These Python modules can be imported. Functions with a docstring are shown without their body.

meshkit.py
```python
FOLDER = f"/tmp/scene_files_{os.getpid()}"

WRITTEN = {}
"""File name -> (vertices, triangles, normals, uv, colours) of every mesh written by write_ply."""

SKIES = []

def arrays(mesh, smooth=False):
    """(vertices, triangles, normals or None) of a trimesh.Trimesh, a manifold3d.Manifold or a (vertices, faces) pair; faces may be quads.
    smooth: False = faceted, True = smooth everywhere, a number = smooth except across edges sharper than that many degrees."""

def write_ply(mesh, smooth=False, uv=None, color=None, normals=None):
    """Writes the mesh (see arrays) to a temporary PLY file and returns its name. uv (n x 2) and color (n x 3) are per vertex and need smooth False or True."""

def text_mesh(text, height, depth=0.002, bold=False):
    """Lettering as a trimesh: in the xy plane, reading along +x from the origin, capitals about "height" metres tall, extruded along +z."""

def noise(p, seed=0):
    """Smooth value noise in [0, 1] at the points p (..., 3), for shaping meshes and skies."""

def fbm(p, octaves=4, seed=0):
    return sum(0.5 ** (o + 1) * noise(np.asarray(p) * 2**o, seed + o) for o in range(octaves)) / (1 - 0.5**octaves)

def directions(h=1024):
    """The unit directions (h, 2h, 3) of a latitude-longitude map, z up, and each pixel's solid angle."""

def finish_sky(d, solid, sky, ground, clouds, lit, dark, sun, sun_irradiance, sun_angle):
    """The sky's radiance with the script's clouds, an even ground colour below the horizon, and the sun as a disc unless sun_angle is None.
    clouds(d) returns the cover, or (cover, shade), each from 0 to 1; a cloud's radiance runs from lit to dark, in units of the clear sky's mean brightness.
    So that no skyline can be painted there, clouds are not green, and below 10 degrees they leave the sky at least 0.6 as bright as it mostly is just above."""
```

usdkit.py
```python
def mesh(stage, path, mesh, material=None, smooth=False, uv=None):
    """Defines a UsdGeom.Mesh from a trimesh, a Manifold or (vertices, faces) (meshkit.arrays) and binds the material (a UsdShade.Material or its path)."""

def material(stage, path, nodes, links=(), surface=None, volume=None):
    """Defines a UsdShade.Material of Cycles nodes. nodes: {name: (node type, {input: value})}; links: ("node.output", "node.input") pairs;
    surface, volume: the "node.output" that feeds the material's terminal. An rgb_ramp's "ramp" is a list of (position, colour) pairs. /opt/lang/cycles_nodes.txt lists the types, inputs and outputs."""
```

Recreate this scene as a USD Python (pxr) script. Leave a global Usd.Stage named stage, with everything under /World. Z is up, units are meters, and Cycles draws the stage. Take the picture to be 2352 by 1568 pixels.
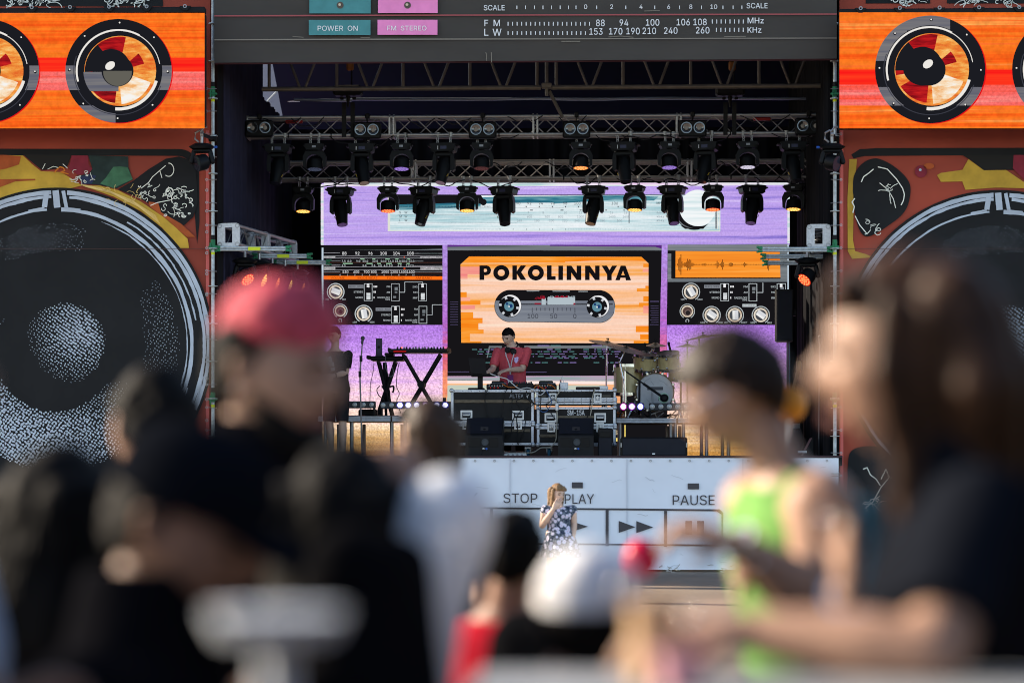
import math, random
import numpy as np, trimesh, manifold3d, usdkit, meshkit
from manifold3d import Manifold
from shapely.geometry import Polygon, Point, LineString, box as sbox
from shapely import affinity
from shapely.ops import unary_union
from pxr import Usd, UsdGeom, UsdLux, UsdShade, Gf, Sdf

rng = random.Random(7)
nrg = np.random.default_rng(7)
stage = Usd.Stage.CreateInMemory()
UsdGeom.SetStageUpAxis(stage, UsdGeom.Tokens.z)
UsdGeom.SetStageMetersPerUnit(stage, 1.0)
UsdGeom.Xform.Define(stage, '/World')
stage.SetDefaultPrim(stage.GetPrimAtPath('/World'))
UsdGeom.Scope.Define(stage, '/World/Looks')

# ------------------------------------------------------------------ camera, sky, sun, exposure
EXP = 1.15
YAW = math.radians(-2.2)
CAM_H = 1.2
FD = 85.0 / 36.0 * 2352.0            # focal length in units of a 2352 wide picture
CX, HOR = 1176.0, 1098.9             # principal column, horizon row (2352 wide picture)
FW = np.array([math.sin(YAW), math.cos(YAW), 0.0])
RT = np.array([math.cos(YAW), -math.sin(YAW), 0.0])
cam = UsdGeom.Camera.Define(stage, '/World/camera')
cam.AddTransformOp().Set(Gf.Matrix4d(RT[0], RT[1], 0, 0, 0, 0, 1, 0, -FW[0], -FW[1], 0, 0, 0, 0, CAM_H, 1))
cam.CreateHorizontalApertureAttr(36.0)
cam.CreateVerticalApertureAttr(24.0)
cam.CreateFocalLengthAttr(85.0)
cam.CreateVerticalApertureOffsetAttr((HOR - 784.0) / 2352.0 * 36.0)
cam.CreateFStopAttr(1.8)
cam.CreateFocusDistanceAttr(33.0)
cam.CreateClippingRangeAttr(Gf.Vec2f(0.05, 100000.0))
cam.CreateExposureAttr(EXP)

SUN = np.array([-0.85, 0.30, 0.43]); SUN /= np.linalg.norm(SUN)
sun = UsdLux.DistantLight.Define(stage, '/World/sun')
zax = SUN; xax = np.cross([0, 0, 1.0], zax); xax /= np.linalg.norm(xax); yax = np.cross(zax, xax)
sun.AddTransformOp().Set(Gf.Matrix4d(*xax, 0, *yax, 0, *zax, 0, 0, 0, 0, 1))
sun.CreateIntensityAttr(1.25); sun.CreateAngleAttr(0.5); sun.CreateNormalizeAttr(True)
sun.CreateColorAttr(Gf.Vec3f(1.0, 0.86, 0.68))
dome = UsdLux.DomeLight.Define(stage, '/World/sky')
skym = usdkit.material(stage, '/World/Looks/sky_light', {
    's': ('sky_texture', {'sky_type': 'single_scattering', 'sun_disc': False, 'sun_elevation': math.asin(SUN[2]), 'sun_rotation': math.atan2(SUN[0], SUN[1])}),
    'b': ('background_shader', {'strength': 0.113})}, [('s.color', 'b.color')], surface='b.background')
UsdShade.MaterialBindingAPI.Apply(dome.GetPrim()).Bind(skym)
dome.GetPrim().SetCustomDataByKey('kind', 'structure'); dome.GetPrim().SetCustomDataByKey('label', 'clear daylight sky above the stage')

# ------------------------------------------------------------------ colours and materials
def lin(*c):
    c = np.array(c, float) / 255.0
    return np.where(c <= 0.04045, c / 12.92, ((c + 0.055) / 1.055) ** 2.4)
WHITE_SEEN = lin(166, 180, 207)
def pc(r, g, b, k=1.0):
    """base colour of a print that looks (r, g, b) where white vinyl in the same shade looks WHITE_SEEN"""
    return np.clip(lin(r, g, b) / WHITE_SEEN * 0.78 * k, 0.004, 0.85)
_m = {}
def M(name, color=(.5, .5, .5), rough=0.6, metal=0.0, spec=0.2, bump=0.0, bscale=40.0, var=0.0, vscale=6.0, coat=0.0, stretch=(1, 1, 1), sheen=0.0, sss=0.0):
    if name in _m: return _m[name]
    color = np.array(color, float)
    nodes = {'p': ('principled_bsdf', {'base_color': color, 'roughness': rough, 'metallic': metal, 'specular_ior_level': spec, 'coat_weight': coat, 'sheen_weight': sheen, 'subsurface_weight': sss, 'subsurface_scale': 0.01})}
    links = []
    if bump or var:
        nodes['g'] = ('texture_coordinate', {}); nodes['mp'] = ('mapping', {'scale': stretch}); links.append(('g.object', 'mp.vector'))
    if var:
        nodes['n'] = ('noise_texture', {'scale': vscale, 'detail': 5.0, 'roughness': 0.6})
        nodes['r'] = ('rgb_ramp', {'ramp': [(0.3, np.clip(color * (1 - var), 0, 1)), (0.7, np.clip(color * (1 + var), 0, 1))]})
        links += [('mp.vector', 'n.vector'), ('n.fac', 'r.fac'), ('r.color', 'p.base_color')]
    if bump:
        nodes['bn'] = ('noise_texture', {'scale': bscale, 'detail': 4.0}); nodes['b'] = ('bump', {'strength': bump, 'distance': 0.01})
        links += [('mp.vector', 'bn.vector'), ('bn.fac', 'b.height'), ('b.normal', 'p.normal')]
    _m[name] = usdkit.material(stage, '/World/Looks/' + name, nodes, links, surface='p.BSDF')
    return _m[name]
def LED(name, rgb, k=1.0):
    if name in _m: return _m[name]
    _m[name] = usdkit.material(stage, '/World/Looks/' + name, {'e': ('emission', {'color': lin(*rgb), 'strength': k / 2 ** EXP})}, [], surface='e.emission')
    return _m[name]
def LEDS(name, stops, sx=0.5, sz=16.0, k=1.0, grain=0.0, gscale=60.0, off=0.0, ns=1.0):
    """LED picture made of horizontal streaks that run through the colour stops"""
    if name in _m: return _m[name]
    nodes = {'g': ('geometry', {}), 'mp': ('mapping', {'scale': (sx, 1.0, sz), 'location': (off, off, off)}), 'n': ('noise_texture', {'scale': ns, 'detail': 4.0, 'roughness': 0.65}),
             'r': ('rgb_ramp', {'ramp': [(p, lin(*c)) for p, c in stops]}), 'e': ('emission', {'strength': k / 2 ** EXP})}
    links = [('g.position', 'mp.vector'), ('mp.vector', 'n.vector'), ('n.fac', 'r.fac')]
    out = 'r.color'
    if grain:
        nodes['gn'] = ('noise_texture', {'scale': gscale, 'detail': 2.0, 'roughness': 0.7})
        nodes['gr'] = ('rgb_ramp', {'ramp': [(0.35, (1 - grain,) * 3), (0.65, (1 + 0.35 * grain,) * 3)]})
        nodes['mx'] = ('mix', {'mix_type': 'multiply', 'fac': 1.0})
        links += [('g.position', 'gn.vector'), ('gn.fac', 'gr.fac'), (out, 'mx.color1'), ('gr.color', 'mx.color2')]
        out = 'mx.color'
    links.append((out, 'e.color'))
    _m[name] = usdkit.material(stage, '/World/Looks/' + name, nodes, links, surface='e.emission')
    return _m[name]
def LEDZ(name, zstops, z0, z1, k=1.0, grain=0.5, gscale=45.0):
    """LED picture: colours by height with streaks and a plaster like grain (the picture shown on the screen)"""
    if name in _m: return _m[name]
    nodes = {'g': ('geometry', {}), 'x': ('separate_xyz', {}), 'mr': ('map_range', {'from_min': z0, 'from_max': z1}),
             'mp': ('mapping', {'scale': (0.6, 1.0, 22.0)}), 'n': ('noise_texture', {'scale': 1.0, 'detail': 3.0}),
             'a': ('math', {'math_type': 'multiply_add', 'value2': 0.35, 'value3': -0.175}), 's': ('math', {'math_type': 'add'}),
             'r': ('rgb_ramp', {'ramp': [(p, lin(*c)) for p, c in zstops]}),
             'gn': ('noise_texture', {'scale': gscale, 'detail': 3.0, 'roughness': 0.75}), 'gr': ('rgb_ramp', {'ramp': [(0.38, (1 - grain,) * 3), (0.62, (1 + 0.5 * grain,) * 3)]}),
             'mx': ('mix', {'mix_type': 'multiply', 'fac': 1.0}), 'e': ('emission', {'strength': k / 2 ** EXP})}
    links = [('g.position', 'x.vector'), ('x.z', 'mr.value'), ('g.position', 'mp.vector'), ('mp.vector', 'n.vector'), ('n.fac', 'a.value1'), ('mr.result', 's.value1'), ('a.value', 's.value2'), ('s.value', 'r.fac'),
             ('g.position', 'gn.vector'), ('gn.fac', 'gr.fac'), ('r.color', 'mx.color1'), ('gr.color', 'mx.color2'), ('mx.color', 'e.color')]
    _m[name] = usdkit.material(stage, '/World/Looks/' + name, nodes, links, surface='e.emission')
    return _m[name]

BLK = M('black_plastic', (.007, .007, .008), 0.5, var=.25, vscale=9)
BLKM = M('black_metal', (.006, .006, .007), 0.55)
ALU = M('aluminium', (.36, .36, .37), 0.38, metal=0.85, var=.12, vscale=14, bump=.05)
GALV = M('galvanised_steel', (.48, .52, .53), 0.5, metal=0.55, var=.25, vscale=22, bump=.15, bscale=60)
CHROME = M('chrome', (.75, .75, .76), 0.16, metal=1.0)
GREENP = M('green_paint', (.03, .20, .09), 0.5, var=.2)
YEL = M('yellow_tag', (.62, .70, .03), 0.5)
BLUEP = M('blue_plastic', (.02, .09, .38), 0.4)

# ------------------------------------------------------------------ scene tree helpers
def _path(parent, name):
    base = '/World/' + name if parent is None else str(parent.GetPath()) + '/' + name
    p, k = base, 0
    while stage.GetPrimAtPath(p):
        k += 1; p = '%s_%03d' % (base, k)
    return p
def tag(prim, label=None, cat=None, group=None, kind=None):
    for k, v in (('label', label), ('category', cat), ('group', group), ('kind', kind)):
        if v: prim.SetCustomDataByKey(k, v)
    return prim
def thing(name, label, cat, loc=(0, 0, 0), group=None, kind=None, rz=0.0):
    x = UsdGeom.Xform.Define(stage, _path(None, name))
    x.AddTranslateOp().Set(Gf.Vec3d(*map(float, loc)))
    if rz: x.AddRotateZOp().Set(float(rz))
    o = x.GetPrim(); LOC[str(o.GetPath())] = (np.array(loc, float), rz)
    return tag(o, label, cat, group, kind)
LOC = {}
LS = 1.0
def part(parent, name, mesh, mat, smooth=False, label=None, kind=None, local=False):
    """one Mesh prim; world coordinates are turned into the parent's frame unless local"""
    if isinstance(mesh, (list, tuple)) and len(mesh) and not isinstance(mesh[0], np.ndarray):
        mesh = cat(mesh)
    v, f, n = meshkit.arrays(mesh, False)
    if parent is not None and not local:
        top = '/'.join(str(parent.GetPath()).split('/')[:3])
        loc, rz = LOC.get(top, (np.zeros(3), 0))
        v = v - loc
    if parent is None: pass
    if local: v = v * LS
    p = usdkit.mesh(stage, _path(parent, name), trimesh.Trimesh(v, f, process=False), mat, smooth=smooth).GetPrim()
    return tag(p, label=label, kind=kind)
def solo(name, mesh, mat, label=None, cat=None, group=None, kind=None, smooth=False):
    return tag(part(None, name, mesh, mat, smooth), label, cat, group, kind)
def dup(root, label, loc, rz=0.0, group=None):
    was = root.GetCustomData()
    name = root.GetName()
    if name[-4:-3] == '_' and name[-3:].isdigit(): name = name[:-4]
    r = thing(name, label, was['category'], loc, group or was.get('group'), rz=rz)
    r.GetReferences().AddInternalReference(root.GetPath()); r.SetInstanceable(True)
    return r

# ------------------------------------------------------------------ picture point -> world point on the plane y = Y
def W(dx, dy, Y):
    u, v = (dx - CX) / FD, (HOR - dy) / FD
    d = FW + RT * u
    t = Y / d[1]
    return np.array([d[0] * t, Y, CAM_H + v * t])
def P(px, py, Y): return W(px / 1.0884, py / 1.0884, Y)
def K(x0, y0, s):
    return lambda cx, cy: ((x0 + cx / s) / 1.0884, (y0 + cy / s) / 1.0884)
kA, kB, kC, kD = K(0, 0, 2.614), K(500, 0, 2.94), K(1200, 0, 2.5565), K(2000, 0, 2.6125)
kE, kF, kG = K(780, 440, 3.7935), K(1380, 440, 3.7935), K(0, 560, 2.7036)
kH, kI, kJ = K(780, 780, 4.127), K(1100, 780, 4.127), K(1480, 780, 3.7935)
kL, kM, kN, kO = K(500, 500, 5.88), K(1900, 500, 6.03), K(600, 340, 5.88), K(1180, 640, 5.113)
k5, k6, k7, kS = K(960, 480, 5.113), K(1400, 480, 5.113), K(800, 620, 7.35), K(1150, 1130, 3.3127)
kT, kU, kV, kX = K(1660, 560, 1.3667), K(0, 840, 1.808), K(800, 1100, 2.5833), K(2080, 560, 2.45)
kR = K(1540, 820, 6.5346); kY = K(0, 340, 4.2)
kG1 = K(1340, 1190, 7.84); kDJ = K(1220, 800, 9.8)
kP = lambda x, y: (x / 1.0884, y / 1.0884)
kD0 = lambda x, y: (x, y)
def w(k, cx, cy, Y): return W(*k(cx, cy), Y)

# ------------------------------------------------------------------ shapes
def cat(ms):
    vs, fs, n = [], [], 0
    for m in ms:
        v, f, _ = meshkit.arrays(m, False)
        vs.append(v); fs.append(f + n); n += len(v)
    return trimesh.Trimesh(np.vstack(vs), np.vstack(fs), process=False)
def bx(x0, x1, y0, y1, z0, z1):
    m = trimesh.creation.box([abs(x1 - x0), abs(y1 - y0), abs(z1 - z0)]); m.apply_translation([(x0 + x1) / 2, (y0 + y1) / 2, (z0 + z1) / 2]); return m
def cb(x0, x1, y0, y1, z0, z1, c=0.01):
    x0, x1 = sorted((x0, x1)); y0, y1 = sorted((y0, y1)); z0, z1 = sorted((z0, z1))
    c = min(c, (x1 - x0) * .45, (y1 - y0) * .45, (z1 - z0) * .45)
    p = []
    for X, sx in ((x0, 1), (x1, -1)):
        for Yv, sy in ((y0, 1), (y1, -1)):
            for Z, sz in ((z0, 1), (z1, -1)):
                p += [(X + sx * c, Yv + sy * c, Z), (X + sx * c, Yv, Z + sz * c), (X, Yv + sy * c, Z + sz * c)]
    return trimesh.convex.convex_hull(np.array(p))
def tube(a, b, r, n=10, r2=None):
    a, b = np.array(a, float), np.array(b, float)
    d = b - a; L = np.linalg.norm(d); d = d / L
    u = np.cross(d, [0, 0, 1.0] if abs(d[2]) < .9 else [1.0, 0, 0]); u /= np.linalg.norm(u); q = np.cross(d, u)
    t = np.arange(n) * 2 * np.pi / n
    c = np.cos(t)[:, None] * u + np.sin(t)[:, None] * q
    v = np.vstack([a + c * r, b + c * (r if r2 is None else r2), [a], [b]])
    i = np.arange(n); j = (i + 1) % n
    f = np.vstack([np.c_[i, j, j + n], np.c_[i, j + n, i + n], np.c_[j, i, np.full(n, 2 * n)], np.c_[i + n, j + n, np.full(n, 2 * n + 1)]])
    m = trimesh.Trimesh(v, f, process=False)
    return m
def path(pts, r, n=6):
    p = np.asarray(pts, float)
    t = np.gradient(p, axis=0); t /= np.linalg.norm(t, axis=1, keepdims=True) + 1e-12
    a = np.cross(t, np.where(np.abs(t[:, 2:]) < .9, [0, 0, 1.0], [1.0, 0, 0])); a /= np.linalg.norm(a, axis=1, keepdims=True) + 1e-12
    b, g = np.cross(t, a), np.arange(n) * 2 * np.pi / n
    rr = np.broadcast_to(r, (len(p),))
    v = (p[:, None] + rr[:, None, None] * (np.cos(g)[None, :, None] * a[:, None] + np.sin(g)[None, :, None] * b[:, None])).reshape(-1, 3)
    i, j = np.meshgrid(np.arange(len(p) - 1), np.arange(n), indexing='ij')
    q = np.stack([i * n + j, i * n + (j + 1) % n, (i + 1) * n + (j + 1) % n, (i + 1) * n + j], -1).reshape(-1, 4)
    f = np.vstack([q[:, [0, 1, 2]], q[:, [0, 2, 3]]])
    return trimesh.Trimesh(v, f, process=False)
def curve(pts, m=24):
    """smooth polyline through the points (Catmull-Rom)"""
    p = np.asarray(pts, float); p = np.vstack([2 * p[0] - p[1], p, 2 * p[-1] - p[-2]])
    out = []
    for i in range(1, len(p) - 2):
        t = np.linspace(0, 1, m, endpoint=False)[:, None]
        a, b, c, d = p[i - 1], p[i], p[i + 1], p[i + 2]
        out.append(.5 * (2 * b + (c - a) * t + (2 * a - 5 * b + 4 * c - d) * t ** 2 + (3 * b - a - 3 * c + d) * t ** 3))
    return np.vstack(out + [p[-2:-1]])
def lathe(profile, n=24, axis=(0, 0, 1), at=(0, 0, 0)):
    m = trimesh.creation.revolve(np.asarray(profile, float), sections=n)
    m.apply_transform(trimesh.geometry.align_vectors([0, 0, 1], np.array(axis, float))); m.apply_translation(at); return m
def prism(poly, y0, y1, plane='xz'):
    """polygon in x,z extruded along y"""
    m = trimesh.creation.extrude_polygon(poly, abs(y1 - y0), engine='earcut')
    v = m.vertices
    m.vertices = np.c_[v[:, 0], max(y0, y1) - v[:, 2], v[:, 1]]
    return m
def polys(g):
    if g.is_empty: return []
    return [q for q in getattr(g, 'geoms', [g]) if q.geom_type == 'Polygon' and q.area > 1e-9]
def sheet(shapes, Y):
    """flat sheet facing the audience; shapes are shapely polygons in picture units, the sheet lies on the plane y = Y"""
    if not isinstance(shapes, (list, tuple)): shapes = [shapes]
    vs, fs, n = [], [], 0
    for s in shapes:
        for q in polys(s):
            v, f = trimesh.creation.triangulate_polygon(q, engine='earcut')
            f = np.asarray(f)
            u, h = (v[:, 0] - CX) / FD, (HOR - v[:, 1]) / FD
            dx, dyy = FW[0] + RT[0] * u, FW[1] + RT[1] * u
            t = Y / dyy
            X = np.c_[dx * t, np.full(len(v), Y), CAM_H + h * t]
            a = np.cross(X[f[:, 1]] - X[f[:, 0]], X[f[:, 2]] - X[f[:, 0]])[:, 1]
            f = np.where((a > 0)[:, None], f[:, ::-1], f)
            vs.append(X); fs.append(f + n); n += len(X)
    return trimesh.Trimesh(np.vstack(vs), np.vstack(fs), process=False)
def sheets(o, name, shapes, Y, m, clip=None):
    """each piece of print its own part; crowds of small marks stay one part of kind stuff"""
    q = [p for s in (shapes if isinstance(shapes, (list, tuple)) else [shapes]) for p in polys(s if clip is None else s.intersection(clip))]
    if not q: return
    if len(q) > 14: part(o, name, sheet(q, Y), m, kind='stuff')
    else:
        for p in q: part(o, name, sheet(p, Y), m)
def kp(k, pts): return Polygon([k(*p) for p in pts]).buffer(0)
def kr(k, x0, y0, x1, y1): return kp(k, [(x0, y0), (x1, y0), (x1, y1), (x0, y1)])
def kc(k, x, y, r, ry=None, n=48):
    t = np.linspace(0, 2 * np.pi, n, endpoint=False); ry = r if ry is None else ry
    return kp(k, [(x + r * math.cos(a), y + ry * math.sin(a)) for a in t])
def kl(k, pts, wd, cap=2):
    a = np.array(k(0, 0)); b = np.array(k(1, 0))
    return LineString([k(*p) for p in pts]).buffer(wd / 2 * abs(b[0] - a[0]), cap_style=cap)
_tx = {}
def letters(k, s, cx, cy, h, Y, wfac=1.0, bold=False, width=None, left=False):
    """lettering: capitals h tall centred on (cx, cy) of the picture frame k; a thin solid standing 1 mm proud of y = Y"""
    if (s, bold) not in _tx: _tx[(s, bold)] = meshkit.text_mesh(s, 1.0, 0.01, bold)
    m = _tx[(s, bold)]; v = np.array(m.vertices)
    x0, x1 = v[:, 0].min(), v[:, 0].max()
    sx = (width / (x1 - x0)) if width else h * wfac
    px = (cx - (x0 * sx if left else (x0 + x1) / 2 * sx)) + v[:, 0] * sx
    py = cy + h / 2 - v[:, 1] * h
    D = np.array([k(a, b) for a, b in zip(px, py)])
    u, hh = (D[:, 0] - CX) / FD, (HOR - D[:, 1]) / FD
    t = Y / (FW[1] + RT[1] * u)
    X = np.c_[(FW[0] + RT[0] * u) * t, Y - np.where(v[:, 2] > .005, .0015, -.0005), CAM_H + hh * t]
    return trimesh.Trimesh(X, m.faces, process=False)
def man(m):
    if isinstance(m, Manifold): return m
    return Manifold(manifold3d.Mesh(np.asarray(m.vertices, np.float32), np.asarray(m.faces, np.uint32)))
def tri(m):
    q = m.to_mesh(); return trimesh.Trimesh(q.vert_properties[:, :3], q.tri_verts, process=False)
ICO = trimesh.creation.icosphere(subdivisions=2).vertices
def sph(p, r): return ICO * r + np.asarray(p, float)
def ell(p, rx, ry, rz, sub=3):
    m = trimesh.creation.icosphere(subdivisions=sub); m.vertices = m.vertices * [rx, ry, rz] + np.asarray(p, float); return m
def hull(*pts): return Manifold.hull_points(np.vstack(pts).astype(np.float32))
def ringp(c, u, v, ru, rv, n=20):
    t = np.arange(n) * 2 * np.pi / n
    return np.asarray(c) + np.cos(t)[:, None] * np.asarray(u) * ru + np.sin(t)[:, None] * np.asarray(v) * rv
def unit(v): v = np.asarray(v, float); return v / (np.linalg.norm(v) + 1e-12)
def disc(c, d, r, n=16):
    d = unit(d); u = unit(np.cross(d, [0, 0, 1.0] if abs(d[2]) < .9 else [1.0, 0, 0])); return ringp(c, u, np.cross(d, u), r, r, n)
# ================================================================== the setting
Y0 = 31.2                                   # front edge of the stage
ZS = W(1310, 1048, Y0)[2]                   # stage floor height
XL, XR = W(496, 600, Y0)[0], W(1917, 600, Y0)[0]
gm = usdkit.material(stage, '/World/Looks/asphalt', {
    'g': ('geometry', {}), 'n': ('noise_texture', {'scale': 0.35, 'detail': 6.0}), 'n2': ('noise_texture', {'scale': 60.0, 'detail': 3.0}),
    'r': ('rgb_ramp', {'ramp': [(0.3, (.17, .125, .09)), (0.7, (.27, .205, .15))]}), 'r2': ('rgb_ramp', {'ramp': [(.3, (.6, .6, .6)), (.7, (1.2, 1.2, 1.2))]}),
    'm': ('mix', {'mix_type': 'multiply', 'fac': 1.0}), 'b': ('bump', {'strength': .3, 'distance': .01}), 'p': ('principled_bsdf', {'roughness': .85})},
    [('g.position', 'n.vector'), ('g.position', 'n2.vector'), ('n.fac', 'r.fac'), ('n2.fac', 'r2.fac'), ('r.color', 'm.color1'), ('r2.color', 'm.color2'), ('m.color', 'p.base_color'), ('n2.fac', 'b.height'), ('b.normal', 'p.normal')], surface='p.BSDF')
solo('ground', trimesh.Trimesh([[-400, -300, 0], [400, -300, 0], [400, 600, 0], [-400, 600, 0]], [[0, 1, 2], [0, 2, 3]]), gm, 'dusty brown paved ground in front of the stage', kind='structure')

# ------------------------------------------------------------------ stage platform with its printed white front
DECK = M('stage_deck_black', (.016, .015, .015), 0.55, var=.3, vscale=3)
VINYL = M('white_vinyl', (.76, .77, .82), 0.55, var=.05, vscale=.9, bump=.30, bscale=1.3)
INK = M('dark_ink', pc(52, 54, 66), 0.5)
st = thing('stage_platform', 'low stage platform with white cassette player button banner along its front', 'stage', ((XL + XR) / 2, Y0, 0))
part(st, 'deck_floor', bx(XL - .1, XR + .1, Y0 + .02, 38.5, ZS - .12, ZS), DECK)
part(st, 'deck_edge', cb(XL - .1, XR + .1, Y0 - .02, Y0 + .018, ZS - .015, ZS + .012, .004), M('dark_rail', (.05, .03, .035), .5))
for x in np.linspace(XL, XR, 9):
    part(st, 'leg', tube((x, Y0 + .4, 0), (x, Y0 + .4, ZS - .12), .03), GALV)
gx, gz = 60, 12
X, Z = np.meshgrid(np.linspace(XL - .08, XR + .05, gx), np.linspace(.03, ZS - .02, gz))
Yv = Y0 - .012 + .006 * (meshkit.fbm(np.stack([X * 1.3, Z * .5, X * 0], -1), 3, 5) - .5)
i, j = np.meshgrid(np.arange(gz - 1), np.arange(gx - 1), indexing='ij')
q = np.stack([i * gx + j, i * gx + j + 1, (i + 1) * gx + j + 1, (i + 1) * gx + j], -1).reshape(-1, 4)
part(st, 'front_banner', (np.stack([X, Yv, Z], -1).reshape(-1, 3), q), VINYL, smooth=True, label='white banner printed with tape player buttons')
YF = Y0 - .022
SEAM = M('vinyl_seam', (.60, .61, .66), .5)
for dx in (640, 905, 1172, 1440, 1706): part(st, 'banner_seam', bx(W(dx, 0, Y0)[0] - .006, W(dx, 0, Y0)[0] + .006, Y0 - .020, Y0 - .016, .04, ZS - .03), SEAM)
for i in range(32): part(st, 'grommet', lathe([(.008, -.002), (.016, -.002), (.016, .002), (.008, .002), (.008, -.002)], 10, (0, 1, 0), (XL + .1 + i * (XR - XL - .2) / 31, Y0 - .021, ZS - .055)), ALU)
rgs = np.random.default_rng(91)
def smear(n, z0, z1, ln, wd):
    out = []
    for _ in range(n):
        x, y, a = rgs.uniform(500, 1910), rgs.uniform(z0, z1), rgs.normal(0, .35)
        out.append(LineString([(x + t * math.cos(a), y + t * math.sin(a) + rgs.normal(0, .8)) for t in np.linspace(0, rgs.uniform(.3, 1) * ln, 5)]).buffer(wd * rgs.uniform(.4, 1.0), cap_style=1))
    return out
part(st, 'scuff_marks', sheet(smear(40, 1270, 1310, 20, .8) + smear(22, 1060, 1260, 30, .6), Y0 - .0205), M('vinyl_scuff', (.52, .52, .55), .9, spec=.0), kind='stuff')
part(st, 'dirt_marks', sheet(smear(60, 1296, 1312, 12, 1.2), Y0 - .0207), M('vinyl_dirt', (.42, .40, .38), .9, spec=.0), kind='stuff')
def fs(name, shapes): part(st, name, sheet(shapes, YF), INK)
part(st, 'lettering', letters(kS, 'STOP', 500, 379, 78, YF, width=281), INK)
part(st, 'lettering', letters(kS, 'PLAY', 989, 385, 80, YF, width=243), INK)
part(st, 'lettering', letters(kS, 'PAUSE', 1935, 395, 81, YF, width=348), INK)
part(st, 'lettering', letters(kS, 'Y', 105, 374, 78, YF, width=84), INK)
fs('indicator_mark', kr(kS, 927, 248, 1017, 297)); fs('indicator_mark', kr(kS, 1886, 257, 1979, 306))
fr = kp(kS, [(-720, 445), (2150, 471), (2180, 500), (2180, 778), (-720, 750)])
fs('button_frame', fr.difference(kp(kS, [(-720, 458), (2125, 487), (2165, 515), (2165, 763), (-720, 738)])))
for x in (-720, -236, 248, 722, 1206, 1690):
    y = 466 + (x - 248) * .0125
    fs('button_divider', kr(kS, x, y, x + 25, y + 297))
fs('stop_symbol', kr(kS, 441, 552, 552, 664)); fs('play_symbol', kp(kS, [(895, 562), (1060, 614), (895, 664)]))
fs('forward_symbol', kp(kS, [(1315, 567), (1452, 618), (1315, 666)])); fs('forward_symbol', kp(kS, [(1460, 568), (1600, 620), (1460, 668)]))
fs('pause_symbol', kr(kS, 1866, 567, 1921, 681)); fs('pause_symbol', kr(kS, 1964, 567, 2020, 681))

# ------------------------------------------------------------------ black box of the stage: curtains, back drape, roof sheet
def drape(x0, y0, x1, y1, z0, z1, folds, amp, n=160):
    t = np.linspace(0, 1, n); d = unit([x1 - x0, y1 - y0, 0]); nn = np.array([-d[1], d[0]])
    off = amp * (np.sin(t * folds * 6.283 + 1.7 * np.sin(t * folds * 1.9)) + .5 * np.sin(t * folds * 14.1))
    zz = np.linspace(z0, z1, 6)
    V = np.array([[x0 + (x1 - x0) * a + nn[0] * o, y0 + (y1 - y0) * a + nn[1] * o, z] for z in zz for a, o in zip(t, off)])
    i, j = np.meshgrid(np.arange(5), np.arange(n - 1), indexing='ij')
    return V, np.stack([i * n + j, i * n + j + 1, (i + 1) * n + j + 1, (i + 1) * n + j], -1).reshape(-1, 4)
CURT = M('purple_black_cloth', (.026, .024, .044), 0.9, var=.2, vscale=3, spec=.1)
CURB = M('black_cloth', (.010, .010, .012), 0.95, spec=.1)
NAVY = M('navy_tarpaulin', (.007, .007, .028), 0.6, bump=.3, bscale=3, spec=.15)
xl, xr = XL + .04, XR - .04
ZGAP = 6.75
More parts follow.
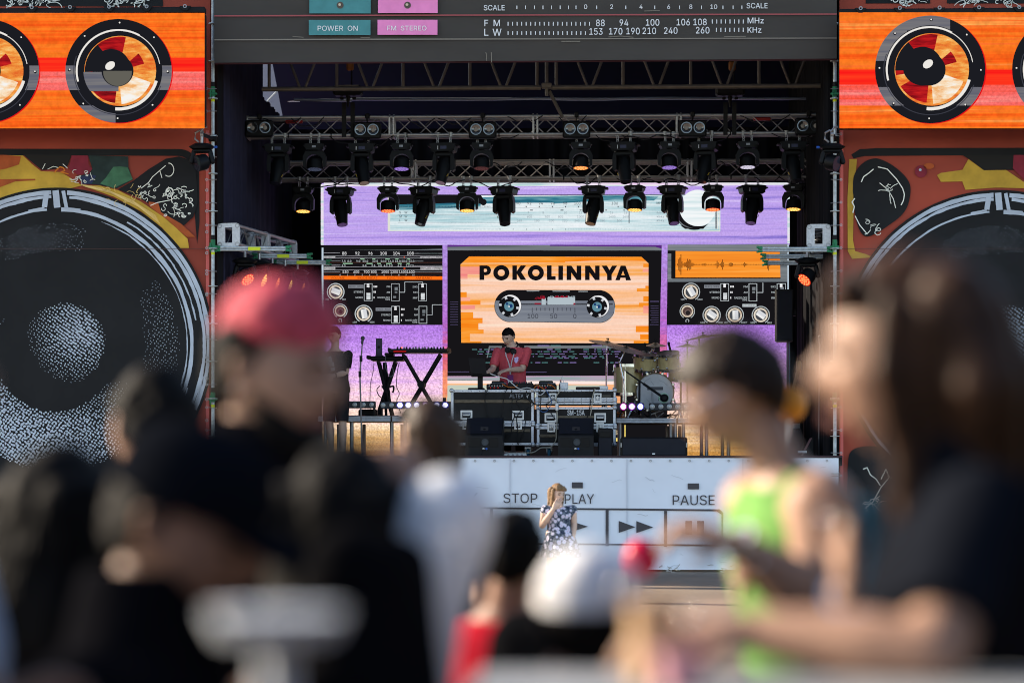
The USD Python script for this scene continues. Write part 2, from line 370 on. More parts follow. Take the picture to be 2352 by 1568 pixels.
o = solo('side_curtain', cat([drape(xl, Y0 + .25, xl, 33.2, ZS, 8.6, 9, .035), drape(xl + .02, 33.2, xl + .02, 34.9, ZS, 8.6, 6, .03), drape(xl + .02, 34.9, xl + .02, 38.2, ZS, ZGAP, 9, .03)]), CURT,
         'dark purple side curtain on the left of the stage opening', 'curtain', smooth=True)
solo('side_curtain', drape(xr, Y0 + .25, xr, 38.2, ZS, 8.6, 18, .035), CURB, 'black side curtain on the right of the stage opening', 'curtain', smooth=True)
solo('back_drape', drape(xl - 1, 38.2, xr + .4, 38.2, ZS, 6.8, 30, .02), CURB, 'black drape behind the big video wall', 'curtain', smooth=True)
solo('border_drape', drape(xl - .45, Y0 + .26, xl + .02, Y0 + .26, 0.2, 8.6, 2, .02), CURB, 'narrow black drape behind the left scaffold pole', 'curtain', smooth=True)
solo('border_drape', drape(xr - .02, Y0 + .26, xr + .45, Y0 + .26, 0.2, 8.6, 2, .02), CURB, 'narrow black drape behind the right scaffold pole', 'curtain', smooth=True)
b0, b1, f0, f1 = (W(655, 0, 38.1)[0], 38.1, 6.72), (xr + .3, 38.1, 6.72), (xl + .05, Y0 + .1, 8.35), (xr + .3, Y0 + .1, 8.35)
bl = (W(608, 0, 38.1)[0], 38.1, 8.4)
rf = thing('stage_roof', 'dark navy tarpaulin roof sheet over the stage', 'roof', ((xl + xr) / 2, 35, 6.7))
part(rf, 'back_sheet', trimesh.Trimesh([b0, b1, (b1[0], 38.1, 8.4), bl], [[0, 1, 2], [0, 2, 3]], process=False), NAVY)
part(rf, 'top_sheet', trimesh.Trimesh([(xl, Y0 + .1, 8.6), (xr + .3, Y0 + .1, 8.6), (xr + .3, 38.4, 8.45), (xl, 38.4, 8.45)], [[0, 1, 2], [0, 2, 3]], process=False), NAVY)
sheets(rf, 'light_gap_strip', ([kp(kB, [(640, 745), (735, 738), (735, 750), (655, 752)]), kp(kB, [(860, 738), (940, 728), (960, 738), (900, 745)])]), 37.2, M('pale_cloth', (.5, .52, .55), .7))
solo('pale_scrim', trimesh.Trimesh([W(560, 300, 42.5), W(700, 300, 42.5), W(700, 60, 42.5), W(560, 60, 42.5)], [[0, 1, 2], [0, 2, 3]], process=False), M('pale_cloth2', (.24, .24, .28), .7), 'pale grey scrim seen through the gap at the top left of the stage', 'scrim')
# lattice tower seen through the gap in the side
lt = thing('lattice_mast', 'grey lattice mast seen through the gap at the top left corner of the stage', 'mast', (W(630, 0, 41)[0], 41, 0))
for dx in (-.24, .24):
    part(lt, 'leg', tube(W(630, 180, 41) * [1, 1, 0] + [dx, 0, 0], W(630, 180, 41) * [1, 1, 0] + [dx, 0, 9.5], .03), GALV)
for k in range(18):
    a = W(630, 180, 41) * [1, 1, 0]
    s = 1 if k % 2 else -1
    part(lt, 'brace', tube(a + [-.24 * s, 0, .5 * k], a + [.24 * s, 0, .5 * k + .5], .014, 6), GALV)

# ------------------------------------------------------------------ printed header banner across the top
HB = M('header_cloth', pc(58, 59, 64, .62), 0.55, var=.10, vscale=1.5, bump=.35, bscale=2.2, stretch=(.5, 1, 1.6))
hx0, hx1, hz0, hz1, YH = W(492, 0, 31)[0], W(1922, 0, 31)[0], W(1205, 140, 31)[2], W(1205, -170, 31)[2], 31.0
hb = thing('header_banner', 'grey radio dial banner hung across the top of the stage', 'banner', ((hx0 + hx1) / 2, YH, hz0))
gx, gz = 120, 22
X, Z = np.meshgrid(np.linspace(hx0, hx1, gx), np.linspace(hz0, hz1, gz))
Yv = YH + .05 * (meshkit.fbm(np.stack([X * .9 + Z * .6, Z * .9, X * 0], -1), 4, 3) - .5) * np.clip((hz1 - Z) / 1.0, .3, 1)
i, j = np.meshgrid(np.arange(gz - 1), np.arange(gx - 1), indexing='ij')
q = np.stack([i * gx + j, i * gx + j + 1, (i + 1) * gx + j + 1, (i + 1) * gx + j], -1).reshape(-1, 4)
part(hb, 'cloth', (np.stack([X, Yv, Z], -1).reshape(-1, 3), q), HB, smooth=True)
part(hb, 'hem_rope', tube((hx0, YH + .03, hz0 - .005), (hx1, YH + .03, hz0 - .005), .012, 8), M('dark_red_rope', (.05, .015, .02), .7))
YB = YH - .04
PWHT, PTEAL, PPINK, PLINE, PSEAM = M('print_white', pc(205, 210, 214), .6), M('print_teal', pc(52, 106, 124), .6, var=.1), M('print_pink', pc(192, 108, 174), .6, var=.08), M('print_red_line', pc(118, 62, 74), .6), M('print_seam', pc(96, 98, 102), .6)
part(hb, 'red_line', sheet(kp(kD0, [(492, 35.5), (1922, 31.5), (1922, 34.5), (492, 38.5)]), YB), PLINE)
part(hb, 'seam_line', sheet(kp(kD0, [(492, 90.5), (1922, 87), (1922, 89), (492, 93.2)]), YB), PSEAM)
part(hb, 'teal_label', sheet(kr(kB, 803, -420, 1255, 100), YB), PTEAL); part(hb, 'teal_label', sheet(kr(kB, 800, 149, 1253, 260), YB), PTEAL)
part(hb, 'pink_label', sheet(kr(kB, 1308, -420, 1747, 98), YB), PPINK); part(hb, 'pink_label', sheet(kr(kB, 1305, 148, 1745, 258), YB), PPINK)
for x in (1030, 1525):
    part(hb, 'lamp_mark', sheet(kc(kB, x, 40, 25), YB - .003), M('print_dark_grey', pc(62, 60, 62), .6)); part(hb, 'lamp_highlight', sheet(kc(kB, x - 4, 36, 10), YB - .006), M('print_grey', pc(150, 148, 146), .6))
def hl(s, k, cx, cy, h, **a): part(hb, 'lettering', letters(k, s, cx, cy, h, YB - .003, **a), PWHT)
hl('POWER  ON', kB, 1012, 210, 36, width=294); hl('FM  STEREO', kB, 1520, 209, 34, width=288)
hl('SCALE', kC, 91, 51, 33, width=134); hl('SCALE', kC, 1771, 38, 33, width=134)
for s, x in (('0', 675), ('2', 841), ('4', 1029), ('6', 1206), ('8', 1347), ('10', 1494)): hl(s, kC, x, 45, 28)
hl('F', kC, 40, 149, 40); hl('M', kC, 107, 149, 40); hl('L', kC, 40, 208, 44); hl('W', kC, 109, 208, 44)
for s, x in (('88', 769), ('94', 920), ('100', 1103), ('106', 1299), ('108', 1406)): hl(s, kC, x, 148 - (x - 769) * .009, 41, wfac=.86)
for s, x in (('153', 741), ('170', 867), ('190', 978), ('210', 1082), ('240', 1219), ('260', 1423)): hl(s, kC, x, 203 - (x - 741) * .012, 41, wfac=.86)
hl('MHz', kC, 1762, 133, 36, width=103); hl('KHz', kC, 1754, 193, 36, width=88)
tk = [kr(kC, x, 38, x + 5, 60) for x in (233, 288, 345, 400, 454, 510, 563, 611, 743, 929, 1114, 1273, 1413, 1550, 1615, 1671)]
tk += [kr(kC, x, 142, x + 5, 166) for x in np.linspace(177, 697, 19)] + [kr(kC, x, 201, x + 5, 225) for x in np.linspace(177, 671, 18)]
tk += [kr(kC, x, 126, x + 5, 152) for x in np.linspace(1482, 1680, 8)] + [kr(kC, x, 180, x + 5, 206) for x in np.linspace(1508, 1680, 7)]
part(hb, 'scale_ticks', sheet(tk, YB - .003), PWHT, kind='stuff')
sheets(hb, 'creased_mark', ([kl(kC, [(36, 336), (42, 350), (42, 390)], 4), kl(kC, [(72, 336), (74, 400)], 5)]), YB - .003, M('print_dim_white', pc(92, 94, 97), .6))
sheets(hb, 'scuff', ([kl(kC, [(820, 238), (900, 232), (980, 240)], 4), kl(kC, [(1560, 236), (1700, 234)], 5), kl(kC, [(520, 266), (640, 266)], 5), kl(kC, [(1050, 72), (1150, 69)], 4), kl(kB, [(680, 270), (760, 276)], 4), kl(kB, [(1180, 276), (1250, 278)], 4)]), YB - .003, M('print_dim_white', None))

# ------------------------------------------------------------------ printed side walls with loudspeaker artwork
PRED = usdkit.material(stage, '/World/Looks/print_brick_red', {
    'g': ('geometry', {}), 'n': ('noise_texture', {'scale': .7, 'detail': 4.0}), 'r': ('rgb_ramp', {'ramp': [(.3, pc(92, 40, 34)), (.7, pc(124, 54, 44))]}), 'p': ('principled_bsdf', {'roughness': .7, 'specular_ior_level': .3}),
    'w': ('noise_texture', {'scale': 1.6, 'detail': 2.0}), 'b': ('bump', {'strength': .35, 'distance': .06})},
    [('g.position', 'n.vector'), ('n.fac', 'r.fac'), ('r.color', 'p.base_color'), ('g.position', 'w.vector'), ('w.fac', 'b.height'), ('b.normal', 'p.normal')], surface='p.BSDF')
PBLK = M('print_black', pc(22, 25, 31), .75, spec=.12, var=.22, vscale=.8, bump=.25, bscale=1.1); PBLK2 = M('print_charcoal', pc(28, 30, 34), .8, spec=.08); PDOT = M('print_pale_blue', pc(132, 150, 182), .65, var=.12, vscale=3)
POLV = M('print_olive', pc(140, 120, 48), .65, var=.25, vscale=2.5); PMAR = M('print_maroon', pc(92, 28, 46), .65, var=.2); PGRN = M('print_green', pc(44, 82, 68), .65, var=.35, vscale=5); PDGR = M('print_dark_teal', pc(24, 38, 42), .65, var=.3); PRUS = M('print_rust', pc(122, 62, 34), .65, var=.3, vscale=4); PBLU = M('print_deep_blue', pc(30, 40, 74), .65, var=.3)
PXM = M('print_pink_edge', pc(150, 78, 84), .65)
def arc(cx, cy, r, a0, a1, n=60):
    t = np.radians(np.linspace(a0, a1, n)); return [(cx + r * math.cos(a), cy + r * math.sin(a)) for a in t]
def band(cx, cy, r0, r1, a0, a1, wob=0.0, seed=0):
    n = 90; t = np.radians(np.linspace(a0, a1, n)); rg = np.random.default_rng(seed)
    ws = [np.convolve(rg.normal(0, wob, n + 8), np.ones(5) / 5, 'same')[4:-4] if wob else np.zeros(n) for _ in range(2)]
    o = [(cx + (r1 + d) * math.cos(a), cy + (r1 + d) * math.sin(a)) for a, d in zip(t, ws[0])]
    i = [(cx + (r0 + d) * math.cos(a), cy + (r0 + d) * math.sin(a)) for a, d in zip(t, ws[1])]
    return Polygon([kP(*p) for p in o + i[::-1]]).buffer(0)
def blot(x, y, rx, ry, ang, rg, n=7):
    t = np.linspace(0, 2 * np.pi, n, endpoint=False); r = rg.uniform(.75, 1.2, n); c, s = math.cos(ang), math.sin(ang)
    return Polygon([kP(x + (rx * a * math.cos(q)) * c - (ry * a * math.sin(q)) * s, y + (rx * a * math.cos(q)) * s + (ry * a * math.sin(q)) * c) for a, q in zip(r, t)]).buffer(0)
def woofer(o, cx, cy, Y, seed, clip):
    """printed loudspeaker: pixel coordinates of its centre; o is the wall, clip a polygon in picture units"""
    lay = lambda name, sh, k, m, **kw: sheets(o, name, sh, Y - .004 * k, m, clip)
    lay('woofer_disc', kc(kP, cx, cy, 393, n=120), 6, PBLK)
    lay('woofer_rim', [band(cx, cy, 376, 386, 183, 268, 1, seed), band(cx, cy, 366, 374, 183, 268, 1.4, seed + 1), band(cx, cy, 376, 386, 274, 385, 1, seed + 2), band(cx, cy, 366, 374, 275, 392, 1.6, seed + 3), band(cx, cy, 352, 356, 300, 350, 1.2, seed + 13),
                       band(cx, cy, 336, 341, 185, 266, .8, seed + 4), band(cx, cy, 334, 343, 272, 398, 1.4, seed + 5), band(cx, cy, 326, 329, 290, 395, 1.4, seed + 6), band(cx, cy, 376, 383, 120, 176, 1.5, seed + 7), band(cx, cy, 340, 346, 122, 172, 1.5, seed + 8), band(cx, cy, 364, 367, 118, 150, 1.5, seed + 9),
                       band(cx, cy, 344, 347, 18, 45, 1, seed + 10), band(cx, cy, 374, 377, 12, 40, 1, seed + 11)], 7, PDOT)
    lay('woofer_bracket', [kl(kP, [(cx - 24, cy - 384), (cx - 30, cy - 344)], 13), kl(kP, [(cx - 2, cy - 386), (cx + 2, cy - 343)], 16), kl(kP, [(cx + 17, cy - 385), (cx + 25, cy - 343)], 9), kl(kP, [(cx + 22, cy - 342), (cx + 60, cy - 338)], 4), kl(kP, [(cx - 30, cy - 343), (cx - 70, cy - 335)], 4)], 8, PDOT)
    rg = np.random.default_rng(seed); dots = []
    def add(x, y, a, v):
        if v < .02 or v < rg.uniform(-.12, .16): return
        r = 3.5 * min(v, 1.0) ** .5
        dots.append(blot(x, y, r * rg.uniform(.9, 1.5), r * rg.uniform(.7, 1.0), a, rg))
    st_, ca, sa = 7.6, math.cos(.62), math.sin(.62)
    for i in range(-64, 65):
        for j in range(-64, 65):
            x, y = cx + st_ * (i * ca - j * sa) + rg.normal(0, .9), cy + st_ * (i * sa + j * ca) + rg.normal(0, .9)
            r = math.hypot(x - cx, y - cy); rc = math.hypot(x - cx - 18, y - cy + 2)
            v = 0
            if rc < 106:                                            # dust cap, brightest at its upper right
                v = max(0, 1.0 - math.hypot(x - cx - 58, y - cy + 32) / 150) ** 1.4 * min(1, (108 - rc) / 14) * 1.1
            elif r < 318 and math.hypot(x - cx + 5, y - cy - 18) > 148:
                ang = math.atan2(y - cy, x - cx)
                low = max(0, math.cos(ang - math.radians(112))) ** 1.3
                v = low * min(1, (r - 130) / 70) * .95
                rt = max(0, math.cos(ang - math.radians(-2))) ** 5 * .13 * max(0, min(1, (r - 190) / 60)); v = max(v, rt)
                top = max(0, math.cos(ang - math.radians(-98))) ** 6 * .10 * max(0, min(1, (r - 215) / 30)); v = max(v, top)
                lf = max(0, math.cos(ang - math.radians(188))) ** 8 * .10; v = max(v, lf)
                v *= min(1, (318 - r) / 20)
            if v > .06: add(x, y, .62 if rc < 106 else rg.uniform(0, 3.1), v)
    lay('halftone_dots', dots, 8, PDOT, kind='stuff')
def squig(k, x0, y0, x1, y1, n, wd, seed):
    rg = np.random.default_rng(seed); out = []
    for _ in range(n):
        x, y, a, cv = rg.uniform(x0, x1), rg.uniform(y0, y1), rg.uniform(0, 6.28), rg.normal(0, .5)
        pts = []
        for _ in range(rg.integers(5, 12)):
            pts.append((x, y)); a += cv + rg.normal(0, .2); x += 11 * math.cos(a); y += 9 * math.sin(a)
        out.append(kl(k, pts, wd * rg.uniform(.6, 1.2)))
    return out

def side_wall(name, label, x0, x1, zt):
    o = thing(name, label, 'wall', ((x0 + x1) / 2, Y0 + .1, 0))
    part(o, 'printed_sheet', bx(x0, x1, Y0 + .1, Y0 + .13, 0, zt), PRED)
    for x in np.linspace(x0 + .1, x1 - .1, 5): part(o, 'scaffold_post', tube((x, Y0 + .2, 0), (x, Y0 + .2, zt), .024, 8), GALV)
    return o
YW = Y0 + .098
lw = side_wall('printed_side_wall', 'brick red boombox print wall on the left of the stage', W(-560, 0, Y0)[0], W(480, 0, Y0)[0], 10.2)
clipL = sbox(-560, 100, 480.5, 1320)
def lp(name, sh, k, m): sheets(lw, name, sh, YW - .004 * k, m, clipL)
frame_o = Polygon([kY(*p) for p in [(-2400, 130), (1880, 138)] + [(1880 + 210 * math.sin(a), 348 - 210 * math.cos(a)) for a in np.linspace(0, 1.57, 12)] + [(2095, 900), (2070, 1140), (2045, 830), (2040, 420)] + [(1860 + 180 * math.sin(a), 390 - 180 * math.cos(a)) for a in np.linspace(1.57, 0, 12)] + [(-2400, 192)]]).buffer(0)
lp('frame_outline', frame_o, 1, PBLK)
lp('edge_strip', kr(kD0, 473, 300, 480, 1310), 1, PXM)
lp('paint_patch', kp(kY, [(-400, 330), (0, 200), (240, 205), (330, 290), (430, 370), (640, 380), (740, 440), (860, 520), (700, 560), (300, 600), (0, 650), (-400, 760)]), 2, POLV)
lp('paint_patch', kp(kY, [(-400, 200), (60, 200), (220, 215), (200, 300), (60, 345), (-400, 420)]), 3, PRUS)
lp('paint_patch', kp(kY, [(-60, 455), (370, 450), (370, 466), (160, 478), (-60, 560)]), 3, PRUS)
lp('paint_patch', kp(kY, [(240, 192), (750, 200), (720, 290), (700, 330), (560, 350), (440, 360), (330, 270)]), 3, PBLK2)
lp('paint_patch', kp(kY, [(752, 205), (925, 205), (930, 300), (970, 345), (930, 400), (820, 410), (722, 345)]), 4, PMAR)
lp('paint_patch', kp(kY, [(925, 205), (1345, 215), (1350, 330), (1395, 460), (1230, 550), (1040, 515), (870, 500), (800, 420), (930, 400), (970, 345)]), 3, PDGR)
lp('paint_patch', kp(kY, [(1050, 500), (1110, 440), (1190, 325), (1260, 320), (1340, 330), (1395, 455), (1240, 525), (1195, 550)]), 4, PGRN)
lp('paint_patch', kp(kY, [(830, 430), (940, 400), (1010, 420), (960, 505), (870, 505)]), 4, PBLU)
lp('paint_patch', kp(kY, [(1400, 470), (1560, 350), (1740, 240), (1880, 215), (1990, 250), (2060, 380), (2075, 700), (2030, 850), (1930, 940), (1800, 880), (1640, 760), (1480, 660), (1240, 560)]), 4, PBLK)
lp('paint_patch', kp(kY, [(860, 520), (1040, 520), (1240, 570), (1480, 690), (1760, 880), (1970, 1080), (1985, 1176), (1880, 1176), (1700, 960), (1480, 790), (1200, 640), (1000, 570)]), 5, POLV)
lp('paint_patch', kp(kY, [(1560, 690), (1660, 700), (1690, 800), (1900, 920), (2050, 1060), (1960, 1060), (1740, 870), (1570, 740)]), 5, PRUS)
woofer(lw, 141, 862, YW, 11, clipL)
WS = squig(kY, 1720, 530, 2000, 860, 44, 8, 4) + squig(kY, 1430, 480, 1640, 680, 14, 7, 5) + squig(kY, 700, 380, 980, 480, 14, 7, 6)
WS += [kl(kY, [(1770 + 55 * math.cos(a), 355 + 70 * math.sin(a)) for a in np.linspace(-1.6, 2.2, 14)], 8), kl(kY, [(1740, 310), (1600, 430), (1560, 490), (1480, 550)], 8), kl(kY, [(1680, 370), (1700, 440)], 8), kl(kY, [(1780 + 38 * math.cos(a), 590 + 45 * math.sin(a)) for a in np.linspace(0, 6.3, 18)], 13), kl(kY, [(1860, 620), (1800, 670), (1650, 700), (1580, 730)], 8), kl(kY, [(445, 350), (475, 290)], 6), kl(kY, [(500, 350), (560, 320), (620, 335)], 6), kl(kY, [(660, 295), (710, 340)], 6)]
lp('brush_lines', WS, 9, M('print_white_dim', pc(178, 186, 200), .65))
OS = squig(kY, 1080, 540, 1500, 760, 16, 5, 9); lp('gold_brush_lines', [kl(kY, [(860 + 12 * i, 515 + 6 * i), (1100 + 20 * i, 560 + 12 * i), (1400 + 16 * i, 690 + 16 * i), (1650 + 10 * i, 860 + 20 * i)], 5) for i in range(-1, 4)] + OS, 9, M('print_cream', pc(176, 160, 112), .65))
lp('orange_squiggle', [kl(kY, [(570, 385), (600, 350), (630, 325), (665, 335), (680, 365), (640, 380), (720, 400)], 12)], 9, M('print_orange', pc(150, 92, 30), .65))
lp('sheet_seam', [kr(kD0, -300, 571.0, 480, 572.0)], 10, M('print_seam_dark', pc(58, 44, 46), .65))
[part(lw, 'eyelet', lathe([(.012, -.004), (.02, -.004), (.02, .004), (.012, .004), (.012, -.004)], 10, (0, 1, 0), W(475, 485 + 48 * k, YW - .03)), ALU) for k in range(-3, 15)]

rw = side_wall('printed_side_wall', 'brick red boombox print wall on the right of the stage', W(1930, 0, Y0)[0], W(2960, 0, Y0)[0], 10.2)
clipR = sbox(1930, 100, 2960, 1320)
def rp(name, sh, k, m): sheets(rw, name, sh, YW - .004 * k, m, clipR)
rp('edge_strip', kr(kD0, 1930, 300, 1937, 1310), 1, PXM)
rp('frame_outline', kp(kD, [(335, 1010), (390, 975), (500, 968), (3000, 962), (3000, 1012), (1060, 1015), (420, 1020), (350, 1036)]), 1, PBLK)
rp('paint_patch', kp(kD, [(322, 1040), (372, 1040), (362, 1150), (350, 1350), (346, 1568), (360, 1640), (430, 1660), (480, 1680), (340, 1690), (312, 1640), (310, 1300)]), 2, POLV)
rp('paint_patch', kp(kD, [(895, 1145), (920, 1130), (1060, 1110), (1100, 1040), (1200, 1112), (1330, 1100), (1463, 1190), (1463, 1230), (1280, 1225), (1080, 1240), (1060, 1185), (920, 1188)]), 2, POLV)
rp('paint_patch', kp(kD, [(1060, 1013), (1800, 1013), (1800, 1100), (1400, 1110), (1200, 1112), (1120, 1050)]), 3, PBLK2)
rp('paint_patch', kp(kD, [(1395, 1013), (1600, 1013), (1600, 1160), (1460, 1170), (1390, 1100)]), 4, PMAR)
rp('paint_patch', kp(kD, [(1600, 1013), (2000, 1013), (2000, 1260), (1700, 1240), (1600, 1160)]), 4, PDGR)
rp('paint_patch', Polygon([kD(*p) for p in curve([(345, 1250), (352, 1150), (400, 1075), (480, 1035), (560, 1055), (650, 1115), (712, 1190), (720, 1270), (690, 1370), (610, 1450), (440, 1545), (370, 1450), (345, 1250)], 6)]).buffer(0), 3, PBLK)
rp('brush_lines', [kl(kD, [(508, 1090), (570, 1105), (630, 1170), (670, 1230), (682, 1270), (675, 1310), (660, 1340)], 7), kl(kD, [(520, 1195), (575, 1240), (610, 1300), (625, 1360)], 5), kl(kD, [(400, 1190), (415, 1155), (450, 1130), (480, 1105)], 7), kl(kD, [(345, 1390), (355, 1350), (340, 1320), (358, 1295)], 7), kl(kD, [(360, 1410), (390, 1470), (440, 1530)], 6)] + squig(kD, 450, 1430, 520, 1530, 8, 5, 3) + squig(kD, 560, 1190, 640, 1260, 6, 4, 8), 9, M('print_white_dim', None))
rp('printed_knob', kc(kD, 790, 1120, 40), 3, PMAR); rp('printed_knob_highlight', kc(kD, 785, 1110, 9), 4, PDOT); rp('paint_patch', kc(kD, 842, 1085, 34, 20), 3, PRUS)
woofer(rw, 2497, 868, YW, 31, clipR)
rp('paint_patch', Polygon([kX(*p) for p in curve([(95, 1500), (110, 1400), (180, 1362), (300, 1366), (380, 1420), (400, 1560), (420, 1750), (120, 1750), (95, 1500)], 6)]).buffer(0), 3, PBLK)
rp('brush_lines', [kl(kX, [(190, 1500), (215, 1490), (235, 1535), (270, 1560), (295, 1600)], 6), kl(kX, [(300, 1560), (330, 1500), (350, 1550), (300, 1610), (250, 1700), (200, 1740)], 7), kl(kX, [(340, 1540), (390, 1570)], 6)] + squig(kX, 180, 1640, 300, 1740, 10, 5, 12), 9, M('print_white_dim', None))
rp('sheet_seam', [kr(kD0, 1930, 571.0, 2960, 572.0)], 10, M('print_seam_dark', None))

# ------------------------------------------------------------------ LED screens on the side walls with loudspeaker pictures
OR = LEDS('led_orange', [(.30, (246, 84, 22)), (.42, (255, 104, 28)), (.52, (255, 128, 36)), (.60, (255, 112, 44)), (.68, (255, 170, 80)), (.76, (255, 196, 120))], .18, 17, 1.0, grain=.16, gscale=11)
PKB = LEDS('led_pink_band', [(.35, (255, 84, 60)), (.55, (255, 112, 108)), (.7, (255, 150, 140))], .3, 16, 1.0, grain=.22, gscale=26)
RDB = LEDS('led_red_band', [(.35, (250, 24, 24)), (.65, (255, 60, 30))], .3, 20)
LK = LED('led_black', (27, 28, 34)); LG = LEDS('led_grey', [(.35, (96, 98, 112)), (.65, (124, 122, 124))], .6, 24); LW_ = LED('led_white', (236, 232, 226)); LRD = LED('led_red', (232, 18, 24))
LDR = LEDS('led_dark_red', [(.35, (104, 14, 22)), (.5, (168, 20, 28)), (.68, (206, 36, 34))], 3, 22); LYO = LEDS('led_yellow_orange', [(.3, (226, 84, 34)), (.5, (244, 150, 62)), (.65, (252, 196, 110)), (.75, (250, 230, 190))], 4, 16, grain=.1); LWH = LEDS('led_warm_white', [(.35, (240, 176, 110)), (.5, (250, 224, 190)), (.65, (246, 244, 240))], 5, 14)
def led_speaker(o, k, cx, cy, r, Y, clip, gray, mirror=False):
    def L(name, sh, n, m):
        sheets(o, name, sh, Y - .003 * n, m, clip)
    ry = r * .975
    D = lambda f, dx=0, dy=0: kc(k, cx + dx * r, cy + dy * r, r * f, ry * f, 72)
    R = lambda f0, f1, a0, a1: Polygon([k(cx + r * f1 * math.cos(a), cy + ry * f1 * math.sin(a)) for a in np.radians(np.linspace(a0, a1, 40))] + [k(cx + r * f0 * math.cos(a), cy + ry * f0 * math.sin(a)) for a in np.radians(np.linspace(a1, a0, 40))]).buffer(0)
    S = lambda f, a0, a1: Polygon([k(cx, cy)] + [k(cx + r * f * math.cos(a), cy + ry * f * math.sin(a)) for a in np.radians(np.linspace(a0, a1, 24))]).buffer(0)
    B = lambda y0, y1, x0=-9, x1=9: kr(k, cx + x0 * r, cy + y0 * r, cx + x1 * r, cy + y1 * r)
    L('speaker_red_edge', D(1.0, .022, .012), 1, LRD); L('speaker_rim', D(1.0), 2, LK)
    ring = D(1.0).difference(D(.82))
    L('speaker_grey_band', [ring.intersection(g) for g in gray], 3, LG)
    L('speaker_groove', [R(.835, .85, 20, 200)], 4, LED('led_dim_grey', (60, 62, 72)))
    L('speaker_ring_light', [R(.77, .805, 165, 300), R(.775, .79, 300, 350), R(.70, .76, 15, 95)], 4, LW_)
    L('speaker_cone', D(.675, .03), 5, LYO)
    L('cone_dark_red', [S(.66, 170, 282).intersection(D(.66, .03)), S(.62, 96, 150), S(.5, 318, 344)], 6, LDR)
    L('cone_black', [S(.655, 178, 232).intersection(D(.655, .02)), D(.36, -.14, -.06)], 7, LK)
    L('cone_highlight', [S(.64, 20, 85).intersection(D(.64, .03))], 6, LWH)
    if not mirror: L('cone_grey', [D(.66, .0).intersection(B(.02, .38, -9, 0.0)).difference(D(.3))], 8, LG)
    L('dust_cap', D(.30, -.02, .0), 9, LK)
    if not mirror: L('dust_cap_grey', D(.27, -.02, .02).intersection(B(.0, .4)), 10, LED('led_olive_grey', (98, 96, 88)))
    L('dust_cap_highlight', affinity.rotate(kc(k, cx - (.16 if not mirror else .04) * r, cy - .1 * r, .1 * r, .07 * r), -35), 11, LW_)
    L('speaker_bolt', [kc(k, cx + .925 * r * math.cos(a), cy + .925 * ry * math.sin(a), .028 * r) for a in np.arange(8) * math.pi / 4 + .02], 10, LK)
    L('bolt_highlight', [kc(k, cx + .92 * r * math.cos(a), cy + .92 * ry * math.sin(a) - .01 * r, .015 * r) for a in np.arange(8) * math.pi / 4 + .02], 11, LW_)
def side_screen(label, x0, x1, y0, y1, k, bumper_xs, bands):
    YS = 30.62
    a, b = W(x0, y1, YS), W(x1, y0, YS)
    o = thing('side_screen', label, 'led screen', ((a[0] + b[0]) / 2, YS, a[2]))
    part(o, 'cabinet', cb(a[0], b[0], YS + .012, YS + .16, a[2], b[2], .01), BLK)
    part(o, 'picture', sheet(sbox(x0, y0, x1, y1), YS), OR)
    for nm, q0, q1, m in bands: part(o, nm, sheet(sbox(x0, q0, x1, q1), YS - .001 - .001 * (m is RDB)), m)
    part(o, 'top_bar', cb(a[0], b[0], YS + .01, YS + .14, b[2] + .004, b[2] + .085, .012), BLKM)
    for x in bumper_xs:
        c = W(*k(x, 60), YS + .0)
        pl = Polygon([(c[0] - .075, b[2] + .09), (c[0] + .075, b[2] + .09), (c[0] + .025, b[2] + .03), (c[0] - .025, b[2] + .03)])
        part(o, 'hook_plate', prism(pl, YS - .012, YS + .008), BLKM)
        part(o, 'lifting_ring', lathe([(.014, -.005), (.024, -.005), (.024, .005), (.014, .005), (.014, -.005)], 14, (0, 1, 0), (c[0], YS - .02, b[2] + .085)), ALU)
    return o, YS
o, YS = side_screen('orange LED screen with loudspeaker picture above the left printed wall', -620, 470, 30.5, 295, kA, (-40, 210, 460, 715, 960, 1210), [('red_band', kA(0, 378)[1], kA(0, 470)[1], RDB), ('pink_band', kA(0, 470)[1], kA(0, 592)[1], PKB)])
for cx in (775, -92): led_speaker(o, kA, cx, 465, 348, YS - .004, sbox(-620, 30.5, 470, 295), [kr(kA, cx - 400, 430, cx + 400, 590), kr(kA, cx - 400, 690, cx - 20, 830)])
o, YS = side_screen('orange LED screen with loudspeaker picture above the right printed wall', 1928, 2900, 29, 295, kD, (395, 650, 910, 1168, 1430), [('red_band', kD(0, 455)[1], kD(0, 555)[1], RDB), ('pink_band', kD(0, 555)[1], kD(0, 690)[1], PKB)])
led_speaker(o, kD, 850, 455, 360, YS - .004, sbox(1928, 29, 2900, 295), [kr(kD, 440, 80, 980, 200), kr(kD, 440, 200, 700, 400), kr(kD, 440, 570, 1300, 690)], True)
led_speaker(o, kD, 1745, 455, 360, YS - .004, sbox(1928, 29, 2900, 295), [kr(kD, 1300, 570, 2200, 690)], True)
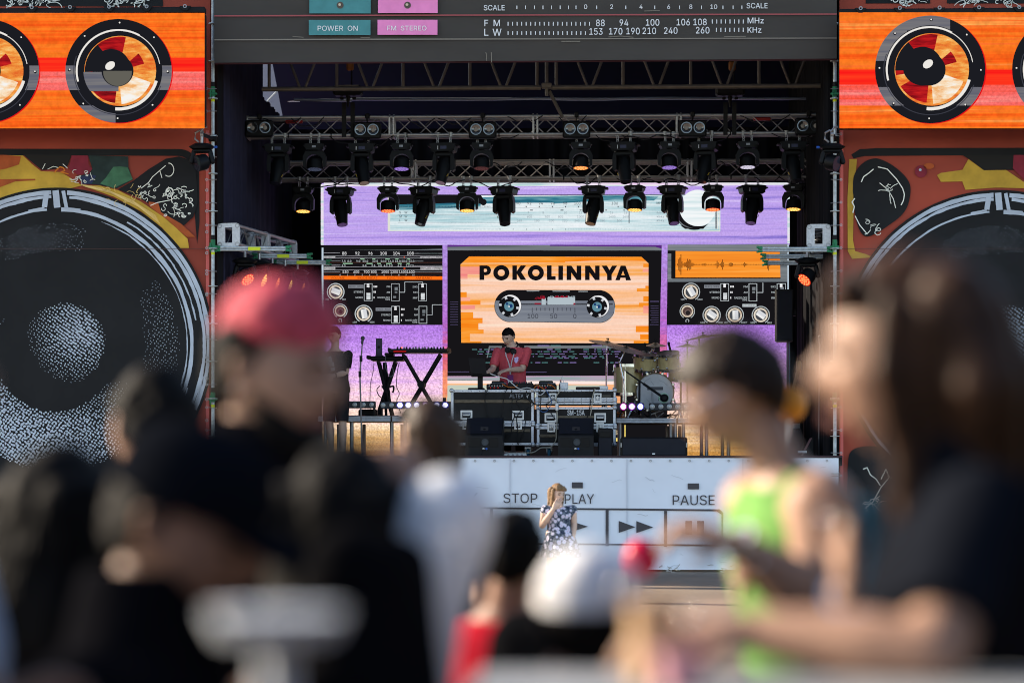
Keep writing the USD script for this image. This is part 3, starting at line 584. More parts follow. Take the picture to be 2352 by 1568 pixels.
# artwork above the screens
lp2 = lambda o_, sh, k, m: part(o_, 'paint_patch', sheet(sh, YW - .004 * k), m)
lp2(lw, kp(kA, [(-800, -200), (1060, -200), (1065, 45), (-800, 40)]), 1, PBLK); lp2(rw, kp(kD, [(430, -200), (850, -200), (850, 25), (430, 25)]), 1, PBLK); lp2(rw, kp(kD, [(960, -200), (2500, -200), (2500, 25), (960, 25)]), 1, PBLK)
part(lw, 'brush_lines', sheet(squig(kA, 60, -10, 360, 30, 30, 6, 21) + squig(kA, 700, -10, 980, 40, 22, 6, 22), YW - .03), M('print_white_dim', None), kind='stuff')
part(rw, 'brush_lines', sheet(squig(kD, 620, -10, 840, 20, 14, 5, 23) + squig(kD, 1040, -10, 1400, 20, 24, 5, 24), YW - .03), M('print_white_dim', None), kind='stuff')
# ================================================================== scaffold poles at the edges of the opening
def scaffold_pole(label, dx, kz, side):
    base = W(dx, 500, Y0 + .02); x, y = base[0], base[1]
    o = thing('scaffold_pole', label, 'scaffold pole', (x, y, 0))
    ztop = W(dx, -120, y)[2]
    part(o, 'tube', tube((x, y, 0), (x, y, ztop), .0235, 14), GALV, smooth=40)
    for k in range(-6, 10):
        z = W(dx, 485 + 86 * k, y)[2]
        if 0.1 < z < ztop:
            part(o, 'rosette', lathe([(.024, -.005), (.062, -.005), (.062, .005), (.024, .005), (.024, -.005)], 16, (0, 0, 1), (x, y, z)), GALV)
    for dyy in (212, 563, 913):
        z = W(dx, dyy, y)[2]
        part(o, 'joint_sleeve', tube((x, y, z + .03), (x, y, z + .13), .027, 12), BLKM)
        part(o, 'wedge_coupler', cat([tube((x, y, z - .06), (x, y, z + .07), .030, 12), cb(x - .055, x + .055, y - .04, y + .02, z - .035, z - .01, .006), cb(x - .035, x - .02, y - .05, y - .03, z - .09, z + .03, .004)]), GREENP)
        part(o, 'height_tag', tube((x, y, z - .125), (x, y, z - .09), .0255, 12), YEL)
    for k in range(-5, 14):
        z = W(dx, 465.5 + 52.2 * k, y)[2]
        a, b = (x - side * .062, y - .034, z), (x + side * .055, y - .03, z - .004 + .006 * ((k * 7) % 3 - 1))
        part(o, 'tie', cat([tube(a, b, .0045, 6), lathe([(.010, -.003), (.017, -.003), (.017, .003), (.010, .003), (.010, -.003)], 10, (0, 1, 0), (a[0] - side * .014, a[1], a[2]))]), ALU)
    return o
scaffold_pole('galvanised scaffold pole at the left edge of the stage opening', 489, 0, 1)
scaffold_pole('galvanised scaffold pole at the right edge of the stage opening', 1917.5, 0, -1)
def ledger(label, x0, x1, dy, Y, grn):
    a, b = W(x0, dy, Y), W(x1, dy, Y)
    o = thing('scaffold_ledger', label, 'scaffold tube', ((a[0] + b[0]) / 2, Y, a[2]))
    for dz in (-.014, .018): part(o, 'tube', tube(a + [0, 0, dz], b + [0, 0, dz], .0165, 10), GALV, smooth=40)
    for e, s in ((b if grn > 0 else a, grn), (a if grn > 0 else b, -grn)):
        part(o, 'wedge_head', cat([cb(e[0] - .03, e[0] + .03, Y - .022, Y + .022, e[2] + .004, e[2] + .042, .008), cb(e[0] - .03, e[0] + .03, Y - .022, Y + .022, e[2] - .034, e[2] - .002, .008), cb(e[0] + s * .02, e[0] + s * .05, Y - .015, Y + .015, e[2] + .018, e[2] + .046, .004), cb(e[0] + s * .02, e[0] + s * .05, Y - .015, Y + .015, e[2] - .04, e[2] - .014, .004)]), GREENP)
    t = a + (b - a) * (.52 if grn > 0 else .4)
    if grn > 0: part(o, 'height_tag', cb(t[0] - .08, t[0] + .08, Y - .021, Y - .016, t[2] - .022, t[2] + .024, .002), YEL)
    return o
lk = lambda v: (500 + v / 5.88) / 1.0884
mk = lambda v: (1900 + v / 6.03) / 1.0884
ledger('front scaffold tube pair with yellow tag under the left box truss', lk(270), lk(1290), 571.5, Y0 + .04, 1)
ledger('middle scaffold tube pair with yellow tag beside the left video wall edge', lk(820), lk(1600), 588.5, 32.25, 1)
ledger('rearmost scaffold tube pair with yellow tag reaching in front of the left radio picture', lk(1100), lk(1880), 603, 33.2, 1)
ledger('front scaffold tube pair under the right box truss end plate', mk(5), mk(1040), 573.5, Y0 + .04, -1)
ledger('middle scaffold tube pair in front of the orange waveform picture', mk(60), mk(1000), 589.5, 32.25, -1)
ledger('rearmost scaffold tube pair in front of the orange waveform picture', mk(85), mk(760), 604, 33.2, -1)

# ================================================================== trusses
def box_truss(name, label, p0, p1, joints, s=.24, pitch=.25, rc=.0245, rb=.008, mat=ALU, faces=(0, 1, 2, 3), plates=True, group=None):
    p0, p1 = np.array(p0, float), np.array(p1, float); L = np.linalg.norm(p1 - p0); a = (p1 - p0) / L
    h = unit(np.cross(a, [0, 0, 1])); c = np.cross(h, a)
    o = thing(name, label, 'lighting truss', (p0 + p1) / 2 - [0, 0, s / 2], group)
    cor = [h * s / 2 + c * s / 2, h * s / 2 - c * s / 2, -h * s / 2 - c * s / 2, -h * s / 2 + c * s / 2]
    for q in cor: part(o, 'chord', tube(p0 + q, p1 + q, rc, 12), mat, smooth=40)
    n = max(2, int(round(L / pitch)))
    for fi in faces:
        q0, q1 = cor[fi], cor[(fi + 1) % 4]
        for k in range(n):
            u0, u1 = L * k / n, L * (k + 1) / n
            A, B = (q0, q1) if (k + fi) % 2 else (q1, q0)
            part(o, 'brace', tube(p0 + a * u0 + A, p0 + a * u1 + B, rb, 6), mat)
    if plates:
        hp = s / 2
        for t in joints:
            for off in ((-.028, .028) if 0.05 < t < .95 else (0.0,)):
                ctr = p0 + a * (L * t + off)
                outer = Polygon([(-hp - .035, -hp + .01), (-hp + .01, -hp - .035), (hp - .01, -hp - .035), (hp + .035, -hp + .01), (hp + .035, hp - .01), (hp - .01, hp + .035), (-hp + .01, hp + .035), (-hp - .035, hp - .01)]).difference(sbox(-.05, -hp + .02, .05, hp - .02))
                m = trimesh.creation.extrude_polygon(outer, .02, engine='earcut'); v = m.vertices
                m.vertices = ctr + np.outer(v[:, 0], h) + np.outer(v[:, 1], c) + np.outer(v[:, 2] - .01, a)
                part(o, 'end_plate', m, M('cast_aluminium', (.55, .56, .57), .5, metal=.5, var=.15, vscale=30, bump=.2, bscale=40))
                if off == 0.0:
                    for q in cor: part(o, 'chord_socket', cat([lathe([(.019, -.014), (.031, -.014), (.031, .014), (.019, .014), (.019, -.014)], 14, a, ctr + q)]), mat)
    return o
TY1, TY2 = 33.5, 35.0
def tz(py, Y): return P(1300, py, Y)[2]
zt1, zb1 = tz(291, TY1 - .12), tz(336, TY1 - .12)
S1 = zt1 - zb1; zc1 = (zt1 + zb1) / 2
xa, xb = P(622, 300, TY1)[0], P(2064, 300, TY1)[0]
jx = [(P(x, 300, TY1 - .12)[0] - xa) / (xb - xa) for x in (979, 1338, 1697)]
box_truss('front_lighting_truss', 'front aluminium box truss carrying the blinder pairs and the upper row of moving lights', (xa, TY1, zc1), (xb, TY1, zc1), jx + [0, 1], s=S1, faces=(0, 2), pitch=.26)
zt2, zb2 = tz(404, TY2 - .12), tz(445, TY2 - .12); S2 = zt2 - zb2; zc2 = (zt2 + zb2) / 2
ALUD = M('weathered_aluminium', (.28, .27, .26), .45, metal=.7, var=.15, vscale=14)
xa2, xb2 = P(700, 400, TY2)[0], P(2085, 400, TY2)[0]
jx2 = [(P(x, 400, TY2 - .12)[0] - xa2) / (xb2 - xa2) for x in (1034, 1379, 1724)]
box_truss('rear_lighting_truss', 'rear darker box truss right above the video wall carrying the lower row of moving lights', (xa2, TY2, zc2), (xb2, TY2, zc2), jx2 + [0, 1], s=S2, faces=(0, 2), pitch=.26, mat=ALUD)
rgc = np.random.default_rng(77)
tr1, tr2 = [stage.GetPrimAtPath('/World/' + n) for n in ('front_lighting_truss', 'rear_lighting_truss')]
for tr, A_, B_, yy, zb_, zt_t in ((tr1, xa, xb, TY1, zb1, zt1), (tr2, xa2, xb2, TY2, zb2, zt2)):
    for i in range(15):
        u0 = A_ + (B_ - A_) * (i + rgc.uniform(0, .5)) / 15.6; L_ = rgc.uniform(.3, .75); sag = rgc.uniform(.05, .13); top = zt_t if rgc.uniform() < .35 else zb_
        q = [(u0 + L_ * t, yy - .13 - .03 * math.sin(t * 9), top - .01 - sag * 4 * t * (1 - t) + .015 * math.sin(t * 13 + i)) for t in np.linspace(0, 1, 12)]
        part(tr, 'power_cable', path(q, .008, 6), M('cable_black_loom', (.008, .008, .009), .5))
    for i in range(7):
        x_ = rgc.uniform(A_ + .3, B_ - .3); part(tr, 'cable_tie', cb(x_ - .01, x_ + .01, yy - .15, yy - .12, zb_ - .035, zb_ + .035, .004), BLKM)
for x_ in (735, 1905): part(tr1, 'red_plug', cb(P(x_, 300, TY1)[0] - .12, P(x_, 300, TY1)[0] + .12, TY1 - .02, TY1 + .05, zt1 - .06, zt1 - .015, .012), M('plug_red', (.30, .02, .02), .45))
# side trusses
la, lb = P(571.8, 587.8, Y0 + .1), P(716, 628, 33.55)
lb[2] = la[2]
box_truss('side_lighting_truss', 'short box truss running back into the stage beside the left pole', la, lb, [0, .5, 1], s=.24, pitch=.22)
ra = P(2046.6, 590.5, Y0 + .1); rb_ = ra + [(2046.6 - 1513) / 6044 * 2.2, 2.25, 0]
box_truss('side_lighting_truss', 'box truss end plate facing out beside the right pole', ra, rb_, [0, 1], s=.24, pitch=.22)
# roof truss behind the header banner
YR = 32.4
STEEL = M('dull_steel', (.13, .115, .10), .5, metal=.5, var=.2)
o = thing('roof_truss', 'long brown steel roof truss half hidden behind the header banner', 'roof truss', (P(1367, 215, YR)[0], YR, P(1367, 215, YR)[2]))
zc = P(1367, 219, YR)[2]; zc_t = zc + 1.35
for (x0, x1) in ((655, 1352), (1378, 2075)):
    part(o, 'chord', tube((P(x0, 219, YR)[0], YR, zc), (P(x1, 219, YR)[0], YR, zc), .032, 10), STEEL); part(o, 'chord', tube((P(x0, 219, YR)[0], YR, zc_t), (P(x1, 219, YR)[0], YR, zc_t), .032, 10), STEEL)
for x in (673, 842, 1008, 1175, 1343, 1391, 1558, 1727, 1898, 2068):
    X = P(x, 219, YR)[0]; part(o, 'upright', tube((X, YR, zc), (X, YR, zc_t), .022, 8), STEEL)
    if x in (1343, 2068): continue
    nx = P(x + 167, 219, YR)[0]; mid = (X + nx) / 2
    for q in (X + .06, nx - .06): part(o, 'brace', tube((mid + (.03 if q > mid else -.03), YR, zc), (q, YR, zc + .95), .018, 8), STEEL)
xm = P(1367, 219, YR)[0]
part(o, 'joint_post', cat([tube((xm, YR - .05, zc - .12), (xm, YR - .05, zc_t), .024, 8), cb(xm - .07, xm + .07, YR - .09, YR, zc - .02, zc + .05, .01)]), STEEL)
part(o, 'knee_brace', tube((xm + .03, YR - .05, zc - .05), (xm + .2, YR + .3, zc - .35), .024, 8), STEEL)
# grey pipe under the roof
pts = [P(x, y, 34.6) for x, y in ((735, 249), (860, 252), (900, 248), (1050, 249), (1300, 247), (1367, 247), (1480, 248), (1640, 246), (1850, 247), (2050, 247))]
solo('roof_pipe', path(curve(pts, 6), .022, 8), M('pale_pipe', (.32, .36, .42), .3, metal=.6), 'thin pale pipe running under the dark roof above the front truss', 'pipe', smooth=True)
def hoist(label, px):
    c = P(px, 228, 33.3)
    o = thing('chain_hoist', label, 'chain hoist', (c[0], c[1], zt1))
    part(o, 'motor_body', cb(c[0] - .2, c[0] + .2, 33.18, 33.42, c[2] - .07, c[2] + .07, .03), BLK)
    part(o, 'body_plate', cb(c[0] - .16, c[0] + .16, 33.172, 33.182, c[2] + .052, c[2] + .064, .002), M('dim_plate', (.2, .19, .17), .5))
    part(o, 'hook', cat([tube((c[0], 33.3, c[2] - .05), (c[0], 33.3, c[2] - .22), .035, 8, .012), cb(c[0] - .11, c[0] - .06, 33.27, 33.33, c[2] - .12, c[2] - .08, .01), cb(c[0] + .06, c[0] + .11, 33.27, 33.33, c[2] - .12, c[2] - .08, .01)]), BLKM)
    for s in (-1, 1): part(o, 'sling', bx(c[0] + s * .03 - .03 + s * .03, c[0] + s * .03 + .03 + s * .03, 33.34, 33.35, zb1 - .03, c[2] - .15), BLKM)
    part(o, 'chain', tube((c[0] + .05, 33.3, c[2] + .05), (c[0] + .05, 33.3, 8.4), .012, 6), BLKM)
    part(o, 'upper_hook', cb(c[0] - .02, c[0] + .08, 33.27, 33.33, P(px, 168, 33.3)[2] - .05, P(px, 168, 33.3)[2] + .08, .02), M('orange_hook', (.25, .09, .02), .5))
hoist('black chain hoist over the left half of the front truss', 870); hoist('black chain hoist over the right half of the front truss', 1825)

# ================================================================== stage lights
GLASS = M('lamp_glass', (.20, .20, .21), .12, metal=.9)
def blinder(label, px, py):
    c = P(px, py, TY1 - .26); o = thing('blinder_light', label, 'stage light', (c[0], c[1], c[2] + .13), 'two lamp blinders along the front truss')
    y = c[1]
    part(o, 'housing', cb(c[0] - .19, c[0] + .19, y, y + .12, c[2] - .12, c[2] + .11, .02), BLK)
    part(o, 'clamp', cat([tube((c[0], y + .06, c[2] + .1), (c[0], y + .06, zt1 + .0), .012, 6), cb(c[0] - .03, c[0] + .03, y + .04, y + .2, zt1 - .03, zt1 + .04, .01)]), BLKM)
    for s in (-1, 1):
        x = c[0] + s * .088
        part(o, 'lamp', lathe([(0, -.005), (.03, -.006), (.055, -.012), (.066, -.02), (.07, -.02), (.07, -.03), (.078, -.03), (.078, 0)], 20, (0, 1, 0), (x, y, c[2])), GLASS, smooth=30)
        part(o, 'filament', ell((x, y - .012, c[2]), .03, .008, .03, 2), M('frosted_bulb', (.32, .30, .28), .3))
for i, (x, y) in enumerate(((647, 320), (917, 325), (1206, 324), (1441, 323), (1732, 320), (2023, 315))):
    blinder(('two lamp blinder at the left end of the front truss', 'two lamp blinder beside the left chain hoist slings on the front truss', 'two lamp blinder left of the middle gap of the front truss', 'two lamp blinder right of the middle of the front truss', 'two lamp blinder beside the truss joint left of the right chain hoist', 'two lamp blinder at the right end of the front truss')[i], x, y)
HEADB = M('lamp_housing', (.0035, .004, .005), .45, var=.3, vscale=12, spec=.18)
STK = M('white_sticker', (.55, .58, .6), .5)
def lenses(color, lit):
    return (LED('beam_' + color, {'amber': (255, 150, 40), 'red': (255, 52, 24), 'orange': (240, 120, 50), 'purple': (128, 92, 190), 'white': (190, 180, 210), 'dim': (70, 40, 42), 'dark': (40, 44, 60)}[color], 1.0 if lit else .8),
            LED('bead_' + color, {'amber': (255, 214, 120), 'red': (255, 150, 90), 'orange': (255, 170, 100), 'purple': (168, 140, 220), 'white': (230, 225, 240), 'dim': (92, 56, 56), 'dark': (70, 76, 96)}[color], 1.5 if lit else .9))
def clamps(o, sx, h):
    for s in (-1, 1):
        part(o, 'clamp', cat([bx(s * sx - .014, s * sx - .006, -.012, .012, -h - .02, 0), bx(s * sx + .006, s * sx + .014, -.012, .012, -h - .02, 0), bx(s * sx - .014, s * sx + .014, -.012, .012, -.01, 0.0), bx(s * sx - .014, s * sx + .014, -.012, .012, -.055, -.047),
                              tube((s * sx, 0, -.004), (s * sx, 0, .05), .03, 8), cb(s * sx - .022, s * sx + .022, -.022, .022, -h - .03, -h, .008)]), M('clamp_alu', (.34, .34, .34), .4, metal=.6), local=True)
def rotx(m, ang, piv):
    m.apply_transform(trimesh.transformations.rotation_matrix(ang, [1, 0, 0], piv)); return m
def make_wash(name, label, color, lit, group, loc, h=.075):
    o = thing(name, label, 'moving light', loc, group)
    clamps(o, .055, h); z0 = -h - .02
    base = Polygon([(-.125, z0 - .005), (-.13, z0 - .045), (-.1, z0 - .085), (.1, z0 - .085), (.13, z0 - .045), (.125, z0 - .005), (.09, z0), (-.09, z0)])
    part(o, 'base', prism(base, -.10, .10), HEADB, local=True)
    [part(o, 'handle', cb(*q, -.06, .06, z0 - .03, z0 - .012, .006), BLKM, local=True) for q in ((-.15, -.12), (.12, .15))]
    part(o, 'display', bx(-.026, .026, -.103, -.1, z0 - .055, z0 - .028), M('display_grey', (.30, .33, .38), .3), local=True)
    part(o, 'side_flap', trimesh.Trimesh([(.085, -.105, z0 - .05), (.125, -.105, z0 - .04), (.125, -.105, z0 - .085), (.09, -.105, z0 - .095)], [[0, 2, 1], [0, 3, 2]], process=False), M('blue_flap', (.10, .12, .42), .4), local=True)
    zy = z0 - .095
    outer = Polygon([(-.15, zy - .21), (-.155, zy - .07), (-.12, zy), (.12, zy), (.155, zy - .07), (.15, zy - .21), (.122, zy - .225), (-.122, zy - .225)])
    inner = Polygon([(-.115, zy - .3), (-.115, zy - .15)] + [(-.115 * math.cos(a), zy - .15 + .105 * math.sin(a)) for a in np.linspace(0, math.pi, 16)] + [(.115, zy - .3)])
    part(o, 'yoke', prism(outer.difference(inner), -.055, .055), HEADB, local=True)
    part(o, 'yoke_neck', tube((0, 0, z0 - .08), (0, 0, zy - .005), .04, 12), BLKM, local=True)
    c = (0, 0, zy - .165); d = .15
    ax = (0, -math.sin(d), -math.cos(d))
    hd = lathe([(0, -.07), (.06, -.07), (.095, -.05), (.103, -.02), (.105, .075), (.0975, .078)], 28, ax, c)
    part(o, 'head', hd, HEADB, local=True, smooth=30)
    bm, bd = lenses(color, lit)
    part(o, 'lens', lathe([(0, .076), (.099, .076)], 28, ax, c), bm, local=True)
    t = unit(np.cross(ax, [1.0, 0, 0])); u = np.array([1.0, 0, 0]); cc = np.array(c) + np.array(ax) * .078
    pts = [(0, 0)] + [(.036 * math.cos(a), .036 * math.sin(a)) for a in np.arange(6) * 1.047] + [(.074 * math.cos(a), .074 * math.sin(a)) for a in np.arange(12) * .5236]
    part(o, 'led_beads', [ell(cc + u * a + t * b, .013, .013, .006, 1) for a, b in pts], bd, local=True, kind='stuff')
    return o
def make_spot(name, label, side, group, loc, h=.075):
    o = thing(name, label, 'moving light', loc, group)
    clamps(o, .08, h); z0 = -h - .02
    base = Polygon([(-.165, z0 - .01), (-.145, z0 - .09), (-.11, z0 - .105), (.11, z0 - .105), (.145, z0 - .09), (.165, z0 - .01), (.1, z0), (-.1, z0)])
    part(o, 'base', prism(base, -.13, .13), HEADB, local=True)
    [part(o, 'handle', cb(*q, -.08, .08, z0 - .04, z0 - .018, .008), BLKM, local=True) for q in ((-.2, -.16), (.16, .2))]
    part(o, 'display', bx(-.03, .05, -.134, -.13, z0 - .08, z0 - .04), M('display_blue', (.03, .03, .07), .2), local=True)
    part(o, 'sticker', bx(-.065, -.055, -.134, -.13, z0 - .085, z0 - .04), STK, local=True)
    for s in (-1, 1): part(o, 'side_flap', trimesh.Trimesh([(s * .05, -.133, z0 - .1), (s * .14, -.133, z0 - .075), (s * .15, -.133, z0 - .095), (s * .1, -.133, z0 - .125)], [[0, 1, 2], [0, 2, 3]] if s < 0 else [[0, 2, 1], [0, 3, 2]], process=False), M('blue_flap', None), local=True)
    zy = z0 - .115
    for s in (-1, 1):
        arm = Polygon([(s * .10, zy), (s * .125, zy - .01), (s * .14, zy - .09), (s * .14, zy - .21), (s * .115, zy - .235), (s * .088, zy - .22), (s * .088, zy - .04)]).buffer(0)
        part(o, 'yoke_arm', prism(arm, -.06, .06), HEADB, local=True)
    part(o, 'yoke_bridge', cb(-.115, .115, -.06, .06, zy - .05, zy + .012, .015), HEADB, local=True)
    piv = np.array([0, 0, zy - .16]); d = unit([side * .16, -.34, -1.0])
    A = piv - d * .10; B = piv + d * .10; C = piv + d * .235
    part(o, 'head', tri(hull(sph(A, .07), sph(A + [.03, 0, 0], .05), sph(A - [.03, 0, 0], .05), disc(piv, d, .094, 20), disc(B, d, .084, 20))), HEADB, local=True, smooth=35)
    part(o, 'snout', tri(hull(disc(B - d * .01, d, .084, 20), disc(C - d * .05, d, .072, 20), disc(C, d, .07, 20))), HEADB, local=True, smooth=35)
    part(o, 'lens', lathe([(0, .0), (.058, .0), (.058, .003), (0, .003)], 20, d, C + d * .0005), M('dark_lens', (.02, .02, .03), .06, spec=.8), local=True)
    e = B + d * .03 + np.array([-side * .088, -.055, .01])
    part(o, 'warning_label', tube(e, e + d * .035 + [side * .012, 0, 0], .0045, 5), M('label_yellow', (.5, .36, .02), .5), local=True)
    return o
CN1 = 'moving lights hung from the front truss'; CN2 = 'moving lights hung from the rear truss'
proto = {}
def put(kind, key, label, px, Yt, zb, group, side=0, lit=True):
    X = P(px, 350, Yt)[0]; loc = (X, Yt, zb - .024)
    pos = loc
    kk = (kind, key, side)
    if kk in proto: return dup(proto[kk], label, loc, rz=rng.uniform(-14, 14), group=group)
    global LS
    LS = 1.04 if kind == 'w' else 1.10
    proto[kk] = make_wash('wash_light', label, key, lit, group, loc) if kind == 'w' else make_spot('spot_light', label, side, group, loc)
    LS = 1.0
YF1, YF2 = TY1 - .12, TY2 - .12
for a in (('s', 'x', 'dark spot light at the left end of the front truss', 696, -1), ('w', 'dark', 'wash light with unlit blue grey lens, second from the left on the front truss', 787, 0), ('s', 'x', 'dark spot light between the unlit and purple wash lights on the front truss', 905, 1),
          ('w', 'purple', 'wash light with purple lens, left half of the front truss', 1004, 0), ('s', 'x', 'dark spot light between the purple and dull red wash lights, front truss', 1110, -1), ('w', 'dim', 'wash light with dull dark red lens left of the middle gap, front truss', 1204, 0),
          ('w', 'orange', 'wash light with orange lens, just right of the middle gap on the front truss', 1452, 0), ('s', 'x', 'dark spot light between the orange and purple wash lights, front truss', 1560, 1), ('w', 'purple', 'wash light with purple lens, right half of the front truss', 1673, 0),
          ('s', 'x', 'dark spot light between the purple and pale wash lights, front truss', 1763, -1), ('w', 'white', 'wash light with pale white lens, right of the right chain hoist on the front truss', 1869, 0), ('s', 'x', 'dark spot light at the right end of the front truss', 1982, 1)):
    put(a[0], a[1], a[2], a[3], YF1, zb1, CN1, a[4], a[1] in ('orange',))
for a in (('w', 'amber', 'amber lit wash light at the left end of the rear truss', 758, 0), ('s', 'x', 'dark spot light in front of the top left corner of the video wall', 852, 1), ('w', 'red', 'red lit wash light in front of the left end of the radio dial picture', 970, 0), ('s', 'x', 'dark spot light between the red and amber wash lights left on the rear truss', 1060, -1),
          ('w', 'amber', 'amber lit wash light before the radio dial picture, left of the middle', 1168, 0), ('s', 'x', 'dark spot light just left of the middle gap of the rear truss', 1260, 1), ('s', 'x', 'dark spot light just right of the middle gap of the rear truss', 1483, -1), ('w', 'amber', 'amber lit wash light in front of the radio dial picture, right of the middle', 1587, 0),
          ('s', 'x', 'dark spot light left of the round white knob of the radio dial picture', 1681, 1), ('w', 'red', 'red lit wash light over the round white knob of the radio dial picture', 1782, 0), ('s', 'x', 'dark spot light in front of the top right corner of the video wall', 1880, -1), ('w', 'amber', 'amber lit wash light at the right end of the rear truss', 1984, 0)):
    put(a[0], a[1], a[2], a[3], YF2, zb2, CN2, a[4])
# lights on the side trusses: built here with their own tilt
def tilted(label, c, color, d, group, s=1.0, wire=True):
    c = np.array(c, float); d = unit(d)
    o = thing('side_light', label, 'moving light', c, group)
    part(o, 'clamp', cat([tube(c, c + [0, 0, -.08], .02, 8), tube(c + [-.02, 0, .03], c + [.02, 0, .03], .035, 10)]), ALU)
    part(o, 'base', tri(hull(ringp(c + [0, 0, -.09], [1, 0, 0], [0, 1, 0], .10, .09), ringp(c + [0, 0, -.13], [1, 0, 0], [0, 1, 0], .17, .13), ringp(c + [0, 0, -.16], [1, 0, 0], [0, 1, 0], .13, .11))), HEADB, smooth=35)
    p = c + [0, 0, -.33]
    for q in (-1, 1): part(o, 'yoke_arm', tri(hull(sph(c + [q * .105, 0, -.19], .03), sph(c + [q * .135, 0, -.32], .035))), HEADB, smooth=True)
    part(o, 'yoke_bridge', cb(c[0] - .11, c[0] + .11, c[1] - .05, c[1] + .05, c[2] - .21, c[2] - .155, .02), HEADB)
    part(o, 'head', lathe([(0, -.09), (.06, -.09), (.095, -.06), (.103, -.02), (.105, .075), (.0975, .078)], 24, d, p), HEADB, smooth=30)
    bm, bd = lenses(color, True)
    if color == 'none': return o
    part(o, 'lens', lathe([(0, .076), (.099, .076)], 24, d, p), bm)
    t = unit(np.cross(d, [0, 0, 1.0])); u = np.cross(t, d)
    pts = [(0, 0)] + [(.036 * math.cos(a), .036 * math.sin(a)) for a in np.arange(6) * 1.047] + [(.074 * math.cos(a), .074 * math.sin(a)) for a in np.arange(12) * .5236]
    part(o, 'led_beads', [ell(p + d * .078 + t * a + u * b, .013, .013, .013, 1) for a, b in pts], bd, kind='stuff')
    return o
SG = 'lights under the side trusses'
def along(f): return la + (lb - la) * f + np.array([0, 0, -.15])
def side_at(kpt, Y):                                        # lamp centre wanted at picture point -> clamp position
    return w(kL, *kpt, Y) + [0, 0, .33]
tilted('red lit moving light hanging nearest under the left side truss', side_at((660, 1120), Y0 + .45), 'red', (.75, -.62, -.85), SG)
tilted('amber lit moving light second under the left side truss', side_at((870, 1150), Y0 + .95), 'amber', (1.0, -.14, -.45), SG)
tilted('red lit moving light third under the left side truss', side_at((1060, 1200), Y0 + 1.4), 'red', (1.0, -.03, -.38), SG)
tilted('amber lit moving light fourth under the left side truss', side_at((1250, 1235), Y0 + 1.85), 'amber', (1.0, -.05, -.35), SG)
tilted('small red lit moving light farthest under the left side truss', side_at((1430, 1280), Y0 + 2.2), 'red', (1.0, .03, -.35), SG)
tilted('red lit moving light under the right box truss', w(kM, 715, 1150, Y0 + .5) + [0, 0, .33], 'red', (-.75, -.62, -.85), SG)
_l = lenses
def lenses(color, lit): return (None, None) if color == 'none' else _l(color, lit)
def outrigger(label, px, py, xp, sg):
    c = P(px, py, Y0 - .32); o = tilted(label, c, 'none', (sg * .75, -.55, -.25), 'unlit moving lights outside the scaffold poles')
    part(o, 'lens', lathe([(0, .08), (.099, .08)], 24, unit((sg * .75, -.55, -.25)), c + [0, 0, -.33]), M('dark_lens', None))
    part(o, 'bracket', cat([tube((c[0], c[1], c[2] + .03), (xp, Y0 - .02, c[2] + .02), .024, 10), tube((xp - .05, Y0 - .0, c[2] + .02), (xp + .05, Y0 - .0, c[2] + .02), .04, 10)]), BLKM)
    part(o, 'hook_clamp', cat([path([c + [-.04, 0, -.07], c + [-.09, 0, -.03], c + [-.085, 0, .05], c + [-.03, 0, .08], c + [.02, 0, .06]], .014, 8), tube(c + [-.02, -.02, .06], c + [.05, -.02, .14], .012, 6), tube(c + [.02, -.02, .12], c + [.07, -.02, .12], .014, 6)]), ALU)
    part(o, 'cable_plug', tube(c + [-sg * .165, -.04, -.14], c + [-sg * .20, -.05, -.14], .016, 8), BLUEP)
    return o
outrigger('unlit black moving light clamped outside the left scaffold pole below the orange screen', 505, 342, W(489, 0, Y0 + .02)[0], -1)
outrigger('unlit black moving light clamped outside the right scaffold pole below the orange screen', 2080, 342, W(1917.5, 0, Y0 + .02)[0], 1)

# ================================================================== the big video wall
YV = 36.5
def wpt(k, x, y): return w(k, x, y, YV)
a, b = W(738, 1075, YV), W(1814, 421, YV)
vw = thing('video_wall', 'big LED video wall showing a giant cassette and radio at the back of the stage', 'led wall', ((a[0] + b[0]) / 2, YV, ZS))
part(vw, 'cabinet', cb(a[0] - .02, b[0] + .02, YV + .012, YV + .14, ZS, b[2] + .01, .01), BLK)
def V(name, sh, n, m): sheets(vw, name, sh, YV - .003 * n, m)
def VT(s, k, cx, cy, h, m, n=5, **kw): part(vw, 'lettering', letters(k, s, cx, cy, h, YV - .003 * n, **kw), m)
KB = LED('screen_black', (22, 21, 24)); KD = LED('screen_dark', (34, 32, 36))
PUR = LEDS('screen_purple', [(.28, (120, 104, 200)), (.38, (170, 144, 228)), (.5, (200, 170, 242)), (.6, (186, 160, 238)), (.72, (224, 204, 250))], .3, 19, 1.0, grain=.12, gscale=34)
PIN = LEDS('screen_violet', [(.3, (150, 90, 210)), (.6, (200, 140, 232))], 3, 14, grain=.2, gscale=25)
GRY = LEDS('screen_grey', [(.3, (84, 92, 100)), (.6, (124, 130, 134)), (.75, (150, 140, 160))], .4, 24)
ICE = LEDS('screen_ice', [(.25, (90, 150, 168)), (.40, (170, 206, 214)), (.55, (222, 236, 240)), (.7, (244, 246, 250))], .5, 15, 1.0, grain=.06, gscale=30)
TEL = LEDS('screen_teal', [(.3, (20, 60, 90)), (.5, (50, 120, 140)), (.7, (130, 180, 190))], 1.2, 18)
WHT = LED('screen_white', (238, 238, 240)); PALE = LED('screen_pale', (200, 208, 212)); INKK = LED('screen_ink', (44, 46, 56)); GRT = LED('screen_grey_text', (128, 140, 150))
ORG = LEDS('screen_orange', [(.3, (236, 120, 30)), (.55, (250, 150, 46)), (.72, (255, 176, 84))], .35, 14)
V('dark_picture', sbox(738, 421, 1814, 1075), 0, KB)
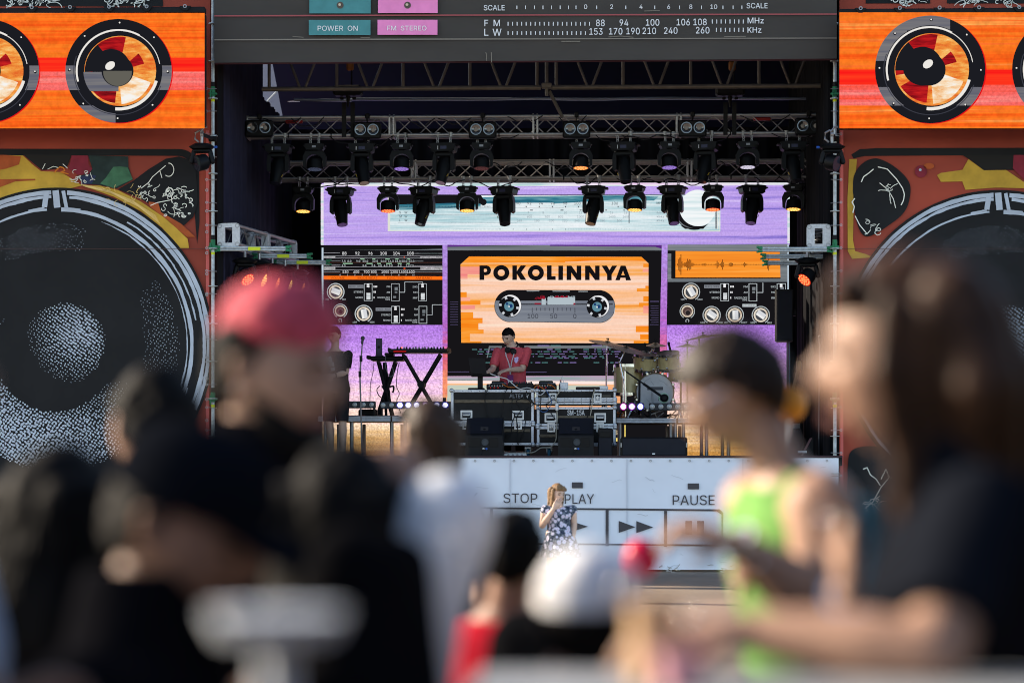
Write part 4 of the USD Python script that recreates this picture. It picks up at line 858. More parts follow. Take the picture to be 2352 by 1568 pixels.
V('purple_band', kp(kD0, [(739, 421), (1813, 421), (1813, 563), (739, 563)]), 1, PUR)
V('white_border', [kr(kE, 112, 66, 2352, 98), kp(kF, [(-60, 66), (2255, 62), (2255, 85), (1100, 97), (-60, 97)]), kr(kE, 84, 80, 110, 655), kr(kF, 2232, 90, 2255, 640)], 2, LEDS('screen_white_streak', [(.3, (120, 190, 190)), (.5, (230, 232, 236)), (.7, (240, 200, 240))], .6, 20))
V('grey_band', [kp(kF, [(-100, 668), (2235, 645), (2235, 706), (-100, 706)]), kp(kE, [(1285, 665), (2400, 655), (2400, 705), (1285, 705)])], 2, GRY)
V('violet_line', [kp(kE, [(1285, 652), (1700, 662), (1285, 672)]), kp(kF, [(-20, 652), (1040, 655), (1040, 690), (980, 672), (-20, 664)])], 3, LED('screen_deep_violet', (90, 40, 130)))
# radio dial strip
dial = kp(kD0, [k5(60, 40), k6(2050, 40), k6(2050, 500), k5(50, 500)])
V('dial_picture', dial, 2, ICE)
V('dial_shade', [kp(k5, [(60, 42), (1240, 42), (1300, 140), (1100, 165), (880, 140), (180, 160), (60, 200)]), kc(k5, 1270, 130, 42)], 4, KB)
V('dial_teal', [kp(k5, [(1230, 70), (1500, 60), (2400, 55), (2400, 135), (1700, 140), (1230, 150)]), kp(k6, [(-80, 55), (820, 45), (1260, 60), (1200, 110), (700, 100), (-80, 150)]), kp(k5, [(180, 150), (880, 140), (1240, 150), (1230, 190), (200, 230)])], 3, TEL)
V('dial_edge', [kp(k5, [(48, 60), (78, 60), (78, 490), (48, 500)]), kr(k6, 2010, 240, 2018, 480), kr(k6, 2038, 240, 2046, 500), kp(k5, [(50, 492), (2350, 500), (2350, 508), (50, 502)]), kp(k6, [(-20, 498), (2046, 494), (2046, 506), (-20, 508)])], 3, LED('screen_edge', (222, 224, 214)))
V('dial_top_line', [kp(k5, [(60, 30), (2350, 36), (2350, 46), (60, 42)]), kp(k6, [(-50, 34), (1700, 30), (1700, 38), (-50, 44)])], 4, INKK)
knb = kc(k6, 1760, 205, 232, 232, 72)
V('knob_shadow', [kc(k6, 1715, 270, 235, 215, 60).difference(kc(k6, 1770, 200, 240, 240, 60)), kp(k6, [(1540, 430), (1860, 440), (1830, 472), (1600, 472)])], 3, KB)
V('knob_shadow_edge', [kc(k6, 1690, 260, 215, 200, 60).difference(kc(k6, 1715, 225, 235, 235, 60)).intersection(kr(k6, 1400, 250, 1700, 480)), kr(k6, 1985, 250, 2005, 470)], 4, GRY)
V('knob_face', knb, 5, LEDS('screen_white_face', [(.3, (196, 222, 226)), (.5, (238, 244, 246)), (.7, (252, 252, 252))], .6, 15))
for s, k, x in (('90', k5, 1715), ('92', k5, 1857), ('94', k5, 2005), ('96', k5, 2158), ('98', k5, 2315), ('100', k6, 222), ('106', k6, 700)): VT(s, k, x, 145, 34, INKK)
VT('MHz', k6, 1280, 142, 32, INKK)
for s, k, x in (('7', k5, 1845), ('8', k5, 2035), ('10', k5, 2318), ('12', k6, 262), ('16', k6, 660), ('18', k6, 840)): VT(s, k, x, 264, 26, GRT)
for s, k, x in (('600', k5, 1858), ('700', k5, 2088), ('800', k5, 2255), ('1000', k6, 262), ('1400', k6, 665), ('1600', k6, 845)): VT(s, k, x, 316, 26, GRT)
for s, k, x in (('160', k5, 1730), ('180', k5, 1953), ('200', k5, 2143), ('220', k5, 2310), ('240', k6, 218), ('280', k6, 545), ('300', k6, 760)): VT(s, k, x, 366, 26, GRT)
for s, x, y in (('S', 205, 261), ('W', 280, 261), ('M', 212, 313), ('W', 280, 313), ('L', 200, 362), ('W', 280, 362)): VT(s, k5, x, y, 28, INKK)
for s, y in (('MHz', 264), ('KHz', 316), ('KHz', 366)): VT(s, k6, 1285, y, 26, GRT, width=95)
VT('SCALE', k5, 250, 186, 16, INKK, width=110); VT('STEREO', k5, 1295, 186, 16, INKK, width=130)
V('dial_ticks', [kr(k5, x, 179, x + 6, 194) for x in np.arange(325, 385, 14)] + [kr(k5, x, 178, x + 6, 195) for x in np.arange(688, 925, 19)] + [kr(k5, x - 6, 180, x + 6, 197) for x in (1818, 1985, 2152, 2320)] + [kr(k6, x - 6, 180, x + 6, 197) for x in (238, 743)] + [kr(k5, x, 227, x + 38, 238) for x in (1866, 2256)] + [kr(k6, x, 227, x + 24, 238) for x in (8, 252, 578, 808)] + [kr(k5, x, 466, x + 5, 486) for x in (1480, 1648, 1817, 1984, 2151, 2318)] + [kr(k6, 878, 240, 888, 400)], 5, INKK)
V('dial_lines', [kp(k5, [(180, 205), (2300, 205), (2300, 209), (180, 209)]), kp(k5, [(180, 287), (1900, 292), (1900, 295), (180, 291)]), kp(k5, [(180, 392), (1700, 396), (1700, 399), (180, 395)])] + [kr(k5, x, 474, x + 4, 482) for x in np.arange(330, 1470, 17)] + [kr(k6, x, 470, x + 4, 480) for x in range(70, 920, 34)], 5, GRT)
# violet pillars
pil = [kr(kE, 1238, 655, 1284, 2100), kp(kF, [(1042, 650), (1096, 650), (1088, 1500), (1088, 2120), (1020, 2120), (1025, 1400)])]
zz0, zz1 = W(1000, 1000, YV)[2], W(1000, 560, YV)[2]
V('violet_pillar', pil, 4, LEDZ('screen_pillar', [(0, (250, 190, 130)), (.25, (250, 150, 110)), (.4, (236, 110, 130)), (.55, (186, 110, 210)), (1, (184, 150, 234))], zz0, zz1, grain=.25, gscale=22))
# cassette
V('cassette_body', kp(kD0, [kE(1284, 706), kF(1040, 706), kJ(635, 480), (1028, 872), kE(1284, 1300)]), 1, KB)
zc0, zc1 = wpt(kI, 215, 320)[2], wpt(kO, 0, 10)[2]
lab = kp(kD0, [kE(1490, 762), kF(848, 766), kF(915, 828), kI(1345 * 0 + 2150, 322), kI(218, 315), kE(1408, 838)])
CASS = LEDS('screen_peach', [(.24, (238, 120, 36)), (.36, (250, 168, 72)), (.47, (252, 190, 138)), (.6, (253, 210, 186)), (.76, (254, 236, 214))], .22, 9.5, 1.0, grain=.05, gscale=30, off=3.1)
V('cassette_label', lab, 3, CASS)
CO = LEDS('screen_orange_streak', [(.3, (246, 120, 10)), (.55, (250, 150, 40)), (.75, (252, 180, 90))], .8, 14)
V('label_orange_edge', [g.intersection(lab) for g in [kr(kE, 1408, 762, 2400, 822), kp(kF, [(-60, 766), (1000, 766), (1000, 810), (500, 800), (-60, 822)])] + [kr(kE, 1408, y, 1408 + x, y + h) for y, x, h in ((1290, 120, 55), (1345, 210, 50), (1395, 170, 60), (1455, 220, 40), (1495, 90, 70), (1565, 200, 60), (1100, 60, 50), (1180, 190, 40))] + [kr(kF, 925 - x, y, 925, y + h) for y, x, h in ((830, 60, 35), (1065, 120, 30), (1140, 60, 50), (1200, 100, 40), (1420, 130, 60), (1500, 90, 50), (1560, 150, 60), (1040, 40, 30))]], 4, CO)
V('label_pink_edge', [g.intersection(lab) for g in [kr(kE, 1408, 930, 1475, 975), kr(kE, 1408, 860, 1600, 930), kr(kE, 1408, 1150, 1500, 1185), kr(kE, 1408, 1225, 1545, 1262), kr(kF, 860, 880, 925, 910), kr(kF, 865, 1230, 925, 1300)]], 4, LEDS('screen_pink', [(.3, (240, 130, 130)), (.6, (252, 176, 150))], .8, 14))
Lh = lambda pts: kp(kO, pts)
def O_(cx): return kc(kO, cx, 214, 103, 98, 60).difference(kc(kO, cx, 214, 44, 43, 48))
def N_(x): return Lh([(x, 122), (x + 60, 122), (x + 128, 218), (x + 128, 122), (x + 186, 122), (x + 186, 308), (x + 128, 308), (x + 58, 212), (x + 58, 308), (x, 308)])
name = [Lh([(95, 120), (155, 120), (155, 306), (95, 306)]).union(kc(kO, 180, 183, 63, 63).difference(kr(kO, 0, 0, 150, 400))).union(kr(kO, 95, 120, 185, 246)).difference(kc(kO, 172, 183, 20, 21).union(kr(kO, 153, 163, 172, 204))),
        O_(374), Lh([(515, 120), (574, 120), (574, 190), (622, 120), (692, 120), (630, 205), (695, 306), (622, 306), (574, 228), (574, 306), (515, 306)]), O_(816),
        Lh([(958, 120), (1018, 120), (1018, 258), (1070, 258), (1070, 306), (958, 306)]), kr(kO, 1103, 122, 1163, 308), N_(1210), N_(1445),
        Lh([(1655, 122), (1725, 122), (1758, 180), (1790, 122), (1855, 122), (1786, 235), (1786, 310), (1726, 310), (1726, 235)]),
        Lh([(1900, 122), (1962, 122), (2033, 310), (1968, 310), (1960, 278), (1900, 278), (1888, 310), (1832, 310)]).difference(Lh([(1930, 190), (1952, 246), (1908, 246)]))]
V('name_lettering', name, 6, LED('screen_name_black', (20, 18, 22)))
win = lambda g: Polygon([kO(*p) for p in [(480, 432 - g), (1640, 436 - g)] + [(1625 + (205 + g) * math.cos(t), 645 + (210 + g) * math.sin(t)) for t in np.linspace(-1.45, 1.5, 24)] + [(485, 842 + g)] + [(490 + (205 + g) * math.cos(t), 638 + (207 + g) * math.sin(t)) for t in np.linspace(1.6, 4.65, 24)]]).buffer(0)
V('tape_window', win(0), 5, KB)
CSL = LEDS('screen_slate', [(.3, (104, 110, 124)), (.7, (132, 138, 148))], .6, 22)
V('tape_window_light', win(-6).intersection(kr(kO, 200, 570, 2000, 900)), 6, CSL)
V('tape_line', [kr(kO, 600, 608, 1800, 622)], 7, LED('screen_black2', (26, 24, 30)))
V('window_edge_shine', [kl(kO, [(700, 448), (860, 448)], 6), kl(kO, [(1030, 450), (1250, 450)], 6), kl(kO, [(1360, 452), (1480, 452)], 6), kl(kO, [(1690, 858), (1770, 815), (1815, 740), (1828, 660)], 6)], 7, PALE)
V('tape_wave', [kr(kO, x, 545 + 14 * math.sin(x * .9), x + 9, 622) for x in np.arange(890, 940, 9)] + [kr(kO, x, 520 + 12 * math.sin(x * 1.7), x + 10, 620) for x in np.arange(965, 1310, 9)], 8, LED('screen_wave_grey', (176, 190, 198)))
V('tape_wave_red', [kr(kO, x, 512 + 16 * math.sin(x * 1.1) + max(0, (900 - x) * .35), x + 9, 548) for x in np.arange(800, 935, 9)] + [kr(kO, x, 512 + 8 * math.sin(x * 1.3), x + 9, 530) for x in np.arange(1050, 1220, 9)] + [kr(kO, 1295, 600, 1318, 622), kr(kO, 800, 600, 880, 616)], 9, LED('screen_crimson', (150, 24, 44)))
for cx, cy in ((482, 638), (1606, 645)):
    V('reel_ring', kc(kO, cx + 4, cy - 3, 146), 9, KB); V('reel_ring_light', kc(kO, cx + 8, cy - 4, 138).difference(kc(kO, cx - 2, cy + 6, 124)), 10, WHT)
    V('reel_disc', kc(kO, cx - 10, cy + 4, 128), 11, LED('screen_black3', (20, 20, 24)))
    V('reel_tooth', [affinity.rotate(kr(kO, cx - 10 + 95, cy + 4 - 15, cx - 10 + 128, cy + 4 + 15), an, origin=kO(cx - 10, cy + 4)) for an in range(10, 370, 60)], 12, LED('screen_tooth', (200, 204, 210)))
    V('reel_hub', kc(kO, cx - 8, cy + 4, 62), 12, LED('screen_hub', (96, 140, 156))); V('reel_hub_mark', [kc(kO, cx + 14, cy, 24), kc(kO, cx - 34, cy - 28, 16)], 13, LED('screen_hub_dark', (28, 60, 110))); V('reel_pin', kc(kO, cx - 8, cy + 6, 10), 14, WHT)
V('tape_scale', [kr(kO, 766 + i * 54.6, 660, 773 + i * 54.6, 725 if i % 5 == 0 else 700) for i in range(11)], 7, INKK)
for s, x in (('100', 778), ('50', 1044), ('0', 1314)): VT(s, kO, x, 768, 56, INKK, 7)
gl = []
rg = np.random.default_rng(5)
for row, y in enumerate((345, 385, 407, 432, 457, 475, 520)):
    x = (480, 330, 390, 385, 400, 500, 470)[row]
    while x < 1860:
        L_ = rg.uniform(10, 70) if row else rg.uniform(20, 140)
        if rg.uniform() < .62 and not (560 < x < 900): gl.append(kr(kI, x, y - 3, x + L_, y + 3))
        x += L_ + rg.uniform(4, 30)
V('glitch_lines', gl[::2], 3, LED('screen_lilac', (150, 130, 196))); V('glitch_lines', gl[1::2], 3, LED('screen_aqua', (96, 150, 150)))
V('glitch_lines', [kr(kI, 870, 345, 1800, 374), kr(kI, 505, 348, 640, 368), kp(kI, [(505, 350), (520, 350), (490, 470), (482, 470)])], 2, GRY)
V('glitch_lines', [kr(kI, 62, 612, 300, 618), kr(kI, 870, 615, 1100, 622), kr(kF, 930, 1185, 1015, 1192)] + [kr(kF, 935 + 8 * math.sin(i * 3), 1230 + 22 * i, 1010, 1234 + 22 * i) for i in range(9)] + [kr(kE, 1310, 1190 + 24 * i, 1385, 1194 + 24 * i) for i in range(10)], 3, LED('screen_dim_violet', (90, 80, 120)))
V('lower_teal_band', kp(kI, [(62, 660), (1860, 655), (1860, 712), (62, 700)]), 2, LEDS('screen_sea', [(.3, (90, 110, 120)), (.5, (150, 170, 170)), (.7, (220, 150, 200))], .4, 20))
V('lower_white_band', kp(kI, [(62, 704), (1860, 712), (1860, 745), (62, 735)]), 3, LEDS('screen_hot_white', [(.3, (252, 220, 210)), (.6, (254, 246, 244))], .5, 20))
V('lower_peach_band', kr(kI, 62, 735, 1860, 1000), 2, LEDS('screen_peach2', [(.3, (240, 160, 110)), (.6, (252, 190, 140))], .5, 12))
V('lower_lid_picture', kp(kI, [(70, 770), (90, 752), (1700, 752), (1700, 920), (70, 920)]), 3, LED('screen_lid', (196, 204, 190)))
V('lower_black_area', kp(kJ, [(230, 1055), (590, 1055), (590, 1300), (230, 1300)]), 3, KB); V('lower_yellow_lines', [kr(kJ, 308, 1055, 318, 1180), kr(kJ, 228, 1190, 262, 1225)], 4, LED('screen_yellow', (255, 226, 120))); VT('SE', kJ, 245, 1140, 40, LED('screen_cream', (250, 230, 190)), 4)
# rough plaster areas at the lower left and right
PLA = LEDZ('screen_plaster', [(0, (196, 140, 70)), (.10, (226, 180, 116)), (.22, (250, 218, 184)), (.36, (252, 214, 212)), (.5, (244, 200, 226)), (.66, (218, 168, 234)), (.85, (190, 140, 230)), (1, (176, 122, 222))], W(1000, 1040, YV)[2], W(1000, 750, YV)[2], k=1.15, grain=.38, gscale=38)
V('plaster_picture', [kp(kD0, [(741, 746), kE(1238, 1412), (1017, 1075), (741, 1075)]), kp(kD0, [kF(1090, 1412), (1812, 746), (1812, 1075), (1533, 1075)])], 2, PLA)
# left radio panel
T7 = lambda s, x, y, h, m=None, **kw: VT(s, k7, x, y, h, m or PALE, 4, **kw)
V('radio_line', [kr(k7, 65, 88, 365, 95), kr(k7, 1735, 96, 2250, 102), kr(k7, 65, 145, 2250, 152), kr(k7, 65, 182, 2250, 190), kr(k7, 65, 230, 375, 237), kr(k7, 1740, 240, 1900, 246), kr(k7, 65, 313, 375, 320), kr(k7, 1730, 320, 2250, 326), kr(k7, 65, 342, 2250, 350), kr(k7, 65, 398, 2250, 406), kr(k7, 65, 430, 370, 437), kr(k7, 1740, 436, 2250, 443)], 2, LEDS('screen_line', [(.3, (110, 130, 128)), (.6, (190, 186, 196))], 2, 20))
V('radio_line', [kr(k7, 65, 262, 2250, 268), kr(k7, 65, 462, 2250, 468)], 2, LED('screen_brown', (96, 56, 40))); V('radio_line', [kp(k7, [(520, 40), (1500, 34), (2250, 14), (2250, 40), (1500, 44)])], 2, GRY)
V('radio_grille', [kr(k7, 65, 152, 280, 180), kr(k7, 1843, 158, 2250, 186), kr(k7, 65, 350, 280, 400), kr(k7, 1840, 350, 2250, 400)], 3, LEDS('screen_grille', [(.4, (150, 150, 150)), (.6, (190, 186, 190))], 40, 60, grain=.4, gscale=50))
for s, x in (('88', 446), ('92', 686), ('96', 926), ('100', 1168), ('104', 1405), ('108', 1660)): T7(s, x, 97, 50, WHT)
for s, x in (('7.5', 434), ('8.0', 540), ('9.0', 703), ('10.0', 833), ('12.0', 1014), ('14.0', 1166), ('16.0', 1303), ('18.0', 1430), ('20.0', 1551), ('22.0', 1681)): T7(s, x, 241, 36)
for s, x in (('2.3', 434), ('3.0', 816), ('3.5', 980), ('4.0', 1102), ('4.5', 1205), ('5.0', 1300), ('6.0', 1462), ('7.0', 1610), ('7.5', 1690)): T7(s, x, 322, 34)
for s, x in (('530', 468), ('600', 667), ('700', 856), ('800', 987), ('1000', 1198), ('1200', 1363), ('1400', 1520), ('1600', 1666)): T7(s, x, 438, 42, WHT)
for i in range(11): T7(str(i), 372 + 134.5 * i, 494, 26)
V('radio_green_marks', [kr(k7, x, 198, x + l, 210) for x, l in ((740, 76), (960, 54), (1200, 80), (1385, 56), (1605, 50))] + [kr(k7, x, 278, x + l, 291) for x, l in ((420, 180), (855, 110), (1050, 70), (1215, 105), (1430, 70), (1590, 60))], 3, LED('screen_mint', (172, 226, 186)))
V('radio_pointer', [kc(k7, 1552, 378, 17), kc(k7, 1550, 170, 12)], 4, LED('screen_pointer', (196, 60, 24)))
V('radio_orange_strip', kp(k7, [(65, 510), (2250, 520), (2250, 582), (65, 578)]), 3, LED('screen_orange_flat', (255, 116, 24)))
for s, x, wd in (('VOLUME', 326, 255), ('MODE/BEAT', 876, 365), ('FUNCTION', 1390, 315), ('AM BAND', 1904, 295)): VT(s, k7, x, 550, 40, LED('screen_rust', (128, 38, 10)), 5, width=wd)
def knob(k, x, y, r, rot, dark=False):
    V('knob_ring', kc(k, x, y, r).difference(kc(k, x, y, r * .9)).difference(kp(k, [(x, y), (x - r * .9, y + r * 1.6), (x + r * .9, y + r * 1.6)])), 3, PALE)
    V('knob_rim', kc(k, x, y, r * .78), 4, LEDS('screen_cream_rim', [(.3, (200, 176, 150)), (.6, (232, 222, 206))], 6, 14))
    V('knob_inner', kc(k, x, y, r * .60), 5, LED('screen_knob_grey', (70, 74, 80)) if not dark else LED('screen_knob_brown', (86, 66, 62)))
    if dark: V('knob_hole', kc(k, x + 5, y + 15, r * .36), 6, LED('screen_knob_dark', (40, 34, 36))); V('knob_hole_ring', kc(k, x + 5, y + 15, r * .4).difference(kc(k, x + 5, y + 15, r * .32)), 7, LED('screen_knob_mid', (130, 110, 106)))
    else:
        gx = affinity.rotate(kr(k, x - r * .52, y - r * .38, x + r * .52, y + r * .12), rot, origin=k(x, y)); V('knob_grip', gx.intersection(kc(k, x, y, r * .62)), 6, LED('screen_knob_light', (214, 216, 220)))
        V('knob_grip_line', affinity.rotate(kr(k, x - r * .5, y + r * .02, x + r * .5, y + r * .26), rot, origin=k(x, y)).intersection(kc(k, x, y, r * .6)), 7, LED('screen_knob_white', (240, 240, 238)))
def switch(k, x, y, x1, y1, upper, lower):
    bd = 5; V('switch_outline', kr(k, x, y, x1, y1).difference(kr(k, x + bd * 1.6, y + bd * 1.6, x1 - bd * 1.6, y1 - bd * 1.6)), 3, PALE)
    xm = (x + x1) / 2
    if upper: V('switch_mark', [kr(k, xm - 25, y + 8, xm + 20, y + 32), kr(k, xm - 25, y + 40, xm + 22, y + 72)], 4, WHT)
    if lower: V('switch_slider', kr(k, xm - 32, y1 - 145, xm + 40, y1 - 25), 4, LEDS('screen_slider', [(.3, (170, 176, 180)), (.6, (226, 230, 232))], 5, 40))
    else: V('switch_slider', [kr(k, xm - 12, y + 70, xm + 45, y + 130), kr(k, xm - 10, y + 150, xm + 35, y + 175), kr(k, xm - 42, y1 - 90, xm + 14, y1 - 55)], 4, GRY)
knob(k7, 287, 805, 162, 20); knob(k7, 372, 1155, 132, 0, True); knob(k7, 802, 1208, 164, 80)
switch(k7, 808, 650, 962, 970, True, True); switch(k7, 1308, 650, 1460, 972, False, False); switch(k7, 1810, 650, 1962, 972, True, True); switch(k7, 1312, 1065, 1466, 1384, True, True); switch(k7, 1814, 1065, 1968, 1386, False, False)
V('radio_wire', [kl(k7, [(1462, 812), (1558, 812), (1558, 625), (1888, 625), (1888, 655)], 9), kl(k7, [(1970, 1226), (2062, 1226), (2062, 1040), (2250, 1040)], 9)], 3, PALE)
for x, y in ((658, 706), (1165, 1123)):
    V('name_plate', kr(k7, x - 142, y - 30, x + 142, y + 30), 3, LED('screen_plate', (130, 134, 142))); VT('SPACE-WIDE', k7, x, y, 32, KD, 4, width=260)
for s, x, y, wd in (('STEREO', 705, 806, 170), ('MONO', 722, 909, 135), ('FM', 1258, 708, 60), ('AM', 1255, 812, 60), ('RADIO OFF', 1172, 909, 225), ('TAPE', 1240, 945, 90), ('SW2', 1746, 712, 86), ('SW1', 1752, 812, 80), ('MW', 1748, 914, 80), ('STEREO', 1208, 1226, 172), ('MONO', 1228, 1325, 132), ('FM', 1762, 1122, 60), ('AM', 1760, 1226, 66), ('RADIO OFF', 1676, 1325, 222), ('TAPE', 1740, 1362, 92), ('LOW', 128, 943, 70), ('HIGH', 440, 943, 66), ('LOW', 642, 1360, 76), ('HIGH', 956, 1360, 76)): VT(s, k7, x, y, 30, PALE, 4, width=wd)
V('level_bars', [kr(k7, x + i * 24, y - 16, x + i * 24 + 16, y + 16) for x, y, c in ((985, 708, 3), (985, 806, 2), (985, 909, 1), (1488, 1123, 3), (1488, 1226, 2), (1488, 1325, 1)) for i in range(c)], 3, WHT)
V('headphone_symbol', [kl(k7, [(350, 1345), (342, 1320), (352, 1302), (370, 1296), (388, 1302), (398, 1320), (390, 1345)], 8), kr(k7, 346, 1350, 356, 1362), kr(k7, 384, 1350, 394, 1362)], 3, PALE)
# right radio panel and waveform
V('waveform_surround', kr(kF, 1096, 650, 2234, 1004), 2, GRY); V('waveform_shadow', [kr(kF, 1096, 706, 1172, 735), kr(kF, 1130, 735, 1175, 970), kr(kF, 1140, 962, 2168, 974)], 3, KB)
V('waveform_panel', kp(kF, [(1172, 712), (2160, 716), (2166, 962), (1170, 962)]), 4, ORG)
wf = []
for i, x in enumerate(np.arange(1188, 2155, 10.4)):
    e = 118 * math.exp(-((x - 1212) / 14) ** 2) + 58 * math.exp(-((x - 1296) / 30) ** 2) + 12 * math.exp(-((x - 1440) / 16) ** 2) + 32 * math.exp(-((x - 1565) / 14) ** 2) + 58 * math.exp(-((x - 1612) / 12) ** 2) + 24 * math.exp(-((x - 1692) / 16) ** 2) + 18 * math.exp(-((x - 1825) / 16) ** 2) + 58 * math.exp(-((x - 2048) / 14) ** 2) + 4 + 10 * math.exp(-((x - 1240) / 40) ** 2)
    e *= .8 + .25 * math.sin(i * 2.3); wf.append(kr(kF, x, 840 - e, x + 6.5, 840 + e))
V('waveform_bars', wf, 5, LED('screen_dark_brown', (70, 30, 14)))
V('right_radio_panel', kr(kF, 1092, 1005, 2236, 1412), 3, KB)
for x, y, r, rt, dk in ((1318, 1098, 86, 60, False), (1283, 1282, 72, 0, True), (1514, 1318, 86, 35, False), (1734, 1318, 86, 88, False), (1980, 1318, 86, 35, False)):
    knob(kF, x, y, r, rt, dk)
def switch2(x, y, x1, y1, up, lo):
    V('switch_outline', kr(kF, x, y, x1, y1).difference(kr(kF, x + 5, y + 5, x1 - 5, y1 - 5)), 4, PALE)
    xm = (x + x1) / 2
    if up: V('switch_mark', [kr(kF, xm - 13, y + 5, xm + 11, y + 38)], 5, WHT)
    if lo: V('switch_slider', kr(kF, xm - 15, y1 - 78, xm + 22, y1 - 15), 5, LEDS('screen_slider', None))
    else: V('switch_slider', [kr(kF, xm - 8, y + 35, xm + 24, y + 66), kr(kF, xm - 6, y + 75, xm + 20, y + 92)], 5, GRY)
switch2(1598, 1018, 1678, 1186, True, True); switch2(1865, 1018, 1945, 1188, False, False); switch2(2132, 1018, 2216, 1190, True, False)
V('radio_wire', [kl(kF, [(1945, 1104), (2000, 1104), (2000, 1010)], 5)], 4, PALE); V('name_plate', kr(kF, 1442, 1032, 1594, 1064), 4, LED('screen_plate', None)); VT('SPACE-WIDE', kF, 1518, 1048, 17, KD, 5, width=136)
V('name_plate', kr(kF, 1806, 1214, 1938, 1240), 4, PALE); VT('LOUDNESS', kF, 1872, 1227, 15, KD, 5, width=116)
for s, x, y, wd in (('STEREO', 1541, 1102, 92), ('MONO', 1551, 1154, 70), ('FM', 1836, 1049, 36), ('AM', 1836, 1102, 36), ('RADIO OFF', 1790, 1155, 122), ('TAPE', 1826, 1174, 50), ('SW2', 2098, 1049, 46), ('SW', 2096, 1102, 36), ('MW', 2096, 1155, 36), ('LOW', 1240, 1170, 34), ('HIGH', 1402, 1170, 46), ('LOW', 1430, 1388, 44), ('HIGH', 1596, 1388, 46), ('LEFT', 1652, 1388, 40), ('RIGHT', 1822, 1388, 58), ('MIN', 1904, 1390, 38), ('MAX', 2064, 1390, 42)): VT(s, kF, x, y, 17, PALE, 5, width=wd)
V('level_bars', [kr(kF, x + i * 13, y - 9, x + i * 13 + 9, y + 9) for x, y, c in ((1690, 1048, 3), (1690, 1102, 2), (1690, 1154, 1)) for i in range(c)], 4, WHT)
V('headphone_symbol', [kl(kF, [(1272, 1385), (1268, 1370), (1275, 1360), (1283, 1357), (1292, 1360), (1299, 1370), (1294, 1385)], 5)], 4, PALE)
V('bright_edge', [kr(kE, 92, 680, 108, 1300), kr(kF, 2232, 650, 2246, 1080)], 6, LED('screen_cold_edge', (190, 206, 220)))
# ================================================================== equipment on the stage
def zx(k, cx, cy, Y):
    p = w(k, cx, cy, Y); return p[0], p[2]
CASEB = M('case_laminate', (.011, .0105, .011), .55, var=.3, vscale=8, bump=.1, bscale=120); EDGE = M('case_edge_alu', (.66, .67, .70), .45, metal=.25, var=.2, vscale=10, bump=.1); WOODS = M('worn_wood_strip', (.12, .095, .065), .6, var=.5, vscale=14, stretch=(1, 1, 6)); STEELL = M('zinc_steel', (.55, .56, .58), .35, metal=.75, var=.15)
def recess_handle(o, x, y, z, s=1.0):
    part(o, 'handle_plate', prism(sbox(x - .072 * s, z - .055 * s, x + .072 * s, z + .055 * s).buffer(.006).difference(sbox(x - .056 * s, z - .038 * s, x + .056 * s, z + .036 * s)), y - .006, y), STEELL)
    part(o, 'handle_dish', bx(x - .058 * s, x + .058 * s, y - .0015, y, z - .04 * s, z + .038 * s), BLKM)
    part(o, 'handle_grip', cat([cb(x - .046 * s, x + .046 * s, y - .018, y - .006, z - .012, z + .012, .005), path([(x - .046 * s, y - .01, z), (x - .046 * s, y - .004, z + .026), (x + .046 * s, y - .004, z + .026), (x + .046 * s, y - .01, z)], .004)]), STEELL)
def butterfly(o, x, y, z):
    part(o, 'latch_plate', prism(sbox(x - .045, z - .055, x + .045, z + .055).buffer(.006).difference(sbox(x - .03, z - .04, x + .03, z + .04)), y - .007, y), STEELL)
    part(o, 'latch_wing', cat([cb(x - .026, x + .026, y - .013, y - .004, z - .006, z + .02, .006), tube((x, y - .012, z - .025), (x, y - .012, z + .028), .006, 6)]), STEELL)
def case_box(o, x0, x1, y0, y1, z0, z1, e=.034):
    part(o, 'panel_box', bx(x0 + .004, x1 - .004, y0 + .004, y1 - .004, z0 + .004, z1 - .004), CASEB)
    for (a, b, c, d) in ((x0, x1, z0, z0 + e), (x0, x1, z1 - e, z1)):
        part(o, 'edge_profile', cb(a, b, y0, y0 + e, c, d, .005), EDGE); part(o, 'edge_profile', cb(a, b, y1 - e, y1, c, d, .005), EDGE)
    for x in (x0, x1 - e):
        part(o, 'edge_profile', cb(x - .001, x + e + .001, y0 - .001, y0 + e, z0 + e, z1 - e, .005), EDGE)
        for z in (z0, z1 - e): part(o, 'edge_profile', cb(x - .001, x + e + .001, y0 + e, y1 - e, z - .001, z + e + .001, .005), EDGE)
    for x in (x0, x1):
        for z in (z0, z1):
            part(o, 'ball_corner', ell((x + (.01 if x == x0 else -.01), y0 + .008, z + (.01 if z == z0 else -.01)), .03, .026, .03, 2), STEELL, smooth=True)
    n = int((x1 - x0) / .11)
    part(o, 'rivets', [ell((x0 + .05 + i * .11, y0 - .001, z + .5 * e), .005, .003, .005, 1) for i in range(n) for z in (z0, z1 - e)], BLKM, kind='stuff')
def caster(o, x, y, zf):
    part(o, 'caster_fork', cat([cb(x - .045, x + .045, y - .05, y + .05, zf + .115, zf + .135, .006), tri(hull(disc((x - .028, y, zf + .115), (0, 0, 1), .02, 8), disc((x - .028, y, zf + .05), (1, 0, 0), .015, 8))), tri(hull(disc((x + .028, y, zf + .115), (0, 0, 1), .02, 8), disc((x + .028, y, zf + .05), (1, 0, 0), .015, 8)))]), STEELL)
    part(o, 'caster_wheel', lathe([(.01, -.02), (.045, -.02), (.055, -.012), (.055, .012), (.045, .02), (.01, .02), (.01, -.02)], 20, (1, 0, 0), (x, y, zf + .056)), M('blue_rubber', (.02, .10, .17), .6), smooth=30)
YC = 32.05
x0, zt = zx(kI, 112, 800, YC); x1, zm = zx(kI, 967, 1150, YC); _, zb = zx(kI, 500, 1372, YC)
XC0 = x0; XC1 = x1
